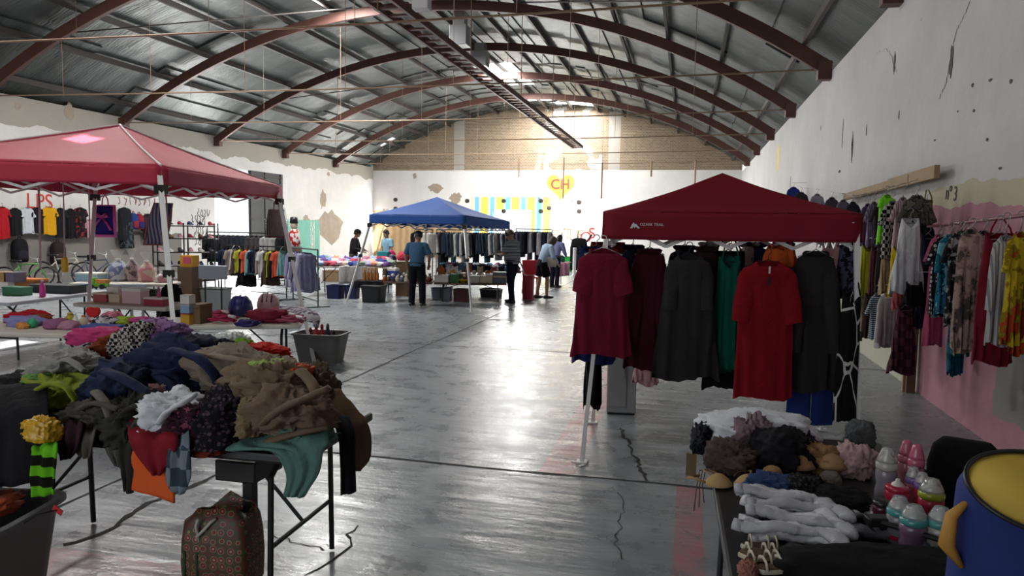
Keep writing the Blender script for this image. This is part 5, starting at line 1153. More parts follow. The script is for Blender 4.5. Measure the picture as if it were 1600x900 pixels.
# toys, purses and clothes on the near toy table
clothitem('red scarf at the left end of the toy table',T2,-10,52,484,506,cloth('a8202a'),201)
clothitem('orange brown scarf behind the green ball',T2,20,60,490,507,cloth('8a4a2c'),202)
clothitem('lavender cloth in front of the red scarf',T2,-5,46,494,511,cloth('8a86b8'),203)
def ball(label,p,r,m,name='ball',cat='ball',band=None,grp=GI):
    t=thing(name,label,cat,(p.x,p.y+r,p.z),0,grp); MB().ball((0,0,r),r,n=24).build('sphere',m,t,smooth=True)
    MB().lathe([(r*.5,-.0),(r*.5,.02),(r*.2,.022)],14,(0,0,2*r-.03)).build('valve_cap',band or m,t,smooth=True); return t
ball('small green ball on the front edge of the toy table',on(T2,44,513),.045,P_('emerald','2f9a70'),band=P_('white','e4e2dd'))
clothitem('small cream and orange toy beside the green ball',T2,22,38,502,514,cloth('c88a4a'),204,'toy','toy')
clothitem('mauve purse in the middle of the toy table',T2,54,92,495,515,cloth('8d5a7a'),205,'purse','purse',amp=.12)
clothitem('dusty pink purse beside the yellow flower pot',T2,80,112,498,516,cloth('a8788c'),206,'purse','purse',amp=.12)
bottleitem('yellow flower ornament on the toy table',T2,103,488,510,.05,P_('mustard','b8a83a'),P_('mustard','b8a83a'),name='ornament',cat='ornament')
bottleitem('white lotion bottle on the toy table',T2,115,488,513,.024,P_('white','e4e2dd'),P_('white','e4e2dd'))
bottleitem('cream jar with an orange lid behind the blue tray',T2,126,492,509,.035,P_('cream','d8c8ac'),P_('orange','d0721f'),name='jar',cat='jar')
hq=on(T2,140,504); ht=thing('heart_ornament','red heart-shaped ornament standing on the toy table','ornament',(hq.x,hq.y+.05,hq.z),0,GI); MB().prism(heart(.075),.03,Matrix.Translation((0,.015,.09))@RB.to_4x4()).build('heart',P_('heartred','c81e24'),ht,bevel=.01); MB().box((0,0,.01),(.06,.05,.02)).build('base',P_('heartred','c81e24'),ht)
clothitem('pink scarf behind the dark sandals of the toy table',T2,148,178,486,502,cloth('c8788c'),207)
clothitem('black and white shoes bunched on the blue tray',T2,132,166,494,511,patt('floral','2a2730','b8b4b8',20),208,'shoes','shoes')
boxitem('long blue tray along the front of the toy table',T2,118,178,509,519,P_('blue','2f4f9a'),dep=.2,lid=False,name='tray',cat='tray')
clothitem('lime green scarf on the toy table',T2,160,196,494,509,cloth('a0b43a'),209)
clothitem('magenta scarf at the right end of the toy table',T2,194,230,494,509,cloth('b84a80'),210)
# helmet table
for i,(y0,y1,a,c,lb) in enumerate([(488,507,'c8a02a','c85a2a','yellow and orange box at the bottom of the box stack by the canopy leg'),(472,489,'8aa8c8','d8dce0','pale blue box in the middle of the box stack by the canopy leg'),(456,473,'dcd8d4','c8c0b8','white box on top of the box stack by the canopy leg')]):
    p=on(T3,288,507); s=pxm(p); z0=p.z+(507-y1)/s*.9; h_=(y1-y0)/s*.92; t=thing('box',lb,'box',(p.x,p.y+.06,z0),0,GI); MB().box((0,0,h_*.42),(.1,.1,h_*.84)).build('carton',P_('c'+a,a),t); MB().box((0,0,h_*.92),(.1,.1,h_*.14)).build('lid',P_('c'+c,c),t)
boxitem('brown cardboard box beside the box stack',T3,294,314,472,506,mat('brown_card',(.16,.1,.05),.8),dep=.2)
hm_=P_('navyblue','23255e',.3)
def helmet(label,T,px,pyb,r,m,m2):
    p=on(T,px,pyb); t=thing('helmet',label,'helmet',(p.x,p.y+r,p.z),.4,GI); mb=MB(); rows=[]
    MB().lathe([(r*.75,0),(r*.97,r*.35),(r,r*.75),(r*.9,r*1.25),(r*.6,r*1.65),(.002,r*1.8)],26,sy=1.1).build('shell',m,t,smooth=True)
    for k in range(3): MB().tube([(r*(k-1)*.4,-r*1.1*cos(q)*.98,r*.75+r*1.02*sin(q)*math.sqrt(max(.1,1-((k-1)*.4)**2))) for q in [pi*i/12 for i in range(1,12)]],.012,6,flat=.6).build('rib',m2,t,smooth=True)
    MB().tube([(-r*.8,0,.02),(-r*.3,-r*.9,.01),(r*.3,-r*.9,.01),(r*.8,0,.02)],.008,6).build('strap',black_plastic,t); return t
helmet('dark blue round helmet on the table beside the pink ropes',T3,365,496,.13,hm_,P_('violet','4a3f8a'))
helmet('pink and grey bicycle helmet on the table with the white print cloth',T3,410,489,.125,P_('helmetpink','b08a94',.4),black_plastic)
for i,(x0,x1,y0,y1,h,lb) in enumerate([(312,366,492,506,'a03050','coil of dark pink skipping rope left of the blue helmet'),(316,350,486,498,'b84a6a','coil of rose skipping rope behind the dark pink coil'),(384,470,486,502,'8a3a50','coil of wine red rope in front of the pink and grey helmet'),(420,472,492,507,'a04a60','coil of dull pink rope at the right end of the helmet table')]):
    p=on(T3,(x0+x1)/2,y1); s=pxm(p); rx=(x1-x0)/s/2; t=thing('skipping_rope',lb,'rope',(p.x,p.y+.1,p.z+.015),0,GI); pts=[]
    for k in range(60): a=k*.42; pts.append((rx*(.7+.3*sin(k*.31))*cos(a),.1*(.7+.3*cos(k*.23))*sin(a),.0009*k+.008*sin(k*1.3)))
    MB().tube(pts,.012,6).build('cord',cloth(h),t,smooth=True); MB().tube([pts[-1],(pts[-1][0]+.1,pts[-1][1]-.05,pts[-1][2])],.016,8).build('handle',P_('grip','d8c8d0'),t)
clothitem('deep red cloth in the middle of the helmet table',T3,376,440,482,505,cloth('7a2438'),211)
o=sheet('cloth',[(aty(425,478,8.0),aty(478,480,8.0)),(aty(432,492,7.6),aty(494,487,7.6)),(aty(450,498,7.4),aty(500,496,7.5)),(aty(486,503,7.4),aty(499,506,7.5)),(aty(490,510,7.4),aty(498,512,7.5))],patt('floral','c8c4c8','6a5a70',14),seed=71,fold=.015,freq=2); tag(o,'white and black printed cloth draped over the right end of the helmet table','cloth',GI)
clothitem('indigo ribbon bow at the front edge of the helmet table',T3,360,392,500,511,cloth('38306a'),212,'ribbon','ribbon')
# tied gift bags and toys at the back of the canopy
def giftbag(label,T,px,py0,pyb,w_px,m):
    p=on(T,px,pyb); s=pxm(p); w_=w_px/s/2; h_=(pyb-py0)/s*.95; t=thing('gift_bag',label,'bag',(p.x,p.y+w_,p.z),0,'tied clear gift bags')
    MB().lathe([(w_*.9,0),(w_*1.0,h_*.12),(w_*.92,h_*.4),(w_*.5,h_*.55),(w_*.2,h_*.64)],18).build('contents',m,t,smooth=True)
    rings=[[Vector((r*w_*1.08*(1+.08*sin(5*a+z*9))*cos(a),r*w_*1.08*(1+.08*sin(5*a+z*9))*sin(a),z*h_)) for a in [2*pi*j/24 for j in range(24)]] for r,z in ((.95,0),(1.05,.12),(1,.4),(.6,.58),(.2,.68),(.16,.72),(.5,.9),(.6,1.0))]
    MB().loft(rings,cap=False).build('clear_bag',film,t,smooth=True); MB().tube([(w_*.2*cos(a),w_*.2*sin(a),h_*.7) for a in [2*pi*j/12 for j in range(12)]],.012,6,closed=True).build('tie',P_('white','e4e2dd'),t); return t
giftbag('clear gift bag with blue and white contents, the largest of the tied bags',T6,173,388,440,32,patt('floral','5a6a9a','b8bcc8',12))
giftbag('clear gift bag with dark brown contents between two lighter bags',T6,199,386,440,21,patt('floral','4a3438','a88c8c',12))
giftbag('clear gift bag with cream and pink contents',T6,220,392,441,27,patt('floral','c8b4a4','c87880',10))
giftbag('small clear gift bag of white things at the end of the row of gift bags',T6,246,418,442,22,patt('floral','c8c0c0','b87078',12))
for i,(a,c) in enumerate([(166,190),(194,214),(216,228)]):
    q0=aty(a,444,T6[0].y-.36); q1=aty(c,456,T6[0].y-.36); t=thing('panel','pale blue panel leaning under the gift bag table, %s from the blue gift bag'%ORD[i],'panel',((q0.x+q1.x)/2,q0.y,q1.z),0,'pale panels'); MB().box((0,0,(q0.z-q1.z)/2),(q1.x-q0.x,.03,q0.z-q1.z)).build('sheet',P_('paleblue2','b8c4d4'),t); MB().box((0,.01,-q1.z/2),(.04,.02,q1.z)).build('prop',grey_steel,t)
# grey tub with bottles right of the helmet table
p=atz(490,568); tb=thing('plastic_tub','grey plastic tub on the floor beyond the right canopy leg','tub',(p.x,p.y+.2,0),.1)
MB().loft([rr_(.25,.17,0),rr_(.25,.17,.01),rr_(.31,.22,.34),rr_(.335,.24,.345),rr_(.335,.24,.365),rr_(.305,.215,.365),rr_(.24,.16,.03)]).build('tub',mat('grey_tub',(.14,.135,.13),.45),tb,bevel=.003)
for i,(dx,h,lb) in enumerate([(-.07,'b02a1e','red squeeze bottle nearest the canopy leg in the grey tub'),(.0,'a8241c','red squeeze bottle in the middle of the grey tub'),(.09,'262a36','dark figure bottle right of the red bottles in the grey tub'),(.16,'1c2030','short dark bottle at the right end of the grey tub'),(-.15,'7a1c18','dark red bottle half hidden at the left of the grey tub')]):
    t=thing('bottle',lb,'bottle',(tb.location.x+dx,tb.location.y+.02*(i%2),.06),0,'bottles in the grey tub'); hh=[.4,.41,.42,.34,.36][i]
    MB().lathe([(.034,0),(.036,.02),(.036,hh*.72),(.02,hh*.82),(.018,hh*.86)],14).build('body',P_('b'+h,h),t,smooth=True); MB().lathe([(.02,hh*.85),(.02,hh*.93),(.008,hh)],12).build('cap',P_('b'+h,h),t,smooth=True)
# black coat on a stand behind the front canopy leg
cs=atz(268,600); cs=Vector((-6.2,8.2,0)); q=aty(268,438,8.2)
st=thing('coat_stand','thin black stand behind the front canopy leg','stand',(q.x,8.2,0)); MB().tube([(0,0,.02),(0,0,q.z+.02)],.014,8).build('pole',black_steel,st); MB().lathe([(.14,0),(.14,.015),(.02,.03)],16).build('base',black_steel,st)
garment('coat','jacket',blk,'black coat hanging behind the front canopy leg','coat',(q.x,8.2,q.z+.05),.2,None,77,L=.8,sw=.13,hem=.17,slw=.05)
# ================================================================== left wall: clothes, bicycles, shoe shelf, racks
WLG='T-shirts on the left wall'
def leftw(kind,m,label,cat,px0,px1,y0,y1,seed,name='t_shirt',**ov):
    X=XL+.16; a=atx(px0,y0,X); c=atx(px1,y0,X); b_=atx((px0+px1)/2,y1,X); L_=(a.z+c.z)/2-b_.z; w_=abs(c.y-a.y)/2
    k=KINDS[kind]; sw=w_/1.3 if k.get('slv',0) else w_
    return garment(name,kind,m,label,cat,(X,(a.y+c.y)/2,(a.z+c.z)/2+.1),pi/2,WLG,seed,cache=True,sw=round(sw,2),hem=round(sw*1.12,2),L=round(L_,2),slw=round(sw*.4,2),slv=.2 if k.get('slv',0) else 0,neck=.07)
c_white=cloth('c2c6ce')
leftw('tee',cloth('a81a22'),'red T-shirt with white print at the left end of the wall row','t-shirt',-8,15,323,373,300)
leftw('tee',cloth('17171b'),'black T-shirt between the red and the white T-shirt on the left wall','t-shirt',12,34,325,368,301)
leftw('tee',c_white,'white T-shirt hanging on the left wall','t-shirt',31,54,324,365,302)
leftw('tee',cloth('1e1720'),'black T-shirt between the white and the yellow T-shirt on the left wall','t-shirt',46,68,324,364,303)
leftw('tee',cloth('d29a16'),'mustard yellow T-shirt hanging on the left wall','t-shirt',64,90,323,367,304)
leftw('tee',cloth('1b1a20'),'black T-shirt with a gold print right of the yellow T-shirt','t-shirt',84,104,325,370,305)
leftw('tee',cloth('141317'),'plain black T-shirt in the middle of the dark shirts on the left wall','t-shirt',100,120,326,372,306)
leftw('tee',patt('floral','151317','2a2226',8,'8c2230'),'black T-shirt with a red print on the left wall','t-shirt',114,136,324,371,307)
leftw('tee',cloth('b48a94'),'dusty pink T-shirt left of the purple drawstring bag','t-shirt',131,147,343,372,308)
leftw('jacket',cloth('1c1d24'),'black jacket right of the purple drawstring bag','jacket',182,206,324,376,309,'jacket')
leftw('jacket',patt('floral','15161b','3c4a4c',10),'dark patterned jacket below the row on the left wall','jacket',186,210,345,388,310,'jacket')
leftw('jacket',cloth('1d1e26'),'dark slate jacket nearest the striped tote on the left wall','jacket',222,240,334,375,311,'jacket')
def backpack(label,p,rz,m,m2,w_=.17,h_=.45,grp='backpacks on the left wall'):
    t=thing('backpack',label,'backpack',p,rz,grp)
    MB().loft([slabring(w_*.9,.08,-h_),slabring(w_,.1,-h_+.05),slabring(w_,.1,-h_*.3),slabring(w_*.8,.08,-.05),slabring(w_*.4,.04,0)]).build('body',m,t,smooth=True)
    MB().loft([slabring(w_*.7,.04,-h_*.92),slabring(w_*.75,.05,-h_*.8),slabring(w_*.7,.045,-h_*.55),slabring(w_*.4,.02,-h_*.5)]).build('pocket',m2,t,smooth=True).location=(0,-.09,0)
    MB().tube([(-.04,0,-.01),(-.03,0,.06),(.03,0,.06),(.04,0,-.01)],.012,6).build('handle',m2,t,smooth=True); return t
for i,(px,py,h,h2,lb) in enumerate([(30,373,'17161a','232028','black backpack hanging low on the wall below the black T-shirt'),(208,333,'2a3a7a','8a2a3a','blue and red backpack hanging on the left wall'),(217,334,'8a2030','2a2a60','red backpack hanging beside the blue one on the left wall'),(227,337,'3a2a30','6a3038','brown backpack hanging nearest the striped tote'),(90,378,'2a2022','3a2c2a','dark brown backpack hanging below the gold printed T-shirt')]):
    q=atx(px,py,XL+.14); backpack(lb,q,pi/2,cloth(h),cloth(h2),.22 if i in(0,4) else .15,.62 if i in(0,4) else .5)
# bicycles
def bicycle(label,p,rz,m,wr=.27,grp='bicycles by the left wall'):
    t=thing('bicycle',label,'bicycle',p,rz,grp); wb=wr*3.4
    for x in (0,wb):
        w_=MB().tube([(x+wr*cos(a),0,wr+wr*sin(a)) for a in [2*pi*i/28 for i in range(28)]],.022,8,closed=True).build('wheel',black_plastic,t,smooth=True)
        sp=MB()
        for i in range(10): sp.tube([(x,0,wr),(x+wr*.97*cos(i*.628),0,wr+wr*.97*sin(i*.628))],.003,4)
        sp.build('spokes',grey_steel,w_)
    bb=(wb*.42,0,wr*.95); st=(wb*.32,0,wr*2.25); hd=(wb*.8,0,wr*2.35); mb=MB()
    for a,c in ((bb,st),(st,hd),(bb,(wb*.82,0,wr*2.1)),((0,0,wr),bb),((0,0,wr),(wb*.34,0,wr*2)),((wb,0,wr),hd)): mb.tube([a,c],.018,8)
    mb.build('frame',m,t,smooth=True)
    MB().tube([hd,(wb*.77,0,wr*2.75)],.014,6).tube([(wb*.7,-.26,wr*2.95),(wb*.76,-.12,wr*2.8),(wb*.77,0,wr*2.75),(wb*.76,.12,wr*2.8),(wb*.7,.26,wr*2.95)],.013,6).build('handlebar',grey_steel,t,smooth=True)
    MB().tube([st,(wb*.3,0,wr*2.5)],.012,6).build('seat_post',grey_steel,t); MB().loft([slabring(.1,.03,0),slabring(.13,.07,.02),slabring(.12,.06,.05)]).build('saddle',black_plastic,t,smooth=True).location=(wb*.27,0,wr*2.5)
    MB().lathe([(.001,-.01),(.07,-.01),(.07,.01),(.001,.01)],16).build('chainring',grey_steel,t).matrix_local=Matrix.Translation(bb)@Matrix.Rotation(pi/2,4,'X')
    return t
for i,(px,py,rz,m,lb,wr) in enumerate([(8,452,.5,P_('bikegreen','5a9a4a'),'green child bicycle under the white T-shirt',.27),(66,446,.35,P_('bikewhite','c8c4b8'),'white framed bicycle under the yellow T-shirt',.31),(112,450,.4,P_('bikeblue','44506a'),'blue grey bicycle behind the purple bag',.31)]):
    q=atz(px,py); bicycle(lb,(q.x,q.y,0),rz,m,wr)
# shoe shelf
q=atz(292,452); sh_=thing('shoe_shelf','black metal shelf full of shoes in front of the bright doorway wall','shelf',(q.x,q.y,0),.35); SW_=1.5
for x in (-SW_/2,0,SW_/2):
    for y in (-.16,.16): MB().box((x,y,.85),(.03,.03,1.7)).build('post',black_steel,sh_)
SHZ=[.25,.6,.95,1.3,1.62]
for z in SHZ: MB().box((0,0,z),(SW_+.03,.36,.025)).build('shelf_board',black_steel,sh_)
def shoe_parts(t,m,m2,s=1.0):
    rings=[]
    for x,w_,h in ((-.13,.03,.07),(-.12,.036,.09),(-.06,.036,.085),(-.02,.038,.065),(.04,.042,.048),(.1,.038,.036),(.14,.02,.022)):
        rings.append([Vector((x*s,w_*s*cos(a),max(.012*s,h*s*.5+h*s*.5*sin(a))+.01*s)) for a in [2*pi*j/14 for j in range(14)]])
    MB().loft(rings).build('upper',m,t,smooth=True); MB().prism([(x*s,y*s) for x,y in [(-.135,-.03),(-.06,-.034),(.05,-.044),(.12,-.036),(.15,0),(.12,.036),(.05,.044),(-.06,.034),(-.135,.03)]],.018*s).build('sole',m2,t,bevel=.003)
def dup(root,loc,rz,label):
    r=root.copy(); C.objects.link(r); r.location=loc; r.rotation_euler=(0,0,rz); r['label']=label
    for ch in list(root.children):
        c=ch.copy(); C.objects.link(c); c.parent=r
    return r
shcol=[('17171a','d8d4d0','black'),('d4d0cc','e4e0dc','white'),('8a2a38','d8d0cc','red'),('4a4448','2a2628','grey'),('6a4a34','2a1e18','brown'),('2a3458','d8d8dc','navy'),('c8909a','e4dcdc','pink')]
Rs=Matrix.Rotation(.35,4,'Z')
lvn=['bottom','second lowest','middle','second highest','top']
for li,z in enumerate(SHZ):
    seen={}
    for k in range(6):
        ci=(li*3+k*2+k//3)%7; h,h2,nm=shcol[ci]; x=-.62+k*.25
        lb='%s shoe on the %s shelf board of the shoe shelf'%(nm,lvn[li])
        if nm in seen: lb='%s shoe farther along the %s shelf board of the shoe shelf'%(nm,lvn[li])
        seen[nm]=1
        t=thing('shoe',lb,'shoe',Vector((q.x,q.y,z+.013))+Rs@Vector((x,-.02,0)),.35-1.1+R.uniform(-.2,.2),'shoes on the black shelf'); shoe_parts(t,cloth(h),cloth(h2),1.15)
# garment racks beside the right canopy leg
def rack(label,a,c,z,m=black_steel,grp='garment racks',foot=.25,frame=False):
    a=Vector((a.x,a.y,0)); c=Vector((c.x,c.y,0)); d=(c-a).normalized(); n_=Vector((-d.y,d.x,0)); t=thing('garment_rack',label,'rack',a,0,grp)
    MB().tube([(0,0,z),tuple(c-a+Vector((0,0,z)))],.016,8).build('rail',m,t)
    for p in (Vector(),c-a):
        MB().tube([p+Vector((0,0,.03)),p+Vector((0,0,z))],.016,8).build('upright',m,t); MB().tube([p-n_*foot+Vector((0,0,.03)),p+n_*foot+Vector((0,0,.03))],.016,8).build('foot',m,t)
    MB().tube([Vector((0,0,.15)),c-a+Vector((0,0,.15))],.012,6).build('lower_bar',m,t); return t
def fillrack(a,c,z,n,cols,kinds,group,labelfmt,seed,ymin=.55,cat='clothes',skip=None,face=.25,scale=1.0):
    """clothes side by side on a rail, seen mostly edge-on"""
    a=Vector((a.x,a.y,0)); c=Vector((c.x,c.y,0)); d=(c-a); ang_=math.atan2(d.y,d.x); rr=random.Random(seed)
    for i in range(n):
        p=a+d*((i+.6)/(n+.2)); kd=kinds[i%len(kinds)]; h=cols[(i*5+i//3)%len(cols)]
        nm={'tee':'shirt','long':'shirt','jacket':'jacket','dress':'dress','ldress':'dress','pants':'trousers','slip':'dress','skirt':'skirt','tank':'top','maxi':'dress'}[kd]
        mt=cloth(h[0]) if len(h)==2 else h[2]
        garment(nm,kd,mt,labelfmt%(h[1],nm,ORD[i]),nm,(p.x,p.y,z+.018),ang_+pi/2-face+rr.uniform(-.25,.25),group,rr.choice((1,2)),hang=scale>.9,cache=True,sz=scale*rr.choice((.92,1.0,1.08)),sx=scale)
a=atz(352,462); c=atz(448,470); rk1=rack('low black garment rack of colourful shirts left of the right canopy leg',a,c,1.2)
cols1=[('1d2436','navy'),('c8563c','coral orange'),('a8a63a','olive yellow'),('9a9a96','grey'),('c0c2c0','off-white'),('262a38','dark blue'),('6f9a9a','pale teal'),('24306a','royal blue'),('17171a','black'),('4a3a34','brown'),('8a7c76','taupe'),('5c5a70','dusty violet')]
fillrack(a,c,1.2,18,cols1,['tee','long','tee','tank','long','tee','dress'],'clothes on the low rack',"%s %s on the low rack, %s from its far left end",5,face=.45,scale=.86)
a=atz(458,470); c=atz(497,482); rk2=rack('grey green garment rack frame beside the low rack',a,c,1.2,P_('rackgreen','4a5a58'))
fillrack(a,atz(484,478),1.2,6,[('8a86a4','lilac'),('a4a2b4','pale lilac'),('6c6a84','slate'),('9a98ac','lavender grey')],['long','dress'],'clothes on the grey green rack',"%s %s on the grey green rack, %s from the canopy leg side",6,face=.5,scale=.86)
a=atz(325,440); c=atz(445,447); rk3=rack('long rack of dark jackets behind the low rack',a,c,1.45)
fillrack(a,c,1.45,16,[('17171b','black'),('26262c','charcoal'),('1e2430','navy'),('3a3638','dark grey'),('8a8a88','pale grey')],['jacket','long'],'jackets on the rear rack',"%s %s on the long rear rack, %s from the shoe shelf",7,face=.3)
# folded white table, crate and toys at the helmet table's back
q0=aty(311,414,10.5); q1=aty(355,437,10.5); t=thing('folded_table','pale grey panel of a folded table standing behind the helmet table','table',((q0.x+q1.x)/2,10.5,0)); MB().box((0,0,(q0.z+q1.z)/2),(q1.x-q0.x,.05,q0.z-q1.z)).build('panel',P_('palegrey','aeb6c4'),t,bevel=.01)
for s in (-1,1): MB().tube([(s*.15,0,0),(s*.15,0,q1.z+.02)],.014,8).build('leg',black_steel,t)
q=atz(338,492); t=thing('wire_crate','grey wire crate with leaves print standing on the floor behind the helmet table','crate',(q.x,q.y,0)); MB().loft([rr_(.2,.16,0),rr_(.24,.2,.5),rr_(.22,.18,.5),rr_(.18,.14,.03)]).build('basket',mat('grey_crate',(.3,.33,.32),.5),t); MB().tube(rr_(.245,.205,.5),.012,6,closed=True).build('rim',black_steel,t)
q=atz(298,492); t=thing('toy_carton','yellow and pink toy carton behind the box stack','box',(q.x,q.y,0)); MB().box((0,0,.45),(.3,.3,.9)).build('stand',darkwood,t); MB().box((0,0,1.0),(.26,.2,.22)).build('carton',P_('toyyellow','d8a02a'),t); MB().box((.02,-.105,1.02),(.16,.01,.12)).build('front_print',P_('toypink','d05a78'),t)
# stool and figure by the teal board
q=atz(460,448); t=thing('figure_ornament','red and white nutcracker figure on a stand by the teal board','ornament',(q.x,q.y,0)); MB().box((0,0,.55),(.3,.3,1.1)).build('stand',darkwood,t)
MB().lathe([(.16,1.1),(.18,1.25),(.14,1.5),(.1,1.58)],16).build('body',patt('floral','b02a2a','d8d4d0',9),t,smooth=True); MB().ball((0,0,1.68),.11,n=16).build('head',P_('face','d8c0b0'),t,smooth=True); MB().lathe([(.12,1.74),(.1,1.9),(.002,1.92)],16).build('hat',black_plastic,t,smooth=True)
# ================================================================== people
skin=mat('skin_brown',(.30,.165,.105),.6,bump=.05,bscale=40); skin2=mat('skin_tan',(.38,.22,.15),.6); hairm=mat('black_hair',(.015,.012,.011),.55,bump=.3,bscale=50); shoe_k=mat('black_shoe',(.014,.013,.013),.5)
def person(name,label,loc,rz,h,shirt,trouser,lean=0.0,arms=None,head=(0,0),sleeve=.5,long_=False,legs=None,cap=None,hair='short',hairc=None,shorts=False,skirt=False,shoes=None,belly=.0,sk=None,solewhite=False,group=None):
    """one continuous body, facing +Y, feet at the origin; arms/legs give joint offsets"""
    sk=sk or skin; S=h/1.72; t=thing(name,label,'person',loc,rz,group)
    def U(p):
        p=Vector(p); z=p.z-.94
        if z>0: p=Vector((p.x,p.y*cos(lean)+z*sin(lean),.94+z*cos(lean)-p.y*sin(lean)))
        return p*S
    legs=legs or [(-.1,0,0),(.1,0,0)]; arms=arms or [((-.235,.02,1.14),(-.25,.1,.9)),((.235,.02,1.14),(.25,.1,.9))]
    body=MB(); tr=MB(); sh=MB(); sho=[]
    for i,(s,(fx,fy,bend)) in enumerate(zip((-1,1),legs)):
        hip=Vector((s*.09,0,.9))*S; foot=Vector((fx,fy,.08))*S; knee=(hip+foot)/2+Vector((0,.03+bend,.02))*S
        body.tube([hip,hip.lerp(knee,.5),knee,knee.lerp(foot,.35),foot],[.08*S,.07*S,.052*S,.055*S,.038*S],14)
        body.tube([foot+Vector((0,-.04,-.03))*S,foot+Vector((0,.06,-.045))*S,foot+Vector((.01*s,.15,-.055))*S],[.036*S,.036*S,.022*S],10)
        e=.42 if shorts else .97
        kp=[hip+Vector((0,0,.04))*S,hip.lerp(knee,.5),knee,knee.lerp(foot,.5),foot+Vector((0,-.005,-.02))*S]; kr=[.108*S,.1*S,.08*S,.075*S,.072*S]
        if shorts or skirt: kp=kp[:2]+[hip.lerp(knee,.85)]; kr=[.112*S,.115*S,.11*S]
        tr.tube(kp,kr,16)
        m_=MB(); m_.loft([[foot+Vector(((.047*cos(a))*w_*S,(y+.0)*S,max(-.078,-.05+hh*sin(a))*S)) for a in [2*pi*j/14 for j in range(14)]] for y,w_,hh in ((-.085,.6,.04),(-.06,.95,.06),(.0,1.0,.06),(.08,1.05,.04),(.14,1.0,.03),(.19,.5,.02))]); sho.append((m_,foot))
    tors=[(.86,.135,.1),(.95,.15,.105+belly*.5),(1.06,.145,.1+belly),(1.2,.155,.105+belly*.6),(1.32,.175,.1),(1.4,.165,.08),(1.44,.09,.06)]
    def ring(z,w_,d_,g=0.0,n=22): return [U((( w_+g)*math.copysign(abs(cos(a))**.8,cos(a)),(d_+g)*sin(a)+(belly*.4 if z<1.25 and sin(a)>0 else 0),z)) for a in [2*pi*j/n for j in range(n)]]
    body.loft([ring(*q) for q in tors]); tr.loft([ring(z,w_,d_,.018) for z,w_,d_ in ((.84,.13,.1),(.92,.145,.105),(.99,.14,.1+belly*.8))])
    lo=.9 if not shirt.name.startswith('tuck') else .97
    sh.loft([ring(z,w_,d_,.02) for z,w_,d_ in [(lo,.15,.105+belly*.6)]+tors[2:]])
    nk=U((0,.0,1.42)); hd=U((0,.02+head[0],1.585+head[1])); body.tube([nk,nk.lerp(hd,.5),hd],[.058*S,.052*S,.05*S],12)
    hf=U((0,1,1.585))-U((0,0,1.585)); hf.normalize()
    body.ball(hd,.1*S,.78,.96,1.18,20); fw=Vector((0,1,0)); pitch=head[2] if len(head)>2 else 0.0; HM=Matrix.Rotation(-pitch,3,'X')
    def hp(x,y,z): return hd+HM@(Vector((x,y,z))*S)
    body.tube([hp(0,.088,.02),hp(0,.112,-.022),hp(0,.09,-.03)],[.012*S,.016*S,.012*S],8)
    body.ball(hp(0,.04,-.075),.055*S,1,1.05,.8,12)
    for s in (-1,1): body.ball(hp(s*.08,-.0,-.01),.024*S,.5,.8,1.3,10)
    for i,(s,(el,wr)) in enumerate(zip((-1,1),arms)):
        sh0=U((s*.185,0,1.375)); el=U(el); wr=U(wr); fd=(wr-el).normalized()
        body.tube([sh0,sh0.lerp(el,.5),el,el.lerp(wr,.4),wr],[.052*S,.046*S,.038*S,.038*S,.026*S],12)
        palm=wr+fd*.05*S; side=fd.cross(Vector((0,1,.3))).normalized(); nrm_=fd.cross(side).normalized()
        body.tube([wr,palm,wr+fd*.095*S],[.026*S,.036*S,.034*S],12,flat=.5)
        for k in range(4):
            b_=wr+fd*.09*S+side*((k-1.5)*.019*S); ln=(.062,.075,.07,.055)[k]*S; body.tube([b_,b_+fd*ln*.5+nrm_*.006*S,b_+fd*ln*.9+nrm_*.024*S],[.0095*S,.009*S,.007*S],8)
        b_=wr+fd*.03*S+side*.028*S; body.tube([b_,b_+fd*.03*S+side*.03*S,b_+fd*.06*S+side*.034*S],[.012*S,.011*S,.008*S],8)
        en=sh0.lerp(el,.85) if not long_ else el.lerp(wr,.92)
        pp=[U((s*.12,0,1.39)),sh0,sh0.lerp(el,.5),en] if not long_ else [U((s*.12,0,1.39)),sh0,sh0.lerp(el,.5),el,el.lerp(wr,.5),en]
        sh.tube(pp,([.06*S,.075*S,.072*S,.075*S] if not long_ else [.06*S,.075*S,.068*S,.062*S,.056*S,.05*S]),14)
    def rm(mb,nm,m,v,par): 
        o=mb.build(nm,m,par,smooth=True); md=o.modifiers.new('Remesh','REMESH'); md.mode='VOXEL'; md.voxel_size=v; md.use_smooth_shade=True
        md=o.modifiers.new('Smooth','SMOOTH'); md.iterations=3; md.factor=.5; return o
    rm(body,'body',sk,.0095,t); rm(tr,'trousers' if not(shorts or skirt) else ('shorts' if shorts else 'skirt'),trouser,.014,t); rm(sh,'shirt',shirt,.014,t)
    for m_,foot in sho:
        o=m_.build('shoe',shoes or shoe_k,t,smooth=True)
        if solewhite: MB().box(foot+Vector((0,.05,-.072))*S,(.085*S,.26*S,.02*S)).build('sole',white_plastic,o,bevel=.004)
    if not shorts and not skirt: MB().loft([ring(z,w_,d_,.036) for z,w_,d_ in ((.955,.148,.1),(.985,.147,.1+belly*.7))],cap=False).build('belt',black_plastic,t,smooth=True)
    hc_=hairc or hairm
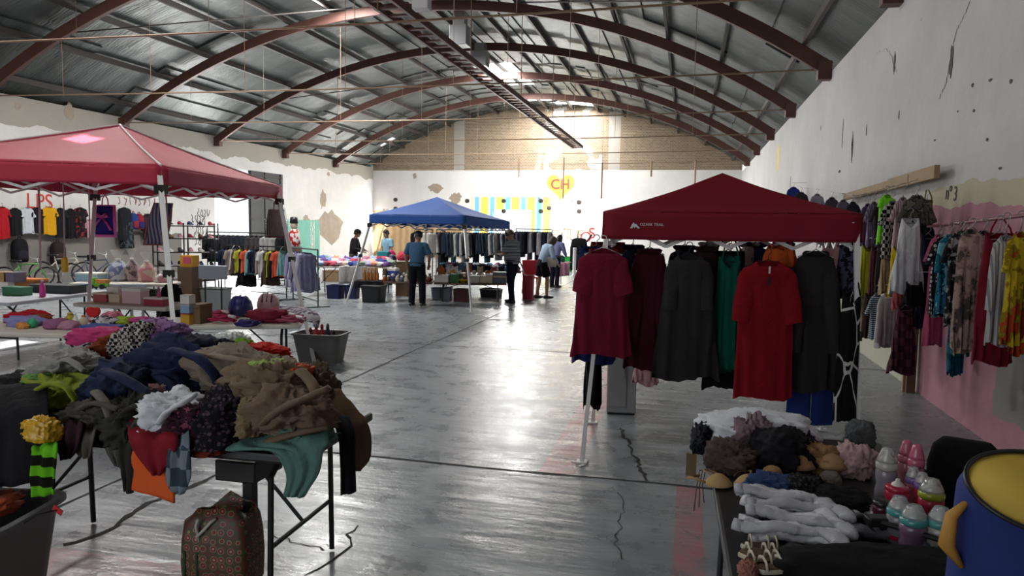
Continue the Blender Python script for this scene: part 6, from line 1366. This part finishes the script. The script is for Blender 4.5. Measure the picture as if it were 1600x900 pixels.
    if hair:
        mb=MB(); rows=[]; low=-.045 if hair=='short' else (-.2 if hair=='long' else .0)
        for i in range(9):
            a=pi/2-(pi/2+.55)*i/8; row=[]
            for j in range(25):
                q=2*pi*j/24; f_=max(0,sin(q)); aa=max(a,.42*f_-.3*(1-f_)) if hair=='short' else max(a,.5*f_-.6*(1-f_)); r=.107
                row.append(hp(.8*r*cos(aa)*cos(q),.98*r*cos(aa)*sin(q)-.004,1.2*r*sin(aa)+(low*(1-f_)*max(0,(i-5)/3) if hair=='long' else 0)))
            rows.append(row)
        mb.grid(rows).build('hair',hc_,t,smooth=True,thick=.012*S)
    if cap:
        mb=MB(); rows=[]
        for i in range(7):
            a=pi/2*(1-i/6)+.12*(i/6); rows.append([hp(.093*cos(a)*cos(q)*1.0,.113*cos(a)*sin(q),.028+.105*sin(a)) for q in [2*pi*j/24 for j in range(25)]])
        cp=mb.grid(rows).build('cap',cap,t,smooth=True,thick=.008)
        MB().grid([[hp(.085*cos(q),.1*sin(q)+.0,.042) for q in [pi*j/12 for j in range(13)]],[hp(.082*cos(q),.1*sin(q)+.075*sin(q)**.7 if sin(q)>0 else .0,.03) for q in [pi*j/12 for j in range(13)]]]).build('visor',cap,cp,smooth=True,thick=.008)
    return t
blue_shirt=cloth('3d5f7c'); blktr=cloth('14151b'); navytr=cloth('151826')
stripe=patt('stripesz','262a36','a4aab0',9.5)
p=atz(651,478); person('person','person from behind in a dark cap, grey blue shirt and black trousers',(p.x,p.y,0),.05,1.64,blue_shirt,blktr,.06,[((-.27,.0,1.13),(-.25,.1,.88)),((.28,.05,1.14),(.22,.2,.95))],(.03,-.01,.35),legs=[(-.12,0,0),(.13,.02,0)],cap=cloth('16171d'),hair='short',solewhite=True,belly=.03)
p=atz(800,473); person('person','person in a grey and white striped polo shirt and black trousers holding a small object',(p.x,p.y,0),1.25,1.72,stripe,navytr,.04,[((-.24,.08,1.12),(-.12,.3,1.12)),((.24,.06,1.12),(.1,.3,1.16))],(.06,-.03,.6),legs=[(-.1,-.06,0),(.1,.08,.02)],hair='short',hairc=mat('dark_brown_hair',(.04,.025,.018),.6),belly=.06)
p=atz(846,466); person('person','person in a pale blue blouse and black shorts leaning forward with a handbag',(p.x,p.y,0),-.9,1.62,cloth('a9bdd6'),blktr,.38,[((-.26,.12,1.14),(-.16,.34,1.08)),((.26,.12,1.14),(.14,.36,1.06))],(.06,-.02,.55),legs=[(-.09,-.1,0),(.1,.1,.03)],hair='long',hairc=mat('brown_hair',(.06,.032,.02),.6),shorts=True,sk=skin2,long_=True)
q=Vector((p.x+.22,p.y-.05,.78)); hb_=thing('handbag','cream and pink handbag held by the person in the pale blue blouse','bag',q); MB().loft([slabring(.13,.05,0),slabring(.15,.06,.06),slabring(.13,.05,.2),slabring(.09,.03,.24)]).build('body',cloth('b8a8a0'),hb_,smooth=True); MB().tube([(-.08,0,.22),(-.06,0,.36),(.06,0,.36),(.08,0,.22)],.01,6).build('handle',cloth('c87a90'),hb_)
p=atz(866,449); person('person','person in a lavender shirt and dark trousers partly hidden behind the pale blue blouse',(p.x,p.y,0),-.5,1.6,cloth('7c80ac'),navytr,.25,[((-.25,.12,1.14),(-.16,.32,1.1)),((.25,.12,1.14),(.14,.34,1.1))],(.05,-.02,.5),hair='long',sk=skin2,long_=True)
p=atz(606,445); person('person','person in a light blue shirt standing at the far side of the white clothed table',(p.x,p.y,0),2.6,1.62,cloth('8ab0c4'),cloth('3a3f4c'),.05,None,(.02,0,.2),hair='short',sk=skin2)
p=atz(552,446); person('person','person in a black cap and dark shirt behind the white clothed table',(p.x,p.y,0),-1.4,1.62,cloth('1e1c1e'),cloth('4a4640'),.12,[((-.24,.1,1.12),(-.14,.3,1.1)),((.24,.1,1.12),(.14,.3,1.08))],(.03,0,.2),cap=cloth('141418'),hair='short',sk=skin,long_=True)
p=atz(692,438); person('person','person with dark red hair behind the long clothes rack',(p.x,p.y,0),pi,1.66,cloth('c8b0b0'),cloth('2c2e38'),.0,None,(0,0,0),hair='short',hairc=mat('red_hair',(.16,.03,.02),.6),sk=skin2)
# ================================================================== centre: blue canopy and its tables
bL=onvert(577,348,-6.9,15.1); bF=onvert(726,351,-4.5,14.55); bR=onvert(796,358,-4.25,17.4); bB=bL+(bR-bF); up=Vector((0,0,.18)); ctr=(bL+bF+bR+bB)/4; pk=onvert(683,308,ctr.x,ctr.y)
ff=[atz(541,475),atz(737,488),atz(832,466),None]; ff[3]=Vector((bB.x-.1,bB.y+.3,0))
canopy('pop_up_canopy','blue pop-up canopy on white legs over the centre stalls',[bL+up,bF+up,bR+up,bB+up],pk,ff,blue_poly,.18,white_steel,'pop-up canopies',legw=.045)
CG='goods on the centre tables'
def tb(label,px0,px1,py,W_,m,h=.74,L_=None,ac=None):
    a,c=ac or (atz(px0,py[0],h),atz(px1,py[1],h)); d=c-a; d.z=0; ln=L_ or d.length; dn=d.normalized(); n_=Vector((-dn.y,dn.x,0)); ctr=(a+c)/2+n_*W_/2
    t=folding_table(label,(ctr.x,ctr.y),math.atan2(dn.y,dn.x),ln,W_,m,black_steel,h,group='tables under the blue canopy'); return (ctr,dn,n_,h,ln,W_,t)
brn=mat('brown_tabletop',(.10,.05,.035),.6,var=.2)
TA=tb('long brown table under the blue canopy on the side of the black bin',558,668,(443,444),.7,brn,.45,ac=(Vector((-7.3,15.3,.45)),Vector((-5.62,15.75,.45)))); TB=tb('long brown table under the blue canopy with cream baskets',668,787,(444,448),.7,brn,.45,ac=(Vector((-5.58,15.76,.45)),Vector((-3.98,16.2,.45))))
zc=onvert(518,414,*atz(518,460)[:2]).z; ze=onvert(876,410,*atz(876,444)[:2]).z
TC=tb('white clothed table heaped with baby clothes left of the blue canopy',482,612,(415,417),.9,tblw,zc); zd=onvert(730,423,-4.9,17.6).z
TD=tb('second row table with shoes and jeans behind the cream baskets',664,800,(420,421),.6,brn,zd,ac=(Vector((-6.1,17.35,zd)),Vector((-4.0,17.75,zd))))
# lace cloth that hangs from the baby clothes table
a=atz(530,416,zc+.005); c=atz(592,416,zc+.005); cl=sheet('tablecloth',[(a+Vector((0,.5,.006)),c+Vector((0,.5,.006))),(a+Vector((0,.05,.006)),c+Vector((0,.05,.006))),(a+Vector((0,-.03,-.05)),c+Vector((0,-.03,-.05))),(a+Vector((.02,-.05,-.42)),c+Vector((-.1,-.05,-.42)))],patt('dots','b8b4b0','d8d6d4',40),seed=3,fold=.02,freq=4); tag(cl,'white lace cloth hanging over the front of the baby clothes table','tablecloth')
def P8(T,u,v): return T[0]+T[1]*((u-.5)*T[4])+T[2]*((v-.5)*T[5])+Vector((0,0,T[3]+.003-T[0].z))
pal=['c8889a','8a9ac8','e0dcdc','b8b0d0','5a6aa8','d8c0b0','c85a70','a8c0d8','e8e4e0','7a5a9a','d89a7a','9ab0a0','3a4a8a','e0b8c8','b04a5a']
pnm=['pink','periwinkle','white','lilac','blue','peach','rose','pale blue','cream white','purple','apricot','sage','royal blue','blush','raspberry']
cnt={}
def uniq(nm,base):
    cnt[(nm,base)]=cnt.get((nm,base),0)+1; return '%s %s'%(nm,base%ORD[cnt[(nm,base)]-1])
k=0
for r in range(3):
    for i in range(13):
        u=.03+.94*(i+.5)/13+R.uniform(-.02,.02); v=.14+.3*r; hh=pal[(k*7+r)%15]; p=P8(TC,u,v); lb='%s baby garment, %s row of the white clothed table, %s from the rack'%(pnm[(k*7+r)%15],['front','middle','back'][r],ORD[i])
        o=lump('baby_garment',(0,0,0),(.14,.14,.07+.03*r),cloth(hh),seed=400+k,amp=.28,n=20,flat=.4,loc=(p.x,p.y,p.z+.04+.02*r)); tag(o,lb,'baby clothes','baby clothes on the white clothed table'); k+=1
def onm(T,px,py,h=None): return atz(px,py,(h or T[3])+.003)
def mbox(label,T,px0,px1,py0,pyb,m,m2=None,name='box',cat='box',dep=None,h=None,uv=None):
    uv=uv or ((((px0+px1)/2-672)/113,.1) if T is TB else None); p=P8(T,*uv) if uv else onm(T,(px0+px1)/2,pyb,h); s=pxm(p); w_=(px1-px0)/s; h_=(pyb-py0)/s; d_=dep or min(.3,w_); t=thing(name,label,cat,(p.x,p.y+d_/2,p.z),0,CG)
    MB().box((0,0,h_*.42),(w_,d_,h_*.84)).build('body',m,t); MB().box((0,0,h_*.9),(w_*1.04,d_*1.04,h_*.2)).build('lid',m2 or m,t); return t
mbox('teal plastic box standing on the baby clothes table',TC,573,590,383,404,P_('tealbox','1f98a8'),uv=(.83,.8)); mbox('cream box left of the teal box',TC,566,573,388,402,P_('cream','d8c8ac'),uv=(.74,.8))
p=P8(TC,.95,.75); t=thing('radio','dark round radio beside the teal box','radio',p,0,CG); MB().ball((0,0,.14),.14,1,.6,1,18).build('shell',P_('radio','1c2038'),t,smooth=True); MB().lathe([(.001,-.01),(.07,-.01),(.07,.01),(.001,.01)],16).build('speaker',grey_steel,t).matrix_local=Matrix.Translation((0,-.085,.14))@Matrix.Rotation(pi/2,4,'X')
o=lump('bag',(0,0,0),(.17,.12,.2),cloth('c02a5a'),seed=501,amp=.15,n=28,flat=.6,loc=onm(TC,607,412,zc+.03)+Vector((0,.1,.12))); tag(o,'bright magenta bag lying at the end of the baby clothes table','bag',CG)
o=lump('bag',(0,0,0),(.17,.12,.14),cloth('c03a50'),seed=502,amp=.15,n=28,flat=.6,loc=atz(628,402,.95)+Vector((0,.1,.0))); tag(o,'raspberry red backpack behind the person with the dark cap','bag',CG)
st=MB().box((0,0,.42),(.3,.25,.84)).build('stand',darkwood,smooth=False); q=atz(628,402,.95); st.location=(q.x,q.y+.1,0); tag(st,'brown stand that carries the raspberry red backpack','stand')
# goods along the front tables
for i,px in enumerate((568,573,578,583,588)):
    p=P8(TA,.1+.042*i,.25); t=thing('bottle','amber sauce bottle on the brown table, %s from the blue canopy leg'%ORD[i],'bottle',(p.x,p.y+.05+.02*(i%2),p.z),0,'amber bottles'); s=pxm(p); h_=20/s
    MB().lathe([(.035,0),(.037,.02),(.037,h_*.55),(.016,h_*.75),(.015,h_*.88)],12).build('body',gl('amber',(.5,.2,.03)),t,smooth=True); MB().lathe([(.019,h_*.86),(.019,h_),(.01,h_)],10).build('cap',P_('bottlecap','d8a03a'),t)
mbox('dark brown crate standing behind the amber bottles',TA,592,598,417,436,darkwood,uv=(.36,.3)); mbox('white box with blue base on the brown table',TA,598,613,418,438,P_('blue2','2f4fa0'),P_('white','e4e2dd'),uv=(.45,.35)); mbox('navy box beside the blue based box',TA,613,618,421,434,P_('navyblue','23255e'),uv=(.56,.4))
fc=['b86a3a','d8d0c8','8a3a2a','c8b89a','4a6a4a','6a4a3a','c89a4a','a85a6a','5a6a8a','e0d8c8','3a3a44','c86a3a']; fn=['terracotta','white','rust','sand','green','brown','ochre','rose','slate blue','ivory','black','orange']
def smallitem(label,p,kind,hh,grp=CG,s=1.0):
    m=P_('c'+hh,hh)
    if kind==0:
        t=thing('jar',label,'jar',p,0,grp); MB().lathe([(.04*s,0),(.05*s,.04*s),(.045*s,.1*s),(.03*s,.12*s)],12).build('body',m,t,smooth=True); MB().lathe([(.034*s,.12*s),(.034*s,.145*s),(.01*s,.15*s)],12).build('lid',P_('white','e4e2dd'),t)
    elif kind==1:
        t=thing('figurine',label,'figurine',p,R.uniform(0,6),grp); MB().lathe([(.05*s,0),(.055*s,.03*s),(.03*s,.1*s),(.035*s,.12*s)],12).build('body',m,t,smooth=True); MB().ball((0,0,.16*s),.042*s,n=12).build('head',P_('ivory','d8ccb8'),t,smooth=True)
    elif kind==2:
        t=thing('plush_toy',label,'toy',p,R.uniform(0,6),grp); MB().ball((0,0,.08*s),.085*s,1,.9,1,14).build('body',cloth(hh),t,smooth=True); hd_=MB().ball((0,-.02*s,.2*s),.06*s,n=14).build('head',cloth(hh),t,smooth=True)
        for q in (-1,1): MB().ball((q*.045*s,-.02*s,.255*s),.022*s,n=10).build('ear',cloth(hh),hd_,smooth=True)
    else:
        t=thing('bowl',label,'bowl',p,0,grp); MB().lathe([(.04*s,0),(.1*s,.05*s),(.11*s,.07*s),(.1*s,.068*s),(.04*s,.015*s)],16).build('bowl',m,t,smooth=True); MB().lathe([(.045*s,-.001),(.045*s,.008)],12).build('foot',m,t)
    return t
kn=['jar','figurine','soft toy','bowl']
for r in range(3):
    for i in range(11):
        u=.34+.64*(i+.5)/11; p=P8(TA,u,.15+.28*r); kd=[0,1,0,3,1,2][(i*2+r)%6]; ci=(i*5+r*3)%12
        smallitem('%s %s, brown table %s row, %s from the amber bottles'%(fn[ci],kn[kd],['front','middle','back'][r],ORD[i]),p+Vector((0,0,.0)),kd,fc[ci],s=.9)
for i,(x0,x1,h) in enumerate([(743,762,'c8bc9c'),(763,785,'c4a88a'),(724,742,'b8b4a0'),(672,694,'d8d4cc')]):
    t=mbox(['cream basket in the middle of the basket table','peach cream basket nearest the person in stripes','pale grey basket beside the canopy leg','white tray nearest the person with the dark cap'][i],TB,x0,x1,434,445,P_('c'+h,h),name='basket',cat='basket',dep=.3)
mbox('green basket between the white tray and the yellow bowl',TB,696,711,431,444,P_('basketgreen','2f6a3a'),name='basket',cat='basket'); smallitem('mustard yellow bowl at the edge of the basket table',P8(TB,.4,.16),3,'c8a02a',s=1.1)
for r in range(2):
  for i in range(11):
    u=.04+.92*(i+.5)/11; p=P8(TB,u,.42+.17*r); ci=(i*7+r*4)%12; kd=[0,3,1,2,0,1][(i+r)%6]
    smallitem('%s %s, basket table %s row, %s from the dark cap side'%(fn[ci],kn[kd],['second','third'][r],ORD[i]),p,kd,fc[ci],s=1.0)
for i in range(10):
    u=.05+.9*(i+.5)/10; p=P8(TB,u,.85); kd=[2,1,2,0,2,1][i%6]; ci=[0,11,1,11,0,6,3,8,7,1][i]
    smallitem('%s %s at the back of the basket table, %s from the dark cap side'%(fn[ci],kn[kd],ORD[i]),p,kd,fc[ci],s=1.3)
mbox('grey clothes box with white dots at the end of the basket table',TB,763,784,417,434,P_('greyblue','5a606c'),name='box'); mbox('red and white gift box beside the grey clothes box',TB,752,762,416,430,P_('berry','a8324a'),P_('white','e4e2dd'))
dk=[('17181f','black'),('2a3448','dark denim'),('6a88a8','light denim'),('d8d8dc','white'),('3a3a40','charcoal'),('8a5a70','plum'),('1d2436','navy')]
for r in range(2):
    for i in range(12):
        p=P8(TD,.04+.92*(i+.5)/12,.2+.5*r); h,nm=dk[(i*3+r*2)%7]; o=lump('folded_clothes',(0,0,0),(.13,.13,.1+.03*r),cloth(h),seed=600+i+20*r,amp=.25,n=20,flat=.5,loc=(p.x,p.y,p.z+.05)); tag(o,'%s clothes, %s row of the rear table, %s from the dark cap side'%(nm,['front','back'][r],ORD[i]),'clothes','folded clothes on the second row table')
# bins, crates and boxes under the tables
def bin_(label,px0,px1,py0,pyb,m,name='storage_bin',cat='bin',lidm=None,taper=.9,y=None):
    p=atz((px0+px1)/2,pyb); s=pxm(p); w_=(px1-px0)/s/2; h_=(pyb-py0)/s; d_=min(.3,w_); t=thing(name,label,cat,(p.x,p.y+d_,0),0,'bins and crates under the centre tables')
    MB().loft([rr_(w_*taper,d_*taper,0),rr_(w_,d_,h_*.94),rr_(w_*1.04,d_*1.05,h_*.95),rr_(w_*1.04,d_*1.05,h_),rr_(w_*.95,d_*.95,h_),rr_(w_*.85,d_*.85,h_*.1)]).build('tub',m,t)
    if lidm: MB().loft([rr_(w_*1.07,d_*1.08,h_),rr_(w_*1.07,d_*1.08,h_+.03),rr_(w_*.9,d_*.9,h_+.04)]).build('lid',lidm,t)
    return t
nv=P_('binnavy','141c48'); bkb=P_('binblack','1c1d20')
bin_('navy blue storage bin on the left under the baby clothes table',507,531,446,467,nv); bin_('navy blue storage bin beside the blue canopy leg',536,556,446,467,nv,lidm=None)
bin_('big black storage bin with lid at the end of the brown table',561,594,449,473,bkb,lidm=bkb); bin_('maroon crate under the basket table',706,730,452,472,P_('crate','4a1f28')); bin_('black crate under the basket table near the person in stripes',747,780,452,465,bkb)
bin_('navy bucket with white label left of the maroon crate',691,704,449,470,P_('bucketwhite','8a90a0')); bin_('tall red plastic bin beside the person in stripes',815,832,430,468,P_('redbin','a81e2e'),name='waste_bin')
bin_('grey bin under the middle of the brown tables',672,690,450,466,P_('greyslate','4a505c'))
q0=atz(514,440); t=bin_('brown cardboard box under the left end of the baby clothes table',501,528,423,440,mat('kraft_card',(.28,.18,.1),.8),name='cardboard_box',cat='box',taper=1.0); 
t=bin_('red and grey pouch at the leg of the baby clothes table',489,497,434,452,P_('pouchred','9a2430'),name='pouch',cat='bag')
o=sheet('cloth',[(P8(TA,.0,.6)+Vector((0,0,.01)),P8(TA,.36,.6)+Vector((0,0,.01))),(P8(TA,.0,.02)+Vector((0,0,.01)),P8(TA,.36,.02)+Vector((0,0,.01))),(P8(TA,-.01,-.06)+Vector((0,0,-.03)),P8(TA,.37,-.06)+Vector((0,0,-.03))),(P8(TA,.0,-.1)+Vector((0,0,-.14)),P8(TA,.38,-.1)+Vector((0,0,-.1)))],cloth('17161a'),seed=9,fold=.02); tag(o,'black cloth draped over the amber bottle end of the brown table','cloth')
# red chair behind the red bin
p=atz(822,462); t=thing('chair','red plastic chair behind the tall red bin','chair',(p.x,p.y+.5,0),.3); rp=P_('redchair','b02030')
MB().box((0,0,.43),(.42,.42,.03)).build('seat',rp,t,bevel=.01); MB().box((0,.2,.68),(.42,.03,.4)).build('backrest',rp,t,bevel=.01)
for x in (-.18,.18):
    for y in (-.18,.18): MB().bar((x*1.1,y*1.1,0),(x,y,.42),.035).build('leg',rp,t)
# ---------------- long racks of clothes behind the centre tables
dkc=[('16171c','black'),('1f2634','navy'),('2a2d36','charcoal'),('3a4250','slate'),('8a8a8c','pale grey'),('5a5264','plum grey'),('23303c','ink blue'),('2c5a66','teal'),('a8a8a8','silver grey'),('1a1a20','jet black')]
a=aty(682,372,22.0); c=aty(802,371,22.6); rack('long black clothes rack behind the second row table',a,c,1.62); fillrack(a,c,1.62,34,dkc,['jacket','long','pants','long','jacket'],'clothes on the long centre rack',"%s %s on the long centre rack, %s from the dark cap side",11,face=.35,scale=1.0)
a=aty(648,372,21.6); c=aty(676,372,21.6); rack('short black clothes rack behind the person with the dark cap',a,c,1.62); fillrack(a,c,1.62,9,[('16161a','black'),('8a6a3a','ochre'),('c8c4bc','cream'),('2a241f','dark brown'),('6a5a48','taupe')],['jacket','long'],'clothes on the short centre rack',"%s %s on the short centre rack, %s from the raspberry backpack",12,face=.4)
a=aty(806,371,24.0); c=aty(862,372,24.0); rack('black clothes rack behind the person in the pale blue blouse',a,c,1.68); fillrack(a,c,1.68,14,dkc[:6]+[('a09aa0','dusty grey')],['jacket','long','pants'],'clothes on the rear right rack',"%s %s on the rear right rack, %s from the person in stripes",13,face=.35)
# ---------------- pink clothed table, green box and clothes piles beyond
TE=tb('small table under a pink cloth near the right end of the back wall',864,888,(411,411),.8,tblw,ze)
a=atz(860,411,ze+.005); c=atz(888,411,ze+.005); cl=sheet('tablecloth',[(a+Vector((0,.7,.005)),c+Vector((0,.7,.005))),(a+Vector((0,.05,.005)),c+Vector((0,.05,.005))),(a+Vector((-.03,-.05,-.04)),c+Vector((.03,-.05,-.04))),(a+Vector((-.03,-.08,-.42)),c+Vector((.05,-.08,-.38)))],cloth('c892a4'),seed=5,fold=.03,freq=4); tag(cl,'pink cloth hanging over the small table at the back','tablecloth')
t=bin_('bright green plastic box on the floor behind the pink clothed table',880,893,401,424,P_('brightgreen','1fb04a'),name='plastic_box',cat='box')
for i,(x0,x1,y0,y1,h,nm) in enumerate([(862,874,388,410,'5a6a74','grey blue'),(872,884,386,408,'8a9aa0','pale grey'),(884,896,382,402,'26262e','charcoal'),(890,904,380,412,'17171b','black'),(866,880,396,412,'c8c4cc','white'),(880,892,390,402,'3a7a6a','sea green')]):
    p=atz((x0+x1)/2,418,.0); p=P8(TE,.15+.14*i,.5) ; s=pxm(p); o=lump('clothes_pile',(0,0,0),((x1-x0)/s/2,.16,.14),cloth(h),seed=700+i,amp=.25,n=22,flat=.5,loc=(p.x,p.y,p.z+.07)); tag(o,'%s clothes heaped on the pink clothed table'%nm,'clothes','clothes on the pink clothed table')
q=atz(902,425); backpack('large black backpack standing at the right end of the pink clothed table',(q.x,q.y+.3,1.35),.1,cloth('131316'),cloth('1e1e22'),.35,1.3,None)
q=atz(897,432); t=thing('white_post','short white post standing beside the pink clothed table','post',(q.x,q.y,0)); MB().lathe([(.1,0),(.1,.03),(.06,.05),(.06,1.0),(.07,1.02),(.05,1.04)],14).build('post',white_plastic,t,smooth=True); MB().lathe([(.16,-.0),(.16,.02)],16).build('base',white_plastic,t)
# grey cabinet near the left wall, green plants
for i,(px,py,z) in enumerate([(520,420,.8),(540,420,.8)]): pass
"""end"""
# ---------------- wires and cups hung high; small litter on the floor
for i,(px,py) in enumerate([(899,722),(908,728),(777,519),(886,437)]):
    q=atz(px,py); o=MB().prism([(-.03,-.012),(.028,-.016),(.034,.01),(-.02,.014)],.004).build('paper_scrap',[white_plastic,white_plastic,mat('brown_card',(.16,.1,.05),.8),black_plastic][i],loc=(q.x,q.y,.001),rz=i); tag(o,['white paper scrap on the floor by the left front leg of the maroon canopy','smaller white paper scrap right of the first one on the floor','brown scrap on the floor of the wide aisle','dark scrap on the floor near the pink clothed table'][i],'litter')
